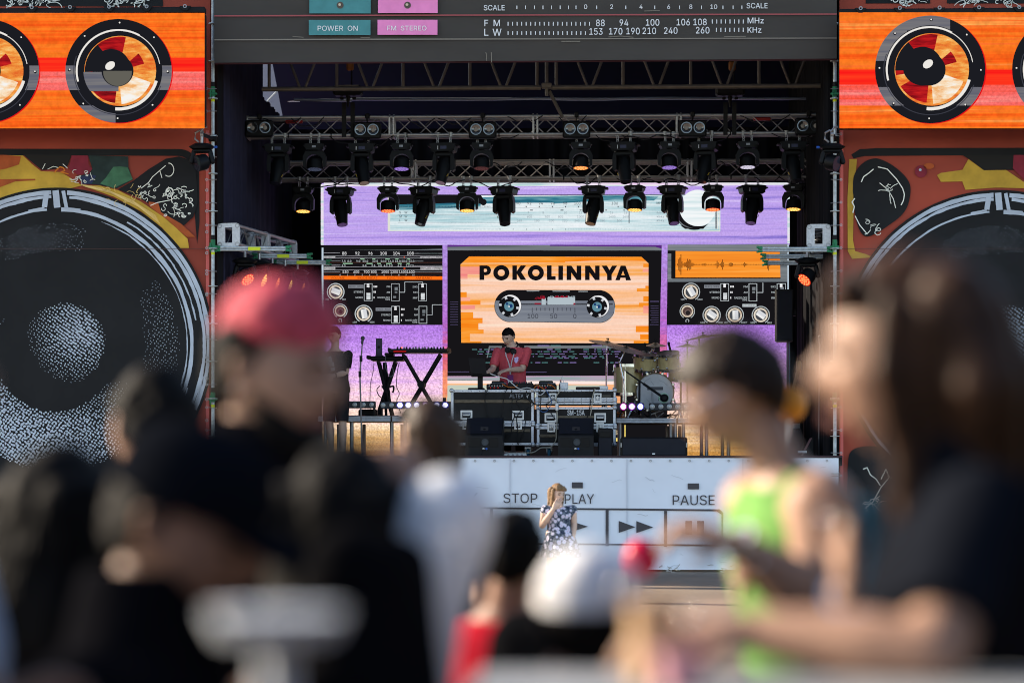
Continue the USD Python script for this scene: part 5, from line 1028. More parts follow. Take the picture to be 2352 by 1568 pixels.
c1 = thing('flight_case', 'large black flight case with silver edges, the left one under the mixing desk', 'flight case', ((x0 + x1) / 2, YC, ZS))
case_box(c1, x0, x1, YC, YC + .62, zm + .004, zt); case_box(c1, x0, x1, YC, YC + .62, zb, zm - .002)
for cx, cy in ((272, 1060), (806, 1062)): X, Z = zx(kI, cx, cy, YC); recess_handle(c1, X, YC + .004, Z)
for cx in (270, 806): X, Z = zx(kI, cx, 1162, YC); butterfly(c1, X, YC - .002, Z)
for (a, b, c, d) in ((148, 903, 955, 934), (640, 1203, 930, 1234)):
    X, Z = zx(kI, a, b, YC); X2, Z2 = zx(kI, c, d, YC); part(c1, 'wood_strip', cb(X, X2, YC - .006, YC + .005, Z, Z2, .003), WOODS)
part(c1, 'lettering', letters(kI, 'ALTEA', 789, 864, 38, YC - .001, width=145), M('stencil_grey', (.30, .31, .33), .7)); part(c1, 'sticker', sheet(kp(kI, [(890, 845), (900, 845), (905, 865), (912, 848), (916, 850), (906, 890), (896, 880)]), YC - .001), M('white_paint', (.6, .6, .6), .6))
for cx in (330, 905): X, _ = zx(kI, cx, 1400, YC); caster(c1, X, YC + .09, ZS); caster(c1, X, YC + .5, ZS)
x0, zt = zx(kI, 992, 800, YC); x1, zl = zx(kI, 1812, 950, YC)
c2 = thing('shallow_flight_case', 'shallow black flight case with two latches lying on top of the right flight case', 'flight case', ((x0 + x1) / 2, YC, zl))
zmid = zx(kI, 1000, 905, YC)[1]
case_box(c2, x0, x1, YC, YC + .6, zmid + .003, zt, .026); case_box(c2, x0, x1, YC, YC + .6, zl, zmid - .001, .026)
for cx in (1163, 1627): X, Z = zx(kI, cx, 884, YC); butterfly(c2, X, YC - .002, Z)
part(c2, 'name_strip', sheet(kr(kI, 1010, 852, 1095, 880), YC - .0005), M('dull_strip', (.06, .055, .045), .5)); part(c2, 'name_strip', sheet(kr(kI, 1675, 852, 1765, 880), YC - .0005), M('dull_strip', None))
x0, zt = zx(kI, 1000, 978, YC); x1, zm = zx(kI, 1812, 1178, YC); _, zb = zx(kI, 1200, 1374, YC); XC2 = x1
c3 = thing('flight_case', 'large black flight case marked SM-15A, the right one behind the second stage monitor', 'flight case', ((x0 + x1) / 2, YC, ZS))
case_box(c3, x0, x1, YC, YC + .62, zm + .004, zt); case_box(c3, x0, x1, YC, YC + .62, zb, zm - .002)
for cx in (1140, 1652): X, Z = zx(kI, cx, 1088, YC); recess_handle(c3, X, YC + .004, Z)
for cx in (1148, 1652): X, Z = zx(kI, cx, 1188, YC); butterfly(c3, X, YC - .002, Z)
part(c3, 'lettering', letters(kI, 'SM-15A', 1403, 1036, 50, YC - .001, bold=True, width=178), M('white_paint', None))
for (a, b, c, d) in ((1205, 1068, 1590, 1094), (1022, 1260, 1200, 1288)):
    X, Z = zx(kI, a, b, YC); X2, Z2 = zx(kI, c, d, YC); part(c3, 'wood_strip', cb(X, X2, YC - .006, YC + .005, Z, Z2, .003), WOODS)
part(c3, 'label_patch', sheet(kr(kI, 1590, 1355, 1628, 1380), YC - .026), M('white_paint', None))
for cx in (1125, 1740): X, _ = zx(kI, cx, 1400, YC); caster(c3, X, YC + .09, ZS); caster(c3, X, YC + .5, ZS)
ZDESK = zx(kI, 500, 798, YC)[1]
# players and mixer
KNOBM = M('knob_dark', (.03, .03, .032), .4); DISP = LED('display_red', (220, 30, 30)); SCR = M('player_screen', (.09, .10, .13), .2)
def player(label, cx0, cx1, Y, marks):
    a, b = w(kI, cx0, 796, Y)[0], w(kI, cx1, 796, Y)[0]
    o = thing('media_player', label, 'media player', ((a + b) / 2, Y, ZDESK))
    part(o, 'body', cb(a, b, Y, Y + .38, ZDESK + .002, ZDESK + .075, .012), BLK)
    part(o, 'screen', cb(a + .06, b - .05, Y + .22, Y + .33, ZDESK + .07, ZDESK + .125, .01), BLK); part(o, 'screen_glass', sheet([kr(kI, cx0 + (cx1 - cx0) * .3, 728, cx1 - 8, 746)], Y + .219), SCR)
    part(o, 'jog_wheel', lathe([(0, .012), (.085, .012), (.098, .004), (.098, 0)], 28, (0, 0, 1), ((a + b) / 2, Y + .14, ZDESK + .075)), KNOBM, smooth=30)
    part(o, 'front_lamp', [bx(a + .05 + .05 * i, a + .062 + .05 * i, Y - .002, Y, ZDESK + .02, ZDESK + .03) for i in range(3)], DISP, kind='stuff')
    part(o, 'rear_socket', [tube((a + .04 + i * .035, Y - .004, ZDESK + .05), (a + .04 + i * .035, Y, ZDESK + .05), .008, 8) for i in range(int((b - a - .06) / .035))], ALU, kind='stuff')
    return o
player('black media player with round jog wheel left of the mixer', 478, 690, YC + .02, 1); player('black media player with round jog wheel right of the mixer', 970, 1200, YC + .02, 1)
a, b = w(kI, 697, 796, YC)[0], w(kI, 962, 796, YC)[0]
o = thing('audio_mixer', 'small black audio mixer full of knobs between the two media players', 'mixer', ((a + b) / 2, YC, ZDESK))
part(o, 'body', cb(a, b, YC + .01, YC + .4, ZDESK + .002, ZDESK + .085, .01), BLK)
for i in range(10):
    part(o, 'knob', lathe([(0, .022), (.010, .022), (.013, 0)], 10, (0, 0, 1), (a + .03 + i * (b - a - .06) / 9, YC + .05 + .06 * (i % 3), ZDESK + .085)), KNOBM)
# laptop on its stand
a, b = w(kI, 290, 485, 32.2), w(kI, 480, 640, 32.2)
o = thing('laptop_stand', 'black pole stand carrying the laptop on the left flight case', 'laptop stand', (w(kI, 415, 796, 32.3)[0], 32.3, ZDESK))
xs = w(kI, 415, 796, 32.3)[0]
part(o, 'foot', cb(xs - .16, xs + .06, 32.2, 32.42, ZDESK + .001, ZDESK + .03, .01), BLKM); part(o, 'post', cb(xs - .035, xs + .035, 32.28, 32.32, ZDESK + .03, w(kI, 0, 655, 32.3)[2], .006), BLKM)
zl_ = w(kI, 0, 648, 32.3)[2]; xl0, xl1 = w(kI, 320, 0, 32.3)[0], w(kI, 600, 0, 32.3)[0]
part(o, 'tray', cb(xl0 - .0, xs + .2, 32.18, 32.45, zl_ - .02, zl_ - .005, .004), BLKM)
o = thing('laptop', 'open black laptop standing on the pole stand in front of the man in red', 'laptop', ((xl0 + xs) / 2 + .05, 32.3, zl_))
part(o, 'base', cb(xl0 + .02, xl0 + .36, 32.2, 32.44, zl_ - .003, zl_ + .014, .005), BLKM)
lid = trimesh.creation.extrude_polygon(Polygon([(0, 0), (.345, 0), (.30, .30), (-.055, .31)]), .012, engine='earcut'); v = lid.vertices
xq = w(kI, 322, 640, 32.2)[0]; hz = w(kI, 300, 485, 32.2)[2] - w(kI, 300, 640, 32.2)[2]
lid.vertices = np.c_[xq + v[:, 0] * (w(kI, 482, 0, 32.2)[0] - xq) / .345, 32.19 - v[:, 2] - v[:, 1] * .25, zl_ + .014 + v[:, 1] * hz / .305]
part(o, 'lid', lid, M('laptop_lid', (.012, .012, .014), .5))
# small things on the cases
a = w(kI, 1275, 770, YC + .1)
o = thing('power_adapter', 'white power adapter with a thin wire on the right flight case', 'adapter', (a[0], a[1], ZDESK)); part(o, 'body', cb(a[0] - .05, a[0] + .06, a[1], a[1] + .06, ZDESK + .001, ZDESK + .10, .01), M('white_plastic', (.7, .7, .7), .4)); part(o, 'wire', path(curve([(a[0], a[1], ZDESK + .10), (a[0] - .02, a[1], ZDESK + .18), (a[0] - .04, a[1] + .02, ZDESK + .08), (a[0] - .05, a[1] + .05, ZDESK + .01)], 8), .004, 5), M('white_plastic', None))
a = w(kI, 1245, 750, YC + .2)
o = thing('small_bottle', 'small dark bottle standing beside the white power adapter', 'bottle', (a[0], a[1], ZDESK)); part(o, 'glass', lathe([(0, 0), (.025, 0), (.025, .07), (.012, .095), (.01, .12), (0, .12)], 12, (0, 0, 1), (a[0], a[1], ZDESK + .001)), M('dark_bottle', (.02, .015, .012), .15)); part(o, 'cap', lathe([(0, .12), (.012, .12), (.012, .135), (0, .135)], 10, (0, 0, 1), (a[0], a[1], ZDESK + .001)), M('red_cap', (.5, .03, .03), .4))
solo('flat_tray', cb(w(kI, 1400, 0, YC)[0], w(kI, 1655, 0, YC)[0], YC + .1, YC + .35, ZDESK + .002, ZDESK + .04, .008), M('dark_tray', (.03, .02, .018), .4), 'flat dark tray with reddish edge lying on the right flight case', 'tray')
a = w(kI, 1680, 790, YC + .1); solo('socket_block', cb(a[0] - .05, a[0] + .07, a[1], a[1] + .08, ZDESK + .002, ZDESK + .05, .008), M('white_plastic', None), 'white socket block on the right end of the right flight case', 'socket block')
# cables
CAB = M('cable_black', (.008, .008, .009), .5); CABW = M('cable_white', (.55, .55, .56), .45); CABC = M('cable_cream', (.38, .35, .28), .55); CABO = M('cable_orange', (.45, .13, .02), .5); CABB = M('cable_blue', (.03, .08, .22), .5)
def cable(label, k, pts, Y, r, mat, name='cable'):
    q = [w(k, a, b, Y if not isinstance(Y, (list, tuple)) else y) for (a, b), y in zip(pts, Y if isinstance(Y, (list, tuple)) else [Y] * len(pts))]
    return solo(name, path(curve(q, 8), r, 6), mat, label, 'cable', smooth=True)
yc = YC - .03
cable('white cable drooping from the laptop to the media players', kI, [(520, 635), (600, 665), (690, 690), (750, 740), (820, 790), (900, 780), (960, 800), (1000, 840), (1040, 855), (1080, 820)], yc, .0065, CABW)
for lab, pts in (('black cable pair hanging over the left third of the left flight case', [(490, 790), (470, 860), (465, 960), (490, 1050), (500, 1082)]), ('second black cable hanging beside the left cable pair on the left flight case', [(470, 800), (460, 880), (475, 980), (485, 1060), (498, 1085)]), ('black cable looping down the middle of the left flight case to its latch', [(735, 800), (745, 900), (735, 1010), (770, 1060), (740, 1150), (735, 1250), (700, 1300), (680, 1270), (720, 1250)]),
                 ('black cable hanging right of the middle of the left flight case', [(690, 800), (660, 850), (650, 960), (640, 1060), (610, 1090)]), ('black cable curling round the lettering of the left flight case', [(900, 850), (830, 890), (790, 920), (830, 1010), (790, 1090), (800, 1200), (800, 1360)]), ('black cable hanging in front of the gap between the two flight cases', [(890, 810), (920, 890), (965, 945), (890, 1010), (880, 1150), (850, 1270), (805, 1370)]), ('black cable crossing from the left flight case to the latch of the right one', [(890, 880), (965, 945), (1090, 950), (1170, 900), (1220, 950), (1210, 1060)]), ('black cable hanging down the front of the SM-15A flight case', [(1040, 800), (1040, 900), (1035, 1020), (1045, 1110), (1040, 1180)]),
                 ('black cable pair at the right end of the SM-15A flight case', [(1590, 790), (1560, 880), (1545, 980), (1520, 1080), (1508, 1094)]), ('thin black cable slanting across the right case from its left latch', [(1085, 950), (1130, 1020), (1190, 1105)])):
    cable(lab, kI, pts, yc, .0065, CAB)
cable('cream power cable running down between the cases to the floor', kI, [(1245, 790), (1225, 830), (1200, 880), (1205, 1000), (1210, 1090), (1200, 1230), (1195, 1320), (1140, 1390), (1040, 1400), (960, 1445), (820, 1450), (720, 1452), (660, 1440)], YC - .045, .008, CABC)
cable('cream cable hanging at the right end of the SM-15A flight case', kI, [(1600, 790), (1575, 870), (1565, 980), (1550, 1070)], yc, .007, CABC)
cable('blue cable looping below the left latch of the shallow case', kI, [(1085, 790), (1130, 870), (1150, 930), (1110, 1010), (1060, 1030), (1010, 990)], yc, .006, CABB)
for lab, pts in (('orange cable lying over the left media player', [(640, 740), (700, 770), (770, 775), (800, 750)]), ('orange cable arching over the right media player', [(960, 800), (1000, 755), (1050, 780), (1080, 800)]), ('orange cable lying behind the right media player', [(1110, 745), (1160, 760), (1190, 790)])):
    cable(lab, kI, pts, YC + .0, .006, CABO)
a = w(kI, 775, 1445, YC - .1); o = thing('power_strip', 'white power strip lying under the left flight case', 'power strip', (a[0], a[1], ZS)); part(o, 'body', cb(a[0] - .15, a[0] + .15, a[1], a[1] + .06, ZS + .001, ZS + .05, .01), M('white_plastic', None)); part(o, 'socket', [tube((a[0] - .09 + .06 * i, a[1] - .002, ZS + .025), (a[0] - .09 + .06 * i, a[1], ZS + .025), .016, 10) for i in range(4)], M('grey_plastic', (.3, .3, .3), .5), kind='stuff')
a = w(kI, 1205, 975, YC - .05); o = solo('cable_connector', cb(a[0] - .02, a[0] + .02, a[1] - .01, a[1] + .02, a[2] - .05, a[2] + .05, .008), M('white_plastic', None), 'white cable connector hanging in front of the right flight case', 'connector')
# stage monitors
GRILL = M('speaker_grille', (.009, .010, .016), .55, bump=.25, bscale=220, var=.15)
def wedge(label, cx0, cx1, group):
    Y = 31.5; x0, x1 = w(kI, cx0, 0, Y)[0], w(kI, cx1, 0, Y)[0]; z1 = w(kI, 0, 1090, Y + .3)[2]; zm = w(kI, 0, 1262, Y)[2]
    o = thing('stage_monitor', label, 'stage monitor', ((x0 + x1) / 2, Y, ZS), group)
    prof = Polygon([(0, ZS + .004), (.5, ZS + .004), (.52, z1 - .05), (.36, z1), (.02, zm), (0, zm - .02)])
    m = trimesh.creation.extrude_polygon(prof, x1 - x0, engine='earcut'); v = m.vertices
    part(o, 'cabinet', np.empty(0) if False else trimesh.Trimesh(np.c_[x0 + v[:, 2], Y + v[:, 0], v[:, 1]], m.faces, process=False), BLK)
    d = unit([0, .34, z1 - zm]); n = np.cross([1, 0, 0], d)
    A = np.array([0, Y + .02, zm]); L = math.hypot(.34, z1 - zm)
    q = [A + [x0 + .012, 0, 0] + d * .012 + n * -.004, A + [x1 - .012, 0, 0] + d * .012 + n * -.004, A + [x1 - .012, 0, 0] + d * (L - .012) + n * -.004, A + [x0 + .012, 0, 0] + d * (L - .012) + n * -.004]
    q = [p + n * (.01 if n[1] < 0 else -.0) for p in q]
    sg = -1 if n[1] > 0 else 1
    q = [A + [xx, 0, 0] + d * t + n * sg * .006 for xx, t in ((x0 + .012, .012), (x1 - .012, .012), (x1 - .012, L - .012), (x0 + .012, L - .012))]
    part(o, 'grille', trimesh.Trimesh(q, [[0, 1, 2], [0, 2, 3]], process=False), GRILL)
    c = A + [(x0 + x1) / 2, 0, 0] + d * L * .28 + n * sg * .009
    part(o, 'badge', cat([tube(c - n * sg * .002, c + n * sg * .003, .018, 14)]), BLKM); part(o, 'badge_plate', trimesh.Trimesh([c + [sx * .05, 0, 0] + d * t - n * sg * .001 for sx, t in ((-1, -.03), (1, -.03), (1, .06), (-1, .06))], [[0, 1, 2], [0, 2, 3]], process=False), M('badge_dull', (.05, .045, .045), .35))
    wd = x1 - x0
    for a, b in ((.07, .40), (.64, .88)): part(o, 'rear_pocket', cb(x0 + wd * a, x0 + wd * b, Y - .004, Y, zm - .16, zm - .04, .003), M('pocket_black', (.004, .004, .005), .25))
    part(o, 'connector_dish', lathe([(0, -.004), (.034, -.004), (.04, -.010), (.045, -.010), (.045, 0)], 20, (0, 1, 0), (x0 + wd * .53, Y, zm - .10)), M('dish_grey', (.05, .055, .06), .4), smooth=30)
    part(o, 'plug', cat([tube((x0 + wd * .49, Y - .03, zm - .185), (x0 + wd * .49, Y - .01, zm - .185), .014, 10)]), STEELL); part(o, 'blue_plug', tube((x0 + wd * .57, Y - .03, zm - .185), (x0 + wd * .57, Y - .01, zm - .185), .014, 10), BLUEP)
    part(o, 'lead', path(curve([(x0 + wd * .49, Y - .03, zm - .19), (x0 + wd * .42, Y - .05, zm - .26), (x0 + wd * .3, Y - .06, ZS + .01)], 6), .006), CAB)
    return o
wedge('black wedge stage monitor in front of the left flight case', 262, 645, 'wedge monitors'); wedge('black wedge stage monitor in front of the SM-15A flight case', 1218, 1585, 'wedge monitors')
x0, x1 = w(kI, 1628, 0, 31.55)[0], w(kI, 1780, 0, 31.55)[0]; zt = w(kI, 0, 1196, 31.55)[2]
o = thing('small_speaker', 'small upright black speaker box right of the second wedge monitor', 'speaker', ((x0 + x1) / 2, 31.55, ZS)); part(o, 'cabinet', cb(x0, x1, 31.55, 31.9, ZS + .002, zt, .015), BLK); part(o, 'grille', cb(x0 + .01, x1 - .01, 31.545, 31.552, ZS + .02, ZS + (zt - ZS) * .66, .003), GRILL); part(o, 'top_plate', cb(x0 + .025, x1 - .02, 31.543, 31.552, zt - .12, zt - .05, .003), M('pocket_black', None))
x0, x1 = w(kJ, 268, 0, 31.5)[0], w(kJ, 905, 0, 31.5)[0]; zt = w(kJ, 0, 1184, 31.5)[2]
o = thing('front_fill_speaker', 'long black floor speaker at the stage edge below the drum riser', 'speaker', ((x0 + x1) / 2, 31.5, ZS))
part(o, 'cabinet', cb(x0, x1, 31.5, 31.95, ZS + .002, zt, .02), BLK); part(o, 'grille', cb(x0 + .03, x1 - .03, 31.494, 31.502, ZS + .02, zt - .02, .003), GRILL); part(o, 'badge', bx(*(sorted((w(kJ, 570, 0, 31.49)[0], w(kJ, 598, 0, 31.49)[0]))), 31.491, 31.494, w(kJ, 0, 1349, 31.49)[2], w(kJ, 0, 1337, 31.49)[2]), M('white_plastic', None))
for s, x in ((-1, x0 + .012), (1, x1 - .012)): part(o, 'side_handle', cb(x - .008, x + .008, 31.49, 31.5, ZS + .12, ZS + .18, .003), ALU)
# risers
def riser(label, k, cx0, cx1, cy0, cy1, Y, legs, kl_):
    a, b = w(k, cx0, cy1, Y), w(k, cx1, cy0, Y)
    o = thing('stage_riser', label, 'riser', ((a[0] + b[0]) / 2, Y, ZS))
    h = b[2] - a[2]
    part(o, 'deck', bx(a[0] + .01, b[0] - .01, Y + .03, Y + 1.9, b[2] - .05, b[2] - .004), DECK)
    for i in range(3): part(o, 'edge_rail', cb(a[0], b[0], Y + (.006 if i == 1 else 0), Y + .03, a[2] + h * i / 3 + .001, a[2] + h * (i + 1) / 3 - .001, .003), EDGE)
    for t in legs: part(o, 'joint_plate', cb(a[0] + (b[0] - a[0]) * t - .012, a[0] + (b[0] - a[0]) * t + .012, Y - .004, Y, a[2], b[2] - .004, .002), BLKM)
    for t in kl_:
        for yy in (Y + .08, Y + 1.8): part(o, 'leg', tube((a[0] + (b[0] - a[0]) * t, yy, ZS), (a[0] + (b[0] - a[0]) * t, yy, a[2]), .026, 12), ALU, smooth=40)
    return o, b[2], a[0], b[0]
R1, ZR1, r1a, r1b = riser('low aluminium riser under the keyboards on the left of the stage', kH, 60, 1440, 1070, 1128, 33.5, (.55,), (.05, .25, .55, .65, .95), )
R2, ZR2, r2a, r2b = riser('low aluminium riser under the drum kit on the right of the stage', kJ, 232, 1330, 1004, 1050, 33.5, (.525,), (.03, .47, .51, .58, .78, .97))
# light bars
BARG = M('bar_grey', (.06, .06, .065), .5)
LGL = M('lens_glass_grey', (.42, .43, .42), .15, metal=.3)
def light_bar(label, k, cx0, cx1, cy0, cy1, cells, Y, zf):
    a, b = w(k, cx0, cy1, Y), w(k, cx1, cy0, Y)
    o = thing('light_bar', label, 'light bar', ((a[0] + b[0]) / 2, Y, zf), 'LED light bars along the riser edges')
    part(o, 'housing', cb(a[0], b[0], Y, Y + .12, a[2], b[2], .01), BARG)
    for x in (a[0] + .02, b[0] - .02): part(o, 'foot', cb(x - .012, x + .012, Y + .02, Y + .12, zf + .001, a[2] + .02, .004), BLKM)
    for cx, col in cells:
        c = w(k, cx, (cy0 + cy1) / 2, Y); r = (b[2] - a[2]) * .36
        part(o, 'lens_ring', lathe([(r, -.008), (r * 1.14, -.008), (r * 1.14, 0)], 20, (0, 1, 0), c), BLKM)
        part(o, 'lens', lathe([(0, -.012), (r * .6, -.011), (r, -.006)], 20, (0, 1, 0), c), LGL if col is None else LED('bar_' + col, {'blue': (222, 222, 255), 'pink': (255, 214, 250), 'violet': (236, 206, 255)}[col], {'blue': 3.2, 'pink': 3.0, 'violet': 2.6}[col]), smooth=30)
        if col is None: part(o, 'led', ell(c + [0, -.012, 0], r * .33, .004, r * .33, 2), M('led_pale', (.7, .7, .66), .25))
        else: part(o, 'lens_halo_ring', lathe([(r * 1.0, -.0075), (r * 1.3, -.004), (r * 1.3, 0)], 20, (0, 1, 0), c), LED('halo_' + col, {'blue': (90, 90, 240), 'pink': (230, 60, 200), 'violet': (170, 60, 220)}[col], 1.1))
    return o
YLB = 33.42
light_bar('LED light bar with four unlit lenses beside the mic stand', kH, 300, 652, 918, 990, [(355, None), (441, None), (530, None), (614, None)], YLB, ZR1)
light_bar('LED light bar with white violet lit lenses below the keyboard stands', kH, 700, 1436, 922, 996, [(733, None), (821, None), (908, 'blue'), (993, 'blue'), (1080, 'blue'), (1168, 'violet'), (1287, 'blue'), (1374, 'blue')], YLB, ZR1)
light_bar('short LED light bar with pink and blue lit lenses left of the bass drum', kJ, 214, 494, 860, 930, [(297, 'pink'), (378, 'violet'), (459, 'blue')], YLB, ZR2)
light_bar('LED light bar with unlit lenses in front of the bass drum', kJ, 540, 1180, 860, 932, [(571, None), (652, None), (733, None), (813, None), (894, None), (975, None), (1080, 'blue')], YLB, ZR2)
# synth stands
YK = 33.9
def xstand(name, label, k, top, bot, hub, r, Y, zf):
    t0, t1, b0, b1 = [w(k, *p, Y) for p in (top[0], top[1], bot[0], bot[1])]
    o = thing(name, label, 'keyboard stand', ((b0[0] + b1[0]) / 2, Y, zf))
    for s in (-.12, .12):
        part(o, 'leg', tube(t0 + [0, s, 0], [b1[0], Y + s, zf + .02], r, 8), BLKM); part(o, 'leg', tube(t1 + [0, s, 0], [b0[0], Y + s, zf + .02], r, 8), BLKM)
    for p in (b0, b1): part(o, 'foot_bar', tube((p[0], Y - .22, zf + .02), (p[0], Y + .22, zf + .02), .02, 8), BLKM)
    for p in (t0, t1): part(o, 'top_bar', tube((p[0], Y - .2, p[2]), (p[0], Y + .2, p[2]), .018, 8), BLKM)
    if hub: h = w(k, *hub, Y); part(o, 'hub', tube(h + [0, -.16, 0], h + [0, .16, 0], .052, 20), BLKM)
    return o
xstand('keyboard_stand', 'black crossed keyboard stand with round hub under the synthesizer', kH, ((950, 448), (1322, 448)), ((960, 1060), (1300, 1060)), (1131, 748), .023, YK, ZR1)
a, b = w(kH, 800, 442, YK), w(kH, 1418, 372, YK)
o = thing('synthesizer', 'long black synthesizer with red lamps on the round hub stand', 'synthesizer', ((a[0] + b[0]) / 2, YK, a[2]))
part(o, 'body', cb(a[0], b[0], YK - .16, YK + .18, a[2] + .022, a[2] + (b[2] - a[2]) * .85, .012), BLK)
part(o, 'end_cheek', cb(b[0] - .03, b[0] + .012, YK - .17, YK + .19, a[2] + .03, b[2], .008), M('wood_cheek', (.10, .05, .025), .5)); part(o, 'end_cheek', cb(a[0] - .012, a[0] + .02, YK - .17, YK + .19, a[2] + .03, b[2], .008), BLK)
for i in range(16): part(o, 'knob', lathe([(0, .03), (.010, .03), (.014, 0)], 8, (0, 0, 1), (a[0] + .12 + i * (b[0] - a[0] - .2) / 15, YK - .1 + .05 * (i % 3), a[2] + (b[2] - a[2]) * .85)), KNOBM)
part(o, 'red_glow_strip', [bx(*sorted((w(kH, 850, 0, YK)[0], w(kH, 980, 0, YK)[0])), YK - .164, YK - .16, a[2] + .035, a[2] + .048)], LED('synth_red', (190, 24, 24)))
part(o, 'lamp', [ell(w(kH, 933, 369, YK) + [0, -.1, 0], .014, .01, .01, 1)], LED('synth_lamp', (255, 120, 60), 1.5))
part(o, 'panel_marks', [bx(w(kH, cx, 0, YK)[0], w(kH, cx, 0, YK)[0] + .03, YK - .163, YK - .16, a[2] + .08, a[2] + .09) for cx in (950, 1040, 1070, 1100, 1140, 1155, 1210, 1250)], M('mark_grey', (.4, .4, .4), .5), kind='stuff')
xstand('keyboard_stand', 'narrow black crossed stand under the laptop board, left of the synthesizer', kH, ((690, 520), (862, 520)), ((680, 1050), (830, 1050)), None, .022, YK + .25, ZR1)
o = list(stage.GetPrimAtPath('/World').GetChildren())[-1]
for p, q in (((745, 520), (765, 1050)), ((756, 520), (820, 1050))): part(o, 'leg', tube(w(kH, *p, YK + .2), [w(kH, *q, YK + .2)[0], YK + .2, ZR1 + .01], .02, 8), BLKM)
part(o, 'headset_hook', path(curve([w(kH, 800, 770, YK), w(kH, 840, 765, YK), w(kH, 842, 800, YK), w(kH, 832, 830, YK)], 6), .014), BLKM)
a, b = w(kH, 585, 518, YK + .25), w(kH, 950, 460, YK + .25)
o = thing('keyboard_board', 'black keyboard board with a laptop on it, on the narrow stand', 'keyboard', ((a[0] + b[0]) / 2, YK + .25, a[2]))
part(o, 'body', cb(a[0] + .04, b[0], YK + .08, YK + .42, a[2] + .018, b[2], .012), BLKM); part(o, 'raised_box', cb(w(kH, 740, 0, YK)[0], w(kH, 830, 0, YK)[0], YK + .1, YK + .4, b[2] + .001, w(kH, 0, 425, YK + .25)[2], .01), BLK); part(o, 'side_handle', cb(a[0] - .02, a[0] + .045, YK + .1, YK + .3, a[2] + .04, a[2] + .09, .01), BLKM)
a, b = w(kH, 661, 450, YK + .3), w(kH, 725, 272, YK + .3)
o = thing('laptop', 'grey violet laptop standing side on behind the synthesizer', 'laptop', ((a[0] + b[0]) / 2, YK + .3, a[2] - .003)); part(o, 'lid', cb(a[0], b[0], YK + .28, YK + .292, a[2] + .004, b[2], .004), M('laptop_violet', (.055, .045, .075), .35)); part(o, 'base', cb(a[0] + .0, b[0] + .02, YK + .16, YK + .38, a[2] - .012, a[2] + .003, .003), M('laptop_violet', None)); part(o, 'logo', tube(w(kH, 690, 360, YK + .279), w(kH, 690, 360, YK + .2775), .02, 12), BLKM)
cable('thin cable hanging from the laptop board to the riser', kH, [(640, 525), (630, 620), (605, 740), (598, 900), (600, 1000)], YK, .005, CAB); cable('pale cable hanging from the synthesizer between the stand legs', kH, [(760, 445), (758, 560), (800, 660), (840, 640), (830, 560)], YK - .1, .005, M('cable_grey', (.2, .2, .2), .5))
cable('thin cable hanging under the synthesizer to the riser', kH, [(900, 520), (880, 620), (872, 760), (900, 840), (875, 920), (915, 1040)], YK - .1, .006, CAB); cable('tangle of black cable round the narrow stand', kH, [(700, 760), (670, 800), (690, 860), (740, 900), (760, 940), (800, 850), (720, 760), (760, 830)], YK, .008, CAB)
def floor_cable(label, k, pts, Yc, zf, mat, r=.008):
    q = [np.array([w(k, x, 0, y)[0], y, zf + r]) for x, y in pts]; solo('floor_cable', path(curve(q, 8), r, 6), mat, label, 'cable', smooth=True)
floor_cable('red and black cable lying on the keyboard riser', kH, [(320, 33.6), (420, 33.75), (520, 33.65), (640, 33.8), (760, 33.7), (900, 33.75)], 0, ZR1 + .0, M('cable_red', (.2, .03, .02), .5))
a = w(kH, 575, 1030, 33.7); solo('cable_box', cb(a[0] - .13, a[0] + .13, 33.66, 33.85, ZR1 + .001, ZR1 + .10, .02), BLK, 'black junction box lying on the keyboard riser', 'junction box')
# microphone stands
def mic_stand(name, label, pts, Y, zf, r=.011, mic=None, base=.15, round_base=True):
    o = thing(name, label, 'microphone stand', (pts[-1][0], Y, zf))
    for i in range(len(pts) - 1): part(o, 'pole', tube(pts[i], pts[i + 1], r * (1.0 if i else .8), 8), M('stand_steel', (.12, .12, .13), .35, metal=.7))
    for p in pts[1:-1]: part(o, 'clutch', tube(np.array(p) - [0, 0, .04], np.array(p) + [0, 0, .04], .02, 10), BLKM)
    p = pts[-1]
    if round_base: part(o, 'base', lathe([(0, .03), (.03, .03), (.035, .018), (base, .010), (base, 0), (0, 0)], 24, (0, 0, 1), (p[0], p[1], zf + .001)), BLKM)
    else:
        for a in (0.4, 2.5, 4.6): part(o, 'foot', tube((p[0], p[1], zf + .12), (p[0] + .3 * math.cos(a), p[1] + .3 * math.sin(a), zf + .01), .01, 6), BLKM)
    if mic is not None:
        m0, m1 = mic; part(o, 'microphone', cat([tube(m1, m0, .014, 10, .022), ell(np.array(m0), .028, .028, .03, 2)]), M('mic_grey', (.05, .05, .055), .5))
    return o
YM = 32.35
p0, p1, p2, p3 = w(kH, 522, 300, YM), w(kH, 494, 640, YM), w(kH, 505, 850, YM), w(kH, 518, 1200, YM); p3[2] = ZS
mic_stand('mic_stand', 'microphone stand with upright microphone left of the keyboards', [p0, w(kH, 505, 480, YM), p1, p3], YM, ZS, mic=(w(kH, 524, 268, YM), w(kH, 516, 330, YM)))
YD = 33.9
p = w(kJ, 1040, 1100, 32.6); mic_stand('mic_stand', 'thin straight stand with round base right of the long floor speaker', [w(kJ, 1036, 900, 32.6), w(kJ, 1040, 1100, 32.6), np.array([p[0], 32.6, ZS])], 32.6, ZS, base=.08)
p = w(kJ, 2150, 900, 32.4); mic_stand('mic_stand', 'tall thin microphone stand by the right pole in the dark wing', [w(kJ, 2164, 240, 32.4), w(kJ, 2155, 620, 32.4), np.array([p[0], 32.4, ZS])], 32.4, ZS, base=.12, mic=(w(kJ, 2165, 236, 32.4), w(kJ, 2160, 300, 32.4)))

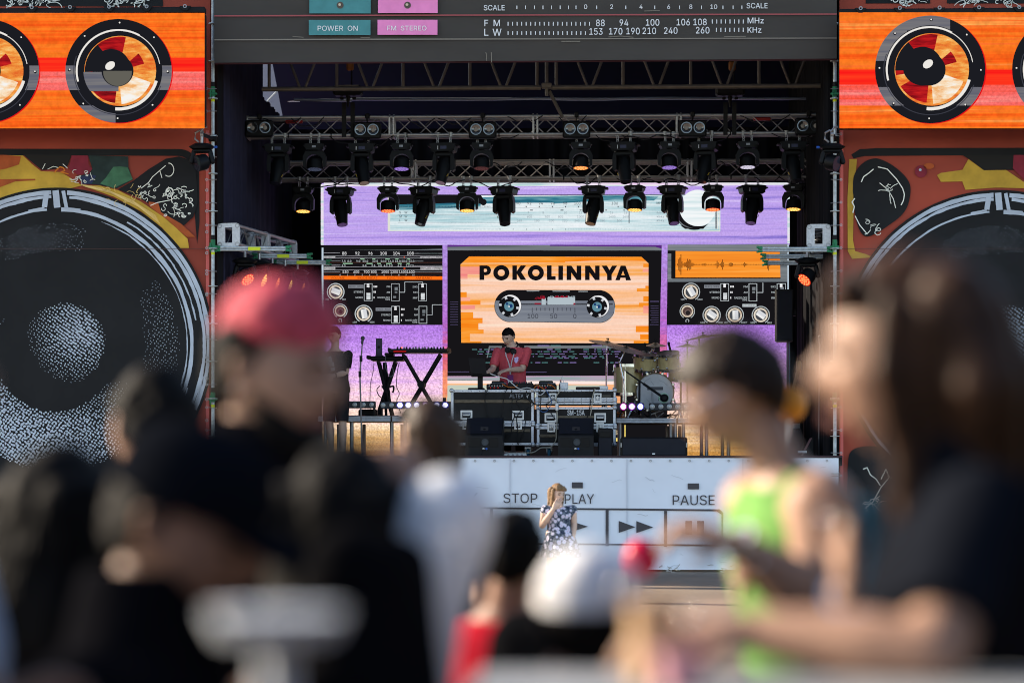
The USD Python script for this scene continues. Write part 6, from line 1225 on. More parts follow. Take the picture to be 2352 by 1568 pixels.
# ------------------------------------------------------------------ drum kit
MAPLE = usdkit.material(stage, '/World/Looks/natural_maple', {'g': ('texture_coordinate', {}), 'mp': ('mapping', {'scale': (9, 9, .6)}), 'n': ('noise_texture', {'scale': 2.2, 'detail': 4.0}), 'r': ('rgb_ramp', {'ramp': [(.3, (.40, .30, .13)), (.6, (.56, .46, .23)), (.75, (.62, .54, .30))]}), 'p': ('principled_bsdf', {'roughness': .28, 'coat_weight': .4})},
                        [('g.object', 'mp.vector'), ('mp.vector', 'n.vector'), ('n.fac', 'r.fac'), ('r.color', 'p.base_color')], surface='p.BSDF')
SKIN_D = M('drum_skin', (.55, .54, .54), .5, var=.12, vscale=5); SKIN_C = M('drum_skin_clear', (.32, .29, .24), .35)
def drum(o, c, axis, r, h, lugs, front=None, hoop=None, head=SKIN_D):
    c = np.array(c, float); ax = unit(axis); u = unit(np.cross(ax, [0, 1, 0.01])); q = np.cross(ax, u)
    hoop = hoop or CHROME
    part(o, 'shell', lathe([(r * .97, -h / 2), (r, -h / 2), (r, h / 2), (r * .97, h / 2)], 40, ax, c), MAPLE, smooth=30)
    for s in (-1, 1):
        part(o, 'hoop', lathe([(r * 1.0, s * h / 2 - .02), (r * 1.045, s * h / 2 - .02), (r * 1.045, s * h / 2 + .02), (r * .985, s * h / 2 + .02), (r * 1.0, s * h / 2 - .02)], 40, ax, c), hoop, smooth=30)
        part(o, 'drumhead', lathe([(0, s * h / 2 + .006), (r * .985, s * h / 2 + .006)], 36, ax, c), head)
    for k in range(lugs):
        a = 6.2832 * (k + .3) / lugs; d = u * math.cos(a) + q * math.sin(a)
        for s in (-1, 1): part(o, 'lug', cat([ell(c + d * (r + .012) + ax * s * h * .3, .018, .018, .018, 1), tube(c + d * (r + .014) + ax * s * h * .3, c + d * (r + .014) + ax * s * (h / 2 + .01), .005, 5)]), CHROME)
BD = w(kR, 635, 1045, YD); rB = abs(w(kR, 955, 0, YD)[0] - w(kR, 315, 0, YD)[0]) / 2 / 1.045
o = thing('bass_drum', 'maple bass drum with grey front skin and two toms mounted on top', 'drum', (BD[0], YD, ZR2))
drum(o, BD + [0, .2, 0], (0, -1, 0), rB, .40, 8, hoop=M('hoop_wood', (.12, .075, .035), .35))
part(o, 'logo_strip', sheet(kr(kR, 510, 957, 768, 1010), YD - .011), M('strip_grey', (.10, .10, .11), .5)); part(o, 'port_patch', sheet(kr(kR, 690, 1120, 740, 1185), YD - .011), M('strip_grey', None))
sheets(o, 'skin_scuff', ([kl(kR, [(575, 870), (600, 905), (615, 930)], 5), kl(kR, [(500, 1160), (560, 1220)], 4), kl(kR, [(450, 900), (480, 860), (560, 810)], 4), kl(kR, [(700, 850), (780, 880), (840, 940)], 4), kl(kR, [(575, 1020), (590, 1220)], 7), kl(kR, [(600, 1040), (606, 1220)], 6)]), YD - .012, M('scuff_grey', (.25, .25, .25), .6))
part(o, 'tom_post', tube(w(kR, 650, 720, YD + .15), w(kR, 652, 600, YD + .15), .022, 10), CHROME)
T1 = (w(kR, 470, 555, YD + .12), .165); T2 = (w(kR, 860, 540, YD + .12), .155)
for (c, r), tilt in ((T1, (.12, -.28, 1)), (T2, (-.08, -.28, 1))):
    drum(o, c, tilt, r, .21, 6, head=M('tom_skin', (.14, .11, .08), .4)); part(o, 'tom_arm', tube(w(kR, 652, 600, YD + .15), c + [(-1 if c[0] > BD[0] else 1) * r * .95, 0, 0], .016, 8), CHROME)
    part(o, 'tom_microphone', cat([tube(c + [.03, -.03, .13], c + [.0, -.02, .24], .016, 10), ell(c + [.0, -.02, .25], .02, .02, .022, 2)]), BLKM)
for s in (-1, 1): part(o, 'spur', tube(BD + [s * rB * .93, .05, -.06], (BD[0] + s * rB * 1.45, YD - .06, ZR2 + .01), .012, 8), CHROME)
for k in range(8): part(o, 'claw', cb(BD[0] + rB * 1.05 * math.sin(.39 + k * .785) - .02, BD[0] + rB * 1.05 * math.sin(.39 + k * .785) + .02, YD - .03, YD + .03, BD[2] + rB * 1.05 * math.cos(.39 + k * .785) - .02, BD[2] + rB * 1.05 * math.cos(.39 + k * .785) + .02, .008), CHROME)
FT = w(kR, 200, 850, YD + .25)
o = thing('floor_tom', 'maple floor tom on three legs left of the bass drum', 'drum', (FT[0], FT[1], ZR2)); drum(o, FT, (0, 0, 1), .205, .40, 6)
for a in (.5, 2.6, 4.4): part(o, 'leg', tube((FT[0] + .225 * math.cos(a), FT[1] + .225 * math.sin(a), FT[2] + .05), (FT[0] + .235 * math.cos(a), FT[1] + .235 * math.sin(a), ZR2 + .005), .010, 8), CHROME)
SN = w(kR, 1060, 760, YD + .3)
o = thing('snare_drum', 'shallow snare drum on a stand right of the bass drum', 'drum', (SN[0], SN[1], ZR2)); drum(o, SN, (0, -.1, 1), .178, .15, 8); part(o, 'stand_post', tube(SN - [0, 0, .08], (SN[0], SN[1], ZR2 + .02), .014, 8), CHROME)
for a in (.3, 2.4, 4.5): part(o, 'stand_foot', tube((SN[0], SN[1], ZR2 + .2), (SN[0] + .24 * math.cos(a), SN[1] + .24 * math.sin(a), ZR2 + .01), .010, 6), CHROME)
BRASS = M('cymbal_bronze', (.30, .24, .14), .38, metal=.8, var=.2, vscale=9, bump=.1, bscale=70)
def cymbal(label, c, r, tilt, foot_x, Y, joint=None, mat=None):
    c = np.array(c, float); ax = unit(tilt); o = thing('cymbal_stand', label, 'cymbal', (foot_x, Y, ZR2))
    part(o, 'cymbal', lathe([(0, .022), (.03, .02), (.05, .006), (r * .6, -.006), (r, -.022), (r, -.024), (r * .6, -.010), (.05, .002), (0, .016)], 44, ax, c), mat or BRASS, smooth=40)
    part(o, 'wing_nut', cat([tube(c + ax * .02, c + ax * .06, .009, 8), cb(c[0] - .02, c[0] + .02, Y - .006, Y + .006, c[2] + .045, c[2] + .06, .004)]), BLKM)
    j = np.array(joint, float) if joint is not None else np.array([foot_x, Y, c[2] - .35])
    part(o, 'arm', tube(c, j, .009, 8), CHROME); part(o, 'tilter', ell(j, .022, .022, .022, 2), CHROME)
    part(o, 'post', cat([tube(j, (foot_x, Y, (j[2] + ZR2) / 2), .0115, 8), tube((foot_x, Y, (j[2] + ZR2) / 2), (foot_x, Y, ZR2 + .05), .015, 8)]), CHROME)
    for a in (.2, 2.3, 4.4): part(o, 'foot', tube((foot_x, Y, ZR2 + .26), (foot_x + .27 * math.cos(a), Y + .27 * math.sin(a), ZR2 + .012), .010, 6), CHROME)
X = lambda k, cx, Y: w(k, cx, 0, Y)[0]
cymbal('crash cymbal tilted at the far left of the drum kit', w(kJ, 148, 287, YD + .3), .27, (.20, -.16, 1), X(kJ, 135, YD + .3), YD + .3, w(kJ, 140, 380, YD + .3))
cymbal('large dark ride cymbal tilted towards the audience above the floor tom', w(kJ, 325, 338, YD - .15), .27, (.26, -.22, 1), X(kR, 155, YD - .15), YD - .15, w(kR, 60, 560, YD - .15), M('cymbal_dark', (.16, .125, .09), .42, metal=.75, var=.2, vscale=9))
cymbal('small flat splash cymbal above the two toms', w(kR, 645, 262, YD + .2), .15, (0, -.16, 1), X(kR, 155, YD + .2), YD + .2, w(kR, 600, 350, YD + .2))
cymbal('hi-hat cymbal right of the second tom, lit red on top', w(kR, 1165, 280, YD + .35), .165, (0, -.07, 1), X(kR, 1165, YD + .35), YD + .35)
cymbal('pair of crash cymbals standing high at the right of the drum kit', w(kJ, 1055, 228, YD + .5), .29, (-.16, -.06, 1), X(kJ, 1025, YD + .5), YD + .5, w(kJ, 1015, 240, YD + .5))
o = thing('boom_stand', 'black boom stand holding a round microphone before the bass drum', 'microphone stand', (X(kR, 155, YD - .3), YD - .3, ZR2))
q0, q1 = w(kR, 150, 700, YD - .3), w(kR, 740, 1110, YD - .3)
part(o, 'boom', cat([tube(q0, q0 + (q1 - q0) * .55, .011, 8), tube(q0 + (q1 - q0) * .5, q1, .018, 8)]), BLKM); part(o, 'post', tube(q0, (q0[0], YD - .3, ZR2 + .02), .012, 8), CHROME)
for a in (.2, 2.3, 4.4): part(o, 'foot', tube((q0[0], YD - .3, ZR2 + .2), (q0[0] + .27 * math.cos(a), YD - .3 + .2 * math.sin(a), ZR2 + .012), .010, 6), CHROME)
mc = w(kR, 790, 1140, YD - .3); part(o, 'microphone', lathe([(0, -.05), (.03, -.05), (.055, -.02), (.058, .03), (0, .04)], 20, (0, 1, 0), mc), BLKM, smooth=30); part(o, 'tape_ring', lathe([(.056, .0), (.072, .0), (.072, .02), (.056, .02), (.056, 0)], 20, (0, 1, 0), mc + [-.01, .0, 0]), M('mint_tape', (.35, .55, .40), .5))
part(o, 'lower_arm', tube(w(kR, 385, 870, YD - .3), (w(kR, 375, 0, YD - .3)[0], YD - .3, ZR2 + .05), .016, 8), BLKM)
for i in range(6):
    x0_ = kJ(250 + i * 110, 0); rg = np.random.default_rng(40 + i)
    q = [np.array([w(kJ, 250 + i * 120 + rg.uniform(-60, 90), 0, 33.7)[0], 33.55 + rg.uniform(0, .25), ZR2 + .01 + .07 * abs(rg.normal())]) for _ in range(7)]
    solo('floor_cable', path(curve(q, 8), .008, 6), [CABO, CAB, CAB, CABW, CAB, CABC][i], ['orange cable coiled under the pink light bar on the drum riser', 'black cable tangle between the two right light bars', 'black cable tangle under the bass drum on the riser', 'white cable lying under the bass drum on the riser', 'black cable tangle right of the bass drum on the riser', 'cream cable tangle at the right of the drum riser'][i], 'cable', smooth=True)
# PA speaker on a pole
YP = 34.6
a, b = w(kJ, 1735, 278, YP), w(kJ, 1910, -35, YP); b[2] = w(kF, 2118, 1075, YP)[2]
xm = (a[0] + b[0]) / 2 + .06
o = thing('speaker_pole', 'thin pole holding up the black loudspeaker at the right of the stage', 'speaker stand', (xm, YP + .1, ZS)); part(o, 'pole', tube((xm, YP + .15, ZS), (xm, YP + .15, a[2]), .018, 10), M('stand_steel', None))
for an in (.3, 2.4, 4.5): part(o, 'foot', tube((xm, YP + .15, ZS + .5), (xm + .35 * math.cos(an), YP + .15 + .35 * math.sin(an), ZS + .012), .012, 6), BLKM)
part(o, 'cable', path([(xm + .03, YP + .13, ZS + .1), (xm + .025, YP + .13, a[2])], .008), M('cable_pale_blue', (.2, .3, .36), .5))
o = thing('loudspeaker', 'black loudspeaker on a pole before the right radio picture', 'speaker', ((a[0] + b[0]) / 2, YP + .1, a[2]))
part(o, 'cabinet', tri(hull(*[np.array([[x, y, z]]) for x, y in ((a[0], YP + .02), (a[0] + .02, YP), (b[0] - .01, YP), (b[0], YP + .02), (b[0] - .06, YP + .36), (a[0] + .06, YP + .36)) for z in (a[2] + .002, b[2] - (0 if x > a[0] + .03 else .0))])), BLK); part(o, 'grille', cb(a[0] + .025, b[0] - .02, YP - .008, YP, a[2] + .03, b[2] - .03, .004), GRILL); part(o, 'side_bracket', cb(b[0] - .005, b[0] + .05, YP + .05, YP + .2, a[2] + (b[2] - a[2]) * .5, a[2] + (b[2] - a[2]) * .62, .01), BLKM)
# dark wing: guitar and amp
o = thing('electric_guitar', 'electric guitar leaning in the dark right wing with its neck up', 'guitar', (w(kJ, 1880, 0, 34)[0], 34, ZS))
n0, n1 = w(kJ, 1955, 545, 34), w(kJ, 1895, 760, 34)
part(o, 'neck', tube(n0, n1 + [-.05, 0, -.2], .022, 8), M('neck_wood', (.22, .14, .08), .4)); part(o, 'headstock', cb(n0[0] - .03, n0[0] + .04, 33.98, 34.02, n0[2] - .02, n0[2] + .12, .01), M('neck_wood', None))
bd = n1 + [-.12, 0, -.42]; part(o, 'body', tri(hull(disc(bd + [0, -.02, .08], (0, 1, 0), .13, 20), disc(bd + [-.04, -.02, -.12], (0, 1, 0), .17, 20), disc(bd + [-.04, .03, -.12], (0, 1, 0), .17, 20))), M('guitar_red', (.16, .02, .02), .2, coat=.5)); part(o, 'peg', [ell(n0 + [.045, 0, .02 + .025 * i], .008, .008, .008, 1) for i in range(4)], CHROME, kind='stuff')
part(o, 'stand_foot', cat([tube(bd + [-.04, .05, -.28], (bd[0] - .15, 34.1, ZS + .01), .012, 6), tube(bd + [-.04, .05, -.28], (bd[0] + .1, 34.1, ZS + .01), .012, 6)]), BLKM)
a, b = w(kJ, 1830, 1360, 34.5), w(kJ, 2000, 1020, 34.5)
o = thing('guitar_amplifier', 'dark guitar amplifier standing in the right wing', 'amplifier', ((a[0] + b[0]) / 2, 34.5, ZS)); part(o, 'cabinet', cb(a[0], b[0], 34.5, 34.8, ZS + .002, b[2], .02), BLK); part(o, 'grille_cloth', cb(a[0] + .03, b[0] - .03, 34.493, 34.5, ZS + .06, b[2] - .16, .003), GRILL); part(o, 'control_panel', cb(a[0] + .04, b[0] - .04, 34.492, 34.5, b[2] - .12, b[2] - .05, .003), M('dim_plate', None))
a, b = w(kJ, 1995, 1360, 32.2), w(kJ, 2095, 1190, 32.2)
o = thing('floor_monitor', 'dark tilted floor monitor with white print near the right pole', 'stage monitor', ((a[0] + b[0]) / 2, 32.2, ZS)); part(o, 'cabinet', tri(hull(*[np.array([[x, y, z]]) for x, z in ((a[0], ZS + .002), (b[0], ZS + .002), (b[0], b[2]), (a[0] + .13, b[2])) for y in (32.2, 32.6)])), BLK); part(o, 'white_print', [bx(b[0] - .2, b[0] - .08, 32.193, 32.199, b[2] - .2, b[2] - .17), bx(b[0] - .18, b[0] - .1, 32.193, 32.199, b[2] - .42, b[2] - .39)], M('white_paint', None), kind='stuff')
# ================================================================== people
def skin(name, c): return M(name, c, .5, spec=.35, var=.06, vscale=18, bump=.04, bscale=180)
SK1 = skin('skin_light', (.56, .37, .28)); SK2 = skin('skin_tan', (.30, .16, .105)); SKF = skin('skin_warm', (.40, .23, .155)); SK3 = skin('skin_pale', (.62, .42, .32))
def rot(yaw, pitch, roll):
    """head turn: yaw 0 looks at the camera, 90 to the right, 180 away; pitch > 0 looks down; roll tilts towards the person's left"""
    y, p, r = np.radians([yaw, pitch, roll]); c, s = np.cos, np.sin
    Rz = np.array([[c(y), -s(y), 0], [s(y), c(y), 0], [0, 0, 1]]); Rx = np.array([[1, 0, 0], [0, c(p), -s(p)], [0, s(p), c(p)]]); Ry = np.array([[c(r), 0, s(r)], [0, 1, 0], [-s(r), 0, c(r)]])
    return Rz @ Rx @ Ry
def head_shape(s=1.0, child=False, female=False, sub=4):
    m = trimesh.creation.icosphere(subdivisions=sub); n = m.vertices
    v = n * [.076, .097, .117]
    t = np.clip(-v[:, 2] / .117, 0, 1); fr = v[:, 1] < 0
    v[:, 0] *= 1 - (.30 if not child else .22) * t ** 1.4
    v[:, 1] = np.where(~fr, v[:, 1] * (1 - .62 * t ** 1.1), v[:, 1] * (1 - .10 * t))
    v[:, 2] = np.where(v[:, 2] > 0, v[:, 2] * (1.0 if not child else 1.06), v[:, 2])
    g = lambda x, z, sx, sz: np.exp(-((v[:, 0] - x) / sx) ** 2 - ((v[:, 2] - z) / sz) ** 2) * fr
    e0 = .004 if not child else -.008
    d = np.zeros(len(v))
    nz = np.clip((.018 - v[:, 2]) / .05, 0, 1) * (v[:, 2] > -.040)
    nose = np.exp(-(v[:, 0] / (.009 + .007 * nz)) ** 2) * np.where((v[:, 2] < .022) & (v[:, 2] > -.042), np.sin(np.clip((.022 - v[:, 2]) / .056, 0, 1) * 2.3), 0) * fr
    d += (.026 if not child else .014) * np.clip(nose, 0, 1)
    d += .006 * (g(-.03, e0 + .022, .022, .008) + g(.03, e0 + .022, .022, .008)) * (0 if child or female else 1)
    d -= .010 * (g(-.031, e0 + .003, .016, .011) + g(.031, e0 + .003, .016, .011))
    d += .007 * g(0, -.060, .022, .006) + .006 * g(0, -.071, .018, .006) - .004 * g(0, -.0655, .022, .003)
    d += .009 * g(0, -.102, .022, .014) + .004 * (g(-.045, -.025, .018, .02) + g(.045, -.025, .018, .02))
    v[:, 1] -= d
    parts = [man(trimesh.Trimesh(v * s, m.faces, process=False))]
    for q in (-1, 1):
        ear = hull(sph([q * .076, .014, .018], .010), sph([q * .080, .024, .012], .009), sph([q * .074, .012, -.024], .008), sph([q * .081, .022, -.005], .007))
        parts.append(ear.scale((s, s, s)))
    return Manifold.batch_boolean(parts, manifold3d.OpType.Add), e0
def place(m, R, c):
    T = np.eye(4); T[:3, :3] = R; T[:3, 3] = c
    if isinstance(m, Manifold): return m.transform(T[:3, :])
    m = m.copy(); m.apply_transform(T); return m
def hand_shape(wr, d, n, curl=.5, s=1.0, thumb=1, spread=1.0):
    d = unit(d); n = unit(n - np.dot(n, d) * d); t = np.cross(n, d) * thumb; wr = np.asarray(wr, float)
    ms = [hull(sph(wr, .024 * s), sph(wr + (d * .02 + t * .018) * s, .016 * s), sph(wr + (d * .02 - t * .018) * s, .015 * s), sph(wr + (d * .088 + t * .032) * s, .011 * s), sph(wr + (d * .080 - t * .032) * s, .010 * s))]
    for off, L in ((.030, .072), (.010, .082), (-.011, .077), (-.030, .060)):
        p = wr + (d * .086 + t * off) * s; a = curl * .5 + .1; dr = unit(d + t * off * 3 * spread)
        for f, r in ((.46, .0092), (.30, .0085), (.24, .0078)):
            q = p + (dr * math.cos(a) + n * math.sin(a)) * L * f * s
            ms.append(hull(sph(p, r * s), sph(q, r * s * .93))); p = q; a += curl
    p = wr + (d * .022 + t * .028) * s; q = p + unit(d * .6 + t * .7 + n * .3) * .042 * s; r_ = q + unit(d * .85 + t * .25 + n * .4) * .032 * s
    ms += [hull(sph(wr + d * .015 * s, .016 * s), sph(p, .014 * s), sph(q, .0108 * s)), hull(sph(q, .0105 * s), sph(r_, .0088 * s))]
    m = Manifold.batch_boolean(ms, manifold3d.OpType.Add).refine_to_length(.006 * s)
    tm = tri(m); trimesh.smoothing.filter_taubin(tm, iterations=6); return man(tm)
def smooth_union(ms, edge, it):
    m = Manifold.batch_boolean(ms, manifold3d.OpType.Add).refine_to_length(edge)
    tm = tri(m); trimesh.smoothing.filter_taubin(tm, iterations=it); return tm
def rough(tm, amp, scale, seed=0):
    tm = trimesh.Trimesh(tm.vertices, tm.faces, process=True); v = tm.vertices
    tm.vertices = v + tm.vertex_normals * ((meshkit.fbm(v * scale, 3, seed) - .5) * 2 * amp)[:, None]; return tm

def make_person(name, label, head, yaw, pitch=0, roll=0, ty=None, s=1.0, skinm=SK2, neck=None, hip=None, sw=.185, elL=None, wrL=None, elR=None, wrR=None, hL=None, hR=None, seat=False, legdir=None, shirt=None, sleeve=.55, pants=None, plen=1.0, shoes=None, hem=-.06,
                hair=None, hairm=None, child=False, female=False, fine=False, edge=.014, extra=None, zf=0.0, cat_='person', collar=False, arm=1.0, hs=1.0, lean=0.0, drop=.20):
    head = np.asarray(head, float); R = rot(yaw, pitch, roll); ty = yaw if ty is None else ty
    a = math.radians(ty); lat = np.array([math.cos(a), math.sin(a), 0]); fwd = np.array([math.sin(a), -math.cos(a), 0])
    N = np.asarray(neck, float) if neck is not None else head - [0, 0, drop * s] - fwd * .015 * s
    H = np.asarray(hip, float) if hip is not None else N - [0, 0, .50 * s] - fwd * lean
    up = unit(N - H); T = np.linalg.norm(N - H); dep = np.cross(lat, up); dep = unit(dep)
    o = thing(name, label, cat_, (H[0], H[1], zf))
    def lv(f, off=0): return H + up * T * f + dep * off
    lv_ = [(-.10, .155, .115), (0.0, .165, .120), (.25, .148, .105), (.45, .150, .108), (.68, .168, .115), (.84, .175, .095), (.95, .10, .07), (1.02, .058, .055)]
    if female: lv_ = [(-.10, .165, .12), (0.0, .17, .12), (.28, .128, .098), (.48, .14, .105), (.68, .152, .12), (.84, .155, .085), (.95, .085, .06), (1.02, .05, .048)]
    k = sw / .185
    def torso(g, f0=-1, f1=9, wide=1.0):
        rs = [ringp(lv(f), lat, dep, (w_ * k * wide + g) * s, (d_ + g) * s) for f, w_, d_ in lv_ if f0 <= f <= f1]
        return [hull(p, q) for p, q in zip(rs[:-1], rs[1:])]
    S = [lv(.86) + lat * sw * s, lv(.86) - lat * sw * s]
    E = [elL, elR]; Wr = [wrL, wrR]
    for i, q in enumerate((1, -1)):
        if E[i] is None: E[i] = S[i] + np.array([0, 0, -.27 * s]) + lat * q * .05 * s - fwd * .02
        if Wr[i] is None: Wr[i] = np.asarray(E[i]) + np.array([0, 0, -.20 * s]) + fwd * .12 * s
        E[i] = np.asarray(E[i], float); Wr[i] = np.asarray(Wr[i], float)
    bones = torso(0)
    bones.append(hull(sph(N - up * .02, .056 * s), sph(head + R @ np.array([0, .022, -.055]) * s, .052 * s)))
    for i in (0, 1):
        mid = S[i] * .55 + E[i] * .45; fm = E[i] * .65 + Wr[i] * .35
        sa = s * arm; bones += [hull(sph(lv(.80) + lat * (1 - 2 * i) * sw * .6 * s, .07 * s), sph(S[i], .055 * sa)), hull(sph(S[i], .055 * sa), sph(mid, .047 * sa)), hull(sph(mid, .047 * sa), sph(E[i], .038 * sa)), hull(sph(E[i], .038 * sa), sph(fm, .040 * sa)), hull(sph(fm, .040 * sa), sph(Wr[i], .026 * s))]
    hips = [H + lat * .09 * s, H - lat * .09 * s]; ld = fwd if legdir is None else legdir
    if seat: KN = [h + ld * .40 * s + lat * (.06 - .12 * i) - np.array([0, 0, .02]) for i, h in enumerate(hips)]; AN = [np.array([q[0] + ld[0] * .02, q[1] + ld[1] * .02, max(zf + .09, q[2] - .42 * s)]) for q in KN]
    else: KN = [np.array([h[0], h[1], zf + (h[2] - zf) * .53]) + fwd * .02 + lat * (.01 - .02 * i) for i, h in enumerate(hips)]; AN = [np.array([h[0], h[1], zf + .09 * s]) - fwd * .02 for h in hips]
    for i in (0, 1):
        calf = KN[i] * .68 + AN[i] * .32 - ld * .012
        bones += [hull(sph(hips[i], .085 * s), sph(KN[i], .056 * s)), hull(sph(KN[i], .055 * s), sph(calf, .054 * s)), hull(sph(calf, .054 * s), sph(AN[i], .036 * s)), hull(sph(AN[i], .036 * s), sph(AN[i] + ld * .12 * s - np.array([0, 0, .055 * s]), .03 * s))]
    body = man(smooth_union(bones, edge, 8))
    hd, e0 = head_shape(s, child, female, 5 if fine else 4)
    ps = [body, place(hd, R, head)]
    for i, hh in enumerate((hL, hR)):
        d = unit(Wr[i] - E[i]) if hh is None or hh.get('d') is None else unit(hh['d'])
        n = (-lat * (1 - 2 * i) if hh is None else np.asarray(hh.get('n', -lat * (1 - 2 * i)), float))
        th = 1 if hh is None else hh.get('t', 1)
        tdir = fwd
        t0 = np.cross(unit(n - np.dot(n, d) * d), d)
        sg = 1 if np.dot(t0, tdir if hh is None or 'td' not in hh else hh['td']) > 0 else -1
        ps.append(hand_shape(Wr[i] + d * .012, d, n, .45 if hh is None else hh.get('c', .5), s * .95, sg))
    part(o, 'body', tri(Manifold.batch_boolean(ps, manifold3d.OpType.Add)), skinm, smooth=True)
    # face details
    for q in (-1, 1):
        part(o, 'eye', place(ell(np.array([q * .031, -.0795 if not child else -.081, e0]) * s, .0125 * s, .010 * s, .0065 * s, 2), R, head), M('eye_dark', (.07, .05, .04), .2), smooth=True)
        br = curve([(q * .014, -.098, e0 + .018), (q * .03, -.097, e0 + .024), (q * .05, -.084, e0 + .019)], 6) * s
        part(o, 'eyebrow', place(path(br, .0030 * s, 6), R, head), hairm or BLK)
    lp_ = curve([(-.024, -.083, -.0655), (-.010, -.0975, -.062), (0, -.099, -.0645), (.010, -.0975, -.062), (.024, -.083, -.0655)], 6) * s
    part(o, 'mouth', place(path(lp_, .0045 * s, 6), R, head), M('lips', (.34, .12, .10), .45))
    # clothes
    if shirt is not None:
        sh = torso(.018, hem if hem < -.2 else -.11, .97, 1.02)
        if hem < -.2:
            sh.append(hull(ringp(lv(-.10), lat, dep, .18 * k * s, .14 * s), ringp(lv(hem), lat, dep, .2 * k * s, .16 * s)))
        for i in (0, 1):
            if sleeve <= 0: sh.append(hull(sph(lv(.82) + lat * (1 - 2 * i) * sw * .75 * s, .072 * s), sph(lv(.90) + lat * (1 - 2 * i) * sw * .45 * s, .05 * s))); continue
            L1 = S[i] + (E[i] - S[i]) * min(1, sleeve * 1.0)
            sh += [hull(sph(lv(.76) + lat * (1 - 2 * i) * sw * .62 * s, .085 * s), sph(S[i] - up * .004, .064 * s))]
            if sleeve <= 1: sh.append(hull(sph(S[i] - up * .004, .064 * s), disc(L1, E[i] - S[i], .062 * s, 18)))
            else:
                L2 = E[i] + (Wr[i] - E[i]) * (sleeve - 1); sh += [hull(sph(S[i], .068 * s), sph(E[i], .052 * s)), hull(sph(E[i], .052 * s), disc(L2, Wr[i] - E[i], .038 * s, 18))]
        if collar: sh.append(hull(ringp(lv(.90), lat, dep, .13 * s, .10 * s), ringp(lv(1.02), lat, dep, .085 * s, .085 * s), ringp(lv(1.16) + fwd * .01, lat, dep, .074 * s, .078 * s)))
        tm = smooth_union(sh, edge * 1.1, 3)
        part(o, 'shirt', rough(tm, .006 * s if fine else .004, 9, 3), shirt, smooth=True)
    if pants is not None:
        pl = torso(.016, -.2, .26)
        for i in (0, 1):
            if plen <= .5: e = hips[i] + (KN[i] - hips[i]) * plen * 2; pl.append(hull(sph(hips[i], .10 * s), disc(e, KN[i] - hips[i], .085 * s, 18)))
            else: e = KN[i] + (AN[i] - KN[i]) * (plen - .5) * 2 * .98; pl += [hull(sph(hips[i], .10 * s), sph(KN[i], .074 * s)), hull(sph(KN[i], .074 * s), disc(e, AN[i] - KN[i], .06 * s, 18))]
        part(o, 'trousers' if plen > .5 else 'shorts', smooth_union(pl, edge * 1.2, 3), pants, smooth=True)
    if shoes is not None:
        for i in (0, 1):
            part(o, 'shoe', tri(hull(sph(AN[i] - [0, 0, .03], .048 * s), ringp([AN[i][0], AN[i][1], zf + .006] - ld * .04 * s, lat, ld, .04 * s, .05 * s), ringp([AN[i][0], AN[i][1], zf + .006] + ld * .13 * s, lat, ld, .042 * s, .06 * s), sph(AN[i] + ld * .12 * s + [0, 0, zf + .04 - AN[i][2]], .034 * s))), shoes, smooth=40)
    # hair
    G = lambda pts, r: [sph(np.array(p) * s, r * s) for p in pts]
    if hair:
        core = man(trimesh.Trimesh(trimesh.creation.icosphere(subdivisions=4).vertices * np.array([.084, .104, .112]) * s * hs + np.array([0, .010, .016]) * s, trimesh.creation.icosphere(subdivisions=4).faces, process=False))
        if hair == 'short':
            cut = hull(np.array([[x, y, z] for x in (-.2, .2) for y, z in ((-.3, .058), (-.040, .058), (-.020, .020), (.022, -.012), (.03, -.05), (.075, -.066), (.075, -.3), (-.3, -.3))]) * s)
            hm = core - cut
        elif hair == 'crop':
            core = core.scale((1.0, 1.0, 1.0))
            cut = hull(np.array([[x, y, z] for x in (-.2, .2) for y, z in ((-.3, .072), (-.050, .072), (-.034, .035), (.02, .02), (.04, -.03), (.08, -.045), (.08, -.3), (-.3, -.3))]) * s)
            hm = core - cut
        elif hair in ('bob', 'long', 'side'):
            low = {'bob': -.155, 'long': -.34, 'side': -.20}[hair]
            curtain = hull(*G([(-.072, .03, .05), (.072, .03, .05), (-.06, .075, .03), (.06, .075, .03)], .03), *G([(-.068, .04, low), (.068, .04, low), (0, .075, low)], .026))
            side = [hull(*G([(q * .074, -.015, .045), (q * .078, .03, .04)], .018), *G([(q * .072, -.02, low * .9), (q * .068, .04, low)], .018)) for q in (-1, 1)]
            fringe = hull(*G([(-.06, -.075, .058), (.06, -.075, .062), (0, -.092, .060), (-.05, -.05, .085), (.05, -.05, .085)], .016)) if child else hull(*G([(-.06, -.06, .075), (.055, -.07, .082), (0, -.06, .1)], .014))
            cut = hull(np.array([[x, y, z] for x in (-.2, .2) for y, z in ((-.3, .060), (-.045, .060), (-.028, .0), (-.010, -.3), (-.3, -.3))]) * s)
            hm = Manifold.batch_boolean([core - cut, curtain, fringe] + side, manifold3d.OpType.Add)
        tm = smooth_union([hm], .009 * s if fine else .012 * s, 6)
        v = tm.vertices; st = np.abs(np.sin(np.arctan2(v[:, 0], v[:, 1]) * 23 + 3 * meshkit.fbm(v * 30, 2, 4)))
        tm = trimesh.Trimesh(v, tm.faces, process=True); tm.vertices = tm.vertices + tm.vertex_normals * ((st[:len(tm.vertices)] if len(st) == len(tm.vertices) else 0) * .004 - .002 + (meshkit.fbm(tm.vertices * 60, 2, 9) - .5) * .008 * s)[..., None] if len(st) == len(tm.vertices) else tm.vertices
        if hair in ('short', 'crop') and not fine: tm = rough(tm, .012 * s, 22, 31)
        if hair in ('bob', 'long', 'side'): tm = rough(tm, .010 * s, 11, 21)
        part(o, 'hair', place(tm, R, head), hairm, smooth=True)
    if extra: extra(o, R, head, s, lv, lat, fwd, dep, S, E, Wr)
    return o
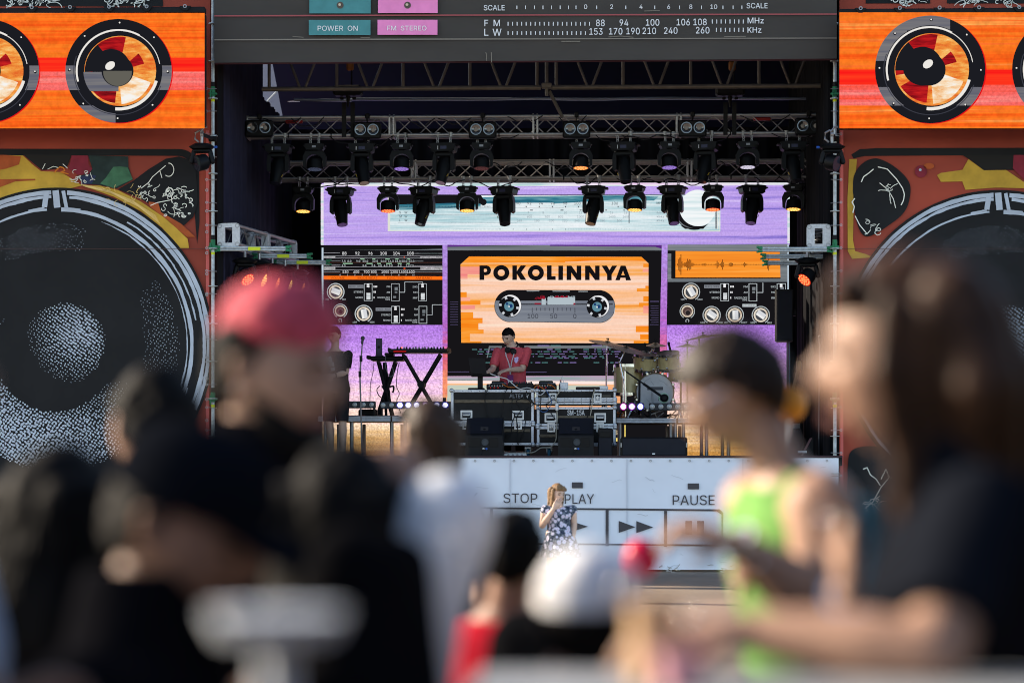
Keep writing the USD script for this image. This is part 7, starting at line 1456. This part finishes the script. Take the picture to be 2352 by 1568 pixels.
def cap(o, R, head, s, m, visor=True, brim=False, name='cap'):
    c = tri(hull(*[ringp(np.array([0, .008, z]) * s, [1, 0, 0], [0, 1, 0], r * s, (r + .021) * s, 28) for z, r in ((.030, .089), (.055, .090), (.085, .082), (.108, .066), (.124, .045), (.131, .018))]))
    part(o, name, place(c, R, head), m, smooth=50)
    part(o, name + '_button', place(ell(np.array([0, .008, .133]) * s, .008, .008, .005, 2), R, head), m)
    if visor: part(o, name + '_visor', place(tri(hull(ringp(np.array([0, -.085, .034]) * s, [1, 0, 0], [0, 1, 0], .072 * s, .03 * s), ringp(np.array([0, -.145, .018]) * s, [1, 0, 0], [0, 1, 0], .045 * s, .022 * s), ringp(np.array([0, -.085, .028]) * s, [1, 0, 0], [0, 1, 0], .072 * s, .03 * s), ringp(np.array([0, -.145, .012]) * s, [1, 0, 0], [0, 1, 0], .045 * s, .022 * s))), R, head), m, smooth=50)
    if brim: part(o, name + '_brim', place(lathe([(.085 * s, .055 * s), (.135 * s, .005 * s), (.137 * s, .0), (.087 * s, .045 * s)], 36, (0, 0, 1), (0, .006 * s, 0)), R, head), m, smooth=40)
HBLK = M('hair_black', (.005, .0042, .004), .65, var=.3, vscale=30, spec=.07); HBRN = M('hair_brown', (.034, .017, .009), .5, var=.35, vscale=30, spec=.16); HLBR = M('hair_light_brown', (.20, .115, .055), .5, var=.35, vscale=40, spec=.2); HDBR = M('hair_dark_brown', (.022, .012, .007), .5, var=.3, vscale=30, spec=.16)
def cloth(name, c, **kw): return M(name, c, .9, spec=.0, var=kw.get('var', .08), vscale=7, bump=.25, bscale=14)
CBLK, CRED, CWHT, CNVY = cloth('black_cotton', (.006, .006, .0075)), cloth('red_cotton', (.56, .085, .105)), cloth('white_cotton', (.72, .74, .78)), cloth('navy_cotton', (.010, .0115, .016))

# ---- the man in red at the desk
YDJ = 32.95
hc = w(kDJ, 495, 415, YDJ); ZD = w(kI, 0, 700, YDJ)[2]
def dj_extra(o, R, head, s, lv, lat, fwd, dep, S, E, Wr):
    n0 = lv(1.0)
    part(o, 'headphone_band', path(ringp(n0 + fwd * .012 - [0, 0, .004], lat, unit(fwd * .8 - np.array([0, 0, .6])), .082, .092, 24)[list(range(20, 24)) + list(range(0, 17))], .010), BLKM)
    for q in (-.035, .045): part(o, 'headphone_cup', lathe([(0, -.022), (.036, -.022), (.042, -.01), (.042, .012), (.03, .022), (0, .022)], 20, unit(fwd + lat * q * 6), n0 + fwd * .115 + lat * q - [0, 0, .075 + .02 * (q > 0)]), BLKM, smooth=30)
    c = lv(.42) + dep * 0 + fwd * .145
    lm = M('lanyard_white', (.55, .56, .58), .6)
    for q in (-.085, .075): part(o, 'lanyard', path(curve([n0 + lat * q * .9 + fwd * .05 - [0, 0, .03], lv(.78) + lat * q * .7 + fwd * .142, lv(.60) + lat * q * .25 + fwd * .150, c], 6), .0075, 6), lm)
    part(o, 'lanyard_clip', tube(c, c - [0, 0, .05], .011, 8), lm)
    b = c - [0, 0, .11]
    part(o, 'badge', bx(b[0] - .04, b[0] + .04, b[1] - .004, b[1], b[2] - .055, b[2] + .055), M('badge_purple', (.16, .02, .14), .4)); part(o, 'badge_print', bx(b[0] - .034, b[0] + .034, b[1] - .0055, b[1] - .0042, b[2] - .05, b[2] - .02), M('badge_pale', (.6, .55, .6), .5))
    e = lv(.66) + lat * .085 + fwd * .148
    part(o, 'chest_emblem', cat([ell(e + np.array([dx, -.004, dz]), .018, .006, .016, 2) for dx, dz in ((-.012, .018), (.014, .024), (-.012, -.012), (.012, -.006), (0, -.03))]), M('emblem_lilac', (.55, .45, .72), .6), kind='stuff')
q = lambda cx, cy, Y: w(kDJ, cx, cy, Y)
dj = make_person('person', 'man in red T-shirt with headphones round his neck working at the desk on stage', hc, -32, 26, 4, ty=-10, s=1.0, skinm=SK1, neck=w(kDJ, 590, 610, YDJ + .01), hip=[w(kDJ, 610, 0, YDJ)[0], YDJ + .06, ZS + .92], sw=.205,
    elL=q(840, 1200, YDJ - .10), wrL=q(500, 1215, YDJ - .30), hL={'d': q(230, 1290, YDJ - .36) - q(500, 1215, YDJ - .30), 'n': np.array([-.1, .25, -1.0]), 'c': .30, 'td': np.array([-1.0, 0, 0])},
    elR=q(120, 1200, YDJ - .02), wrR=q(20, 1262, YDJ - .30), hR={'d': np.array([-.35, -.7, -.15]), 'n': np.array([0, .2, -1.0]), 'c': .35, 'td': np.array([1.0, 0, 0])},
    shirt=CRED, sleeve=.80, hem=-.22, pants=cloth('dark_trousers', (.02, .02, .024)), shoes=M('shoe_red', (.40, .03, .025), .5), hair='short', hairm=HBLK, fine=True, edge=.011, extra=dj_extra, zf=ZS)
# ---- the man in black on the stage left
YS2 = 32.75
sx, _ = zx(kH, 235, 500, YS2)
def st_extra(o, R, head, s, lv, lat, fwd, dep, S, E, Wr):
    pr = M('shirt_print_pale', (.32, .32, .32), .7)
    c = w(kH, 190, 540, YS2 - .155)
    sheets(o, 'shirt_print', ([kp(kH, [(135, 470), (195, 455), (215, 520), (190, 530), (200, 560), (175, 560), (150, 500)]), kp(kH, [(190, 570), (232, 565), (236, 600), (200, 610)]), kp(kH, [(175, 520), (225, 515), (230, 560), (205, 560)])]), YS2 - .172, pr)
    part(o, 'wrist_watch', lathe([(.03, -.012), (.036, -.012), (.036, .012), (.03, .012), (.03, -.012)], 16, unit(Wr[0] - E[0]), Wr[0] + (E[0] - Wr[0]) * .06), BLKM)
make_person('person', 'man in black T-shirt and dark shorts standing on stage beside the mic stand', [sx - .01, YS2, ZS + 1.66], -28, 16, ty=-20, skinm=SK1, neck=[sx, YS2, ZS + 1.47], hip=[sx + .02, YS2 + .02, ZS + .93], sw=.20, elL=w(kH, 350, 625, YS2 - .03), wrL=w(kH, 225, 655, YS2 - .26), elR=[sx - .26, YS2 - .03, ZS + 1.08], wrR=[sx - .1, YS2 - .28, ZS + 1.06], hL={'d': np.array([-.9, -.3, 0]), 'n': np.array([0, .6, -1]), 'c': .5},
    shirt=cloth('washed_black_cotton', (.022, .020, .021)), sleeve=.72, hem=-.2, pants=cloth('dark_shorts', (.020, .020, .024)), plen=.5, shoes=M('shoe_black', (.02, .02, .02), .5), hair='short', hairm=HDBR, fine=True, extra=st_extra, zf=ZS)
# ---- the girl in front of the stage
YG = 23.7
gm_ = usdkit.material(stage, '/World/Looks/floral_print', {'g': ('texture_coordinate', {}), 'v': ('voronoi_texture', {'scale': 24.0, 'randomness': 1.0}), 'r': ('rgb_ramp', {'interpolate': True, 'ramp': [(0, (.55, .24, .05)), (.12, (.60, .50, .62)), (.30, (.62, .62, .78)), (.42, (.62, .60, .74)), (.46, (.022, .022, .06)), (1, (.018, .020, .05))]}),
    'n': ('noise_texture', {'scale': 70.0, 'detail': 3.0}), 'r2': ('rgb_ramp', {'ramp': [(.42, (.02, .022, .055)), (.5, (.05, .09, .10)), (.6, (.25, .28, .34))]}), 'm': ('mix', {'mix_type': 'lighten', 'fac': .75}), 'p': ('principled_bsdf', {'roughness': .8, 'specular_ior_level': .1})},
    [('g.object', 'v.vector'), ('v.distance', 'r.fac'), ('g.object', 'n.vector'), ('n.fac', 'r2.fac'), ('r.color', 'm.color1'), ('r2.color', 'm.color2'), ('m.color', 'p.base_color')], surface='p.BSDF')
gp = lambda cx, cy, dy=0.0: w(kG1, cx, cy, YG + dy)
ghd = gp(415, 345)
def girl_extra(o, R, head, s, lv, lat, fwd, dep, S, E, Wr):
    rs = [ringp(lv(f), lat, dep, a, b, 28) for f, a, b in ((.2, .105, .09), (.02, .135, .115), (-.35, .17, .15), (-.8, .20, .18))]
    tm = smooth_union([hull(p, q_) for p, q_ in zip(rs[:-1], rs[1:])], .012, 3); v = tm.vertices; an = np.arctan2(v[:, 1] - lv(0)[1], v[:, 0] - lv(0)[0]); dz = np.clip((lv(.15)[2] - v[:, 2]) / .3, 0, 1)
    d = np.c_[np.cos(an), np.sin(an), 0 * an]; tm.vertices = v + d * (np.sin(an * 13) * .010 * dz)[:, None]
    part(o, 'dress_skirt', tm, gm_, smooth=True)
make_person('person', 'little girl in floral dress before the white stage front, one hand at her throat', ghd, 38, 4, 5, ty=8, s=.80, skinm=SK3, neck=gp(445, 575), hip=gp(470, 1130), sw=.165, child=True, female=True,
    elR=gp(130, 960, -.02), wrR=gp(335, 650, -.13), hR={'d': gp(400, 560, -.14) - gp(320, 690, -.13), 'n': np.array([.2, 1.0, 0]), 'c': .35, 'td': np.array([1.0, 0, .3])}, elL=gp(745, 930, .02), wrL=gp(715, 1230, -.04), hL={'d': np.array([-.1, -.1, -1.0]), 'n': np.array([-1.0, 0, 0]), 'c': .3},
    shirt=gm_, sleeve=.18, hair='bob', hairm=HLBR, shoes=M('shoe_white', (.6, .6, .62), .5), fine=True, edge=.010, extra=girl_extra)

# ================================================================== the crowd close to the camera (out of focus)
STOOLW = M('stool_wood', (.14, .085, .045), .5, var=.3, vscale=10)
stool0 = [None]
def stool(label, x, y, zs):
    o = thing('stool', label, 'stool', (x, y, 0), 'stools under the seated people')
    part(o, 'seat', lathe([(0, zs), (.15, zs), (.165, zs - .015), (.165, zs - .035), (0, zs - .035)], 24, (0, 0, 1), (x, y, 0)), STOOLW, smooth=30)
    for a in (.6, 2.2, 3.8, 5.3): part(o, 'leg', tube((x + .11 * math.cos(a), y + .11 * math.sin(a), zs - .03), (x + .17 * math.cos(a), y + .17 * math.sin(a), .0), .015, 8), STOOLW)
def seated(name_label, stool_label, head, yaw, **kw):
    ty = kw.get('ty', yaw) ; a = math.radians(ty); fwd = np.array([math.sin(a), -math.cos(a), 0])
    s = kw.get('s', 1.0)
    N = kw.get('neck'); head = np.asarray(head, float)
    if N is None: N = head - [0, 0, kw.get('drop', .20) * s] - fwd * .015
    H = np.asarray(kw['hip'], float) if kw.get('hip') is not None else np.asarray(N) - [0, 0, .50 * s] - fwd * kw.get('lean', 0)
    kw['hip'] = H; kw['neck'] = N
    make_person('person', name_label, head, yaw, seat=True, **kw)
    stool(stool_label, H[0], H[1] - 0 , H[2] - .115 * s)
DENIM = cloth('dark_denim', (.025, .032, .05)); SHB = M('shoe_black', (.02, .02, .02), .5)
# man with the red cap
def glint(o, name, p, r=.005, y=0): part(o, name, ell(p, r, r, r, 3), CHROME, smooth=True)
YR1 = 3.7
def red_extra(o, R, head, s, lv, lat, fwd, dep, S, E, Wr):
    top = hull(*[ringp(np.array([0, y_, z]) * s, [1, 0, 0], [0, 1, 0], r * .96 * s, (r + .016) * .96 * s, 28) for z, r, y_ in ((.040, .082, .006), (.062, .088, .004), (.092, .083, .002), (.118, .068, .0), (.136, .044, -.002), (.144, .018, -.002))])
    tm = rough(smooth_union([top], .010, 3), .011, 24, 41)
    part(o, 'dyed_hair_top', place(rough(tm, .004, 70, 42), R, head), M('hair_pink_red', (.52, .07, .10), .65, var=.4, vscale=38, spec=.12), smooth=True)
    b = [hull(sph(np.array([qq * .050, -.040, -.078]), .020), sph(np.array([qq * .03, -.072, -.10]), .022), sph(np.array([qq * .062, -.008, -.045]), .011)) for qq in (-1, 1)] + [hull(sph([-.03, -.075, -.098], .021), sph([.03, -.075, -.098], .021), sph([0, -.082, -.110], .018))]
    part(o, 'beard', place(rough(smooth_union(b, .008, 4), .003, 60), R, head), HBLK, smooth=True)
    glint(o, 'earring', R @ np.array([-.084, .012, -.036]) + head, .004)
    glint(o, 'zip_pull', P(672, 1225, YR1 - .16), .0045); glint(o, 'shirt_stud', P(800, 1398, YR1 - .2), .0045); glint(o, 'shirt_stud', P(812, 1475, YR1 - .2), .0045); glint(o, 'shirt_stud', P(762, 1482, YR1 - .2), .0035)
seated('bearded man with pink red hair and dark sides in a black shirt, facing right', 'stool under the man with the pink red hair', P(692, 928, YR1), 66, pitch=8, ty=80, skinm=SKF, neck=P(640, 1180, YR1 + .02), sw=.20, shirt=CBLK, sleeve=.8, pants=DENIM, shoes=SHB, hair='short', hairm=HBLK, extra=red_extra, elL=P(620, 1740, YR1 - .12), wrL=P(900, 1790, YR1 - .10), elR=P(760, 1720, YR1 + .25), wrR=P(920, 1760, YR1 + .2), lean=.05, collar=True)
YB1 = 3.05
def blk_extra(o, R, head, s, lv, lat, fwd, dep, S, E, Wr): cap(o, R, head, s, cloth('cap_black', (.006, .007, .010)), visor=True)
seated('person in a black cap and black clothes closest to the camera, face turned down', 'stool under the person in the black cap', P(470, 1318, YB1), 72, pitch=22, ty=85, skinm=SK2, neck=P(340, 1580, YB1), sw=.22, shirt=CBLK, sleeve=1.9, pants=DENIM, shoes=SHB, hair='short', hairm=HBLK, extra=blk_extra, elL=P(120, 2150, YB1 - .1), wrL=P(500, 2120, YB1 - .12), elR=P(500, 2100, YB1 + .25), wrR=P(760, 2050, YB1 + .25), collar=True)
YC1 = 4.6
seated('dark haired person in black behind the black cap, sun on the side of the face', 'stool under the dark haired person behind the black cap', P(385, 1075, YC1), -148, pitch=8, roll=-4, ty=-130, skinm=SKF, neck=P(400, 1290, YC1), sw=.22, shirt=CBLK, sleeve=1.9, pants=DENIM, shoes=SHB, hair='short', hairm=HBLK, elL=P(250, 1900, YC1 - .2), wrL=P(300, 2000, YC1 - .1), elR=P(350, 1900, YC1 + .2), wrR=P(340, 2000, YC1 + .1), collar=True)
YC2 = 3.9
seated('person with black hair in black clothes at the far left, seen from behind', 'stool under the black haired person at the far left', P(150, 1310, YC2), 150, pitch=14, ty=150, skinm=SK2, neck=P(120, 1480, YC2), sw=.22, shirt=CBLK, sleeve=1.9, pants=DENIM, shoes=SHB, hair='side', hairm=HBLK, collar=True)
YE1 = 2.6
seated('person in a pale blue shirt cut off by the left picture edge', 'stool under the person in the pale blue shirt', P(-300, 930, YE1), 95, ty=95, skinm=SK2, neck=P(-310, 1240, YE1), sw=.19, shirt=cloth('pale_blue_cotton', (.40, .48, .62)), sleeve=.9, pants=cloth('pale_trousers', (.45, .50, .56)), shoes=SHB, hair='short', hairm=HBLK, elL=P(-240, 1650, YE1 - .1), wrL=P(-40, 1760, YE1 - .1))
YD1 = 3.3
def d_extra(o, R, head, s, lv, lat, fwd, dep, S, E, Wr): glint(o, 'hair_clip', P(1165, 1372, YD1 - .22), .007); glint(o, 'hair_clip', P(1128, 1350, YD1 - .22), .006); part(o, 'shoulder_bag', rough(smooth_union([hull(sph(P(880, 1420, YD1 - .16), .06), sph(P(985, 1430, YD1 - .17), .05), sph(P(900, 1760, YD1 - .18), .08), sph(P(1000, 1780, YD1 - .18), .06))], .02, 4), .004, 10), cloth('bag_black', (.006, .006, .007)), smooth=True)
seated('person with long black hair and white T-shirt bowed forward, seen from behind', 'stool under the person with long black hair', P(868, 1340, YD1), 165, pitch=14, ty=140, skinm=SK2, neck=P(975, 1170, YD1 + .05), hip=P(900, 2060, YD1), sw=.115, female=True, shirt=CWHT, sleeve=1.3, pants=DENIM, shoes=SHB, hair='long', hairm=HBLK, extra=d_extra, elR=P(1030, 1640, YD1 - .05), wrR=P(1000, 1900, YD1 + .1), elL=P(800, 1800, YD1), wrL=P(850, 1950, YD1 + .1))
YW1 = 6.6
make_person('person', 'brown haired woman in black standing farther back, between the crowd and the stage', P(1072, 1092, YW1), -120, pitch=6, ty=-130, s=.80, skinm=SKF, neck=P(1088, 1235, YW1), sw=.18, female=True, shirt=CBLK, sleeve=.8, pants=cloth('blue_jeans', (.04, .06, .11)), shoes=SHB, hair='side', hairm=HBRN, hem=-.2)
YF_ = 5.0
make_person('person', 'child with black hair and red shirt carrying a black backpack, seen from behind', P(1288, 1395, YF_), 165, pitch=8, ty=160, s=.80, skinm=SK2, neck=P(1262, 1525, YF_), sw=.19, shirt=cloth('bright_red_cotton', (.50, .02, .035)), sleeve=.8, pants=DENIM, shoes=SHB, hair='short', hairm=HBLK, child=True, hem=-.2,
            extra=lambda o, R, head, s, lv, lat, fwd, dep, S, E, Wr: part(o, 'backpack', rough(smooth_union([hull(sph(lv(.85) - fwd * .14 - lat * .10, .07), sph(lv(.85) - fwd * .14 - lat * .20, .07), sph(lv(.1) - fwd * .17 - lat * .10, .1), sph(lv(.1) - fwd * .17 - lat * .20, .09))], .02, 4), .004, 10), cloth('backpack_black', (.006, .006, .007)), smooth=True))
YQ = 3.1
def wcap(o, R, head, s, lv, lat, fwd, dep, S, E, Wr): cap(o, R, head, s * 1.04, cloth('cap_white', (.74, .74, .76)), visor=False, name='cap'); glint(o, 'cap_badge', P(1545, 1468, YQ - .17), .007)
seated('child in a white cap and pale grey shirt right of the black backpack', 'stool under the child in the white cap', P(1475, 1555, YQ), 172, pitch=-4, ty=190, s=.72, skinm=SK2, neck=P(1395, 1720, YQ), hip=P(1400, 2480, YQ), sw=.2, shirt=cloth('pale_grey_cotton', (.52, .53, .58)), sleeve=.8, pants=DENIM, shoes=SHB, hair='short', hairm=HBLK, extra=wcap, elL=P(1180, 2060, YQ - .1), elR=P(1590, 2060, YQ - .1))
YH_ = 4.2
GRN = cloth('green_mesh', (.15, .31, .085), var=.3)
def boy_extra(o, R, head, s, lv, lat, fwd, dep, S, E, Wr):
    part(o, 'glasses', place(cat([path(ringp(np.array([qq * .034, -.098, .002]) * s, [1, 0, 0], [0, 0, 1], .026 * s, .020 * s, 20)[list(range(20)) + [0]], .0028) for qq in (-1, 1)] + [tube(np.array([qq * .06, -.09, .004]) * s, np.array([qq * .078, .01, .012]) * s, .0025, 6) for qq in (-1, 1)]), R, head), CHROME)
    glint(o, 'glasses_hinge', R @ (np.array([.070, -.075, .004]) * s) + head, .006)
    part(o, 'bracelet', lathe([(.028, -.008), (.034, -.008), (.034, .008), (.028, .008), (.028, -.008)], 18, unit(Wr[0] - E[0]), Wr[0]), CHROME)
    glint(o, 'bracelet_bead', Wr[0] + [-.02, -.05, .02], .007); glint(o, 'bracelet_bead', Wr[0] + [.03, -.05, -.03], .006)
make_person('person', 'boy with dark hair in a bright green tank top looking down, facing left', P(1830, 985, YH_), -96, pitch=24, ty=-75, s=.86, arm=1.3, hs=1.10, skinm=SKF, neck=P(1955, 1175, YH_), hip=P(2040, 1780, YH_ + .02), sw=.20, shirt=GRN, sleeve=0, pants=DENIM, shoes=SHB, hair='short', hairm=HDBR, hem=-.2,
            elL=P(2055, 1510, YH_ - .20), wrL=P(1850, 1360, YH_ - .28), hL={'d': np.array([-.9, -.1, .25]), 'n': np.array([0, .5, -1.0]), 'c': .6}, elR=P(1980, 1500, YH_ + .22), wrR=P(1880, 1425, YH_ - .05), extra=boy_extra)
YWR = 3.0
def wom_extra(o, R, head, s, lv, lat, fwd, dep, S, E, Wr):
    part(o, 'bracelet', lathe([(.028, -.01), (.035, -.01), (.035, .01), (.028, .01), (.028, -.01)], 18, unit(Wr[1] - E[1]), Wr[1]), CHROME)
    glint(o, 'ring', Wr[1] + [-.035, -.04, .10], .007); glint(o, 'ring', Wr[0] + [-.08, -.05, .02], .006)
    part(o, 'hair_lock', rough(smooth_union([hull(sph(R @ np.array([-.06, .05, .06]) + head, .05), sph(R @ np.array([-.085, .075, -.05]) + head, .05), sph(R @ np.array([-.07, .06, -.17]) + head, .035)), hull(sph(R @ np.array([.05, .06, .06]) + head, .05), sph(R @ np.array([.085, .08, -.05]) + head, .05), sph(R @ np.array([.06, .085, -.19]) + head, .035)), hull(sph(R @ np.array([.074, -.020, .055]) + head, .022), sph(R @ np.array([.084, -.035, -.02]) + head, .020), sph(R @ np.array([.076, -.020, -.15]) + head, .018)), hull(sph(R @ np.array([0, .09, .04]) + head, .05), sph(R @ np.array([.0, .13, -.08]) + head, .05), sph(R @ np.array([.0, .12, -.2]) + head, .03))], .012, 5), .012, 13, 3), HWOM, smooth=True)
HWOM = M('hair_warm_brown', (.046, .020, .009), .5, var=.4, vscale=30, spec=.18)
seated('brown haired woman in a navy T-shirt on the right, facing left with her forearm forward', 'stool under the woman in the navy T-shirt', P(2270, 895, YWR), -94, pitch=5, ty=-92, s=1.03, skinm=SKF, neck=P(2385, 1150, YWR), hip=P(2520, 2080, YWR + .05), sw=.19, female=True, shirt=CNVY, sleeve=.8, collar=True, pants=DENIM, shoes=SHB, hair='side', hairm=HWOM,
       elL=P(2330, 1640, YWR - .34), wrL=P(1900, 1580, YWR - .26), hL={'d': np.array([-1.0, .1, .02]), 'n': np.array([0, .3, -1.0]), 'c': .35}, elR=P(2230, 1720, YWR + .22), wrR=P(2130, 1490, YWR + .06), hR={'d': np.array([-.05, 0, 1.0]), 'n': np.array([-1.0, 0, 0]), 'c': .75}, extra=wom_extra)
c = P(2158, 1362, YWR + .06)
o = thing('drink_can', 'pale blue drink can held up by the woman in the navy T-shirt', 'can', c - [0, 0, .05]); part(o, 'can_body', lathe([(0, -.055), (.024, -.055), (.031, -.045), (.031, .045), (.025, .056), (0, .056)], 24, (0, 0, 1), c), M('can_blue', (.12, .36, .45), .3, metal=.3), smooth=30); part(o, 'can_rim', lathe([(.022, .056), (.026, .056), (.026, .060), (.022, .060), (.022, .056)], 20, (0, 0, 1), c), CHROME)
# table and the things at hand
TAB = M('grey_table_top', (.30, .31, .32), .4, var=.05)
zt_ = P(0, 1672, 2.75)[2]
o = thing('bar_table', 'grey high table top running along the bottom of the picture at the right', 'table', ((P(1150, 0, 2.6)[0] + P(2750, 0, 2.6)[0]) / 2, 2.5, 0))
part(o, 'table_top', cb(P(1180, 0, 2.6)[0], P(2850, 0, 2.6)[0], 2.28, 2.76, zt_ - .03, zt_, .006), TAB)
for x in (P(1250, 0, 2.6)[0], P(2780, 0, 2.6)[0]):
    for y in (2.33, 2.70): part(o, 'leg', tube((x, y, 0), (x, y, zt_ - .03), .02, 10), GALV)
c = P(690, 1545, 1.95)
o = thing('white_stand', 'blurred white T-shaped stand with flat top at the bottom left', 'stand', (c[0], c[1], 0))
part(o, 'top_plate', tri(hull(ringp(c + [0, 0, .006], [1, 0, 0], [0, 1, 0], .056, .05, 30), ringp(c + [0, 0, -.006], [1, 0, 0], [0, 1, 0], .050, .046, 30), ringp(c + [0, 0, -.014], [1, 0, 0], [0, 1, 0], .046, .042, 30))), M('white_painted', (.70, .76, .85), .5), smooth=30)
part(o, 'stem', tube(c + [0, 0, -.02], (c[0], c[1], .02), .014, 16), M('white_painted', None), smooth=40); part(o, 'foot', lathe([(0, .03), (.14, .02), (.16, .0), (0, 0)], 24, (0, 0, 1), (c[0], c[1], 0)), M('white_painted', None))
RC = M('cup_red', (.62, .02, .035), .4)
def standing_cup(label, p, r, h, m, cat_='cup', lid=None, on=None):
    o = thing('paper_cup', label, cat_, (p[0], p[1], on if on is not None else p[2] - h / 2)); part(o, 'cup_wall', lathe([(0, -h / 2), (r * .78, -h / 2), (r, h / 2), (r * .94, h / 2), (r * .74, -h / 2 + .004), (0, -h / 2 + .004)], 24, (0, 0, 1), p), m, smooth=30); part(o, 'rim', lathe([(r * .95, h / 2 - .003), (r * 1.04, h / 2 - .003), (r * 1.04, h / 2 + .003), (r * .95, h / 2 + .003), (r * .95, h / 2 - .003)], 24, (0, 0, 1), p), lid or m); return o
def tab_cup(label, px, Y, r, h, m, lid=None): p = P(px, 1500, Y); p[2] = zt_ + h / 2 + .001; return standing_cup(label, p, r, h, m, lid=lid, on=zt_)
tab_cup('tan paper cup on the grey table below the red balloon', 1634, 2.55, .028, .085, M('cup_tan', (.62, .40, .22), .6)); tab_cup('pink paper cup on the grey table right of the tan cup', 1700, 2.45, .026, .04, M('cup_pink', (.70, .36, .42), .6))

p = P(1603, 1396, 5.6)
o = thing('balloon', 'small red balloon on a stick above the white cap', 'balloon', (p[0], p[1], 0)); part(o, 'balloon_skin', ell(p, .040, .04, .046, 3), M('balloon_red', (.65, .01, .05), .3), smooth=True); part(o, 'stick', tube(p - [0, 0, .04], (p[0], p[1], 0), .004, 6), M('white_plastic', None))
p = P(1976, 1010, 7.5)
o = thing('balloon', 'round orange balloon on a stick behind the boy in green', 'balloon', (p[0], p[1], 0)); part(o, 'balloon_skin', ell(p, .050, .050, .054, 3), M('balloon_orange', (.50, .17, .01), .4), smooth=True); part(o, 'stick', tube(p - [0, 0, .05], (p[0], p[1], 0), .004, 6), M('white_plastic', None))

# dark timber walls of the food stalls behind and right of the camera: they shade the near crowd from the sky on those sides
o = thing('stall_wall', 'dark timber back wall of the stalls behind the viewpoint', 'wall', (0, -1.2, 0))
TMB = M('dark_timber', (.03, .025, .02), .8, var=.3, vscale=3)
for i in range(14): part(o, 'board', cb(-4 + .5 * i, -4 + .5 * i + .49, -1.24, -1.2, 0, 3.0, .004), TMB)
o = thing('stall_wall', 'dark timber side wall of the stalls right of the crowd', 'wall', (2.9, 2.5, 0))
for i in range(14): part(o, 'board', cb(2.9, 2.94, -1.2 + .5 * i, -1.2 + .5 * i + .49, 0, 2.8, .004), TMB)
o = thing('stall_wall', 'dark timber side wall of the stalls left of the viewpoint', 'wall', (-3.0, .5, 0))
for i in range(7): part(o, 'board', cb(-3.04, -3.0, -1.2 + .5 * i, -1.2 + .5 * i + .49, 0, 2.8, .004), TMB)
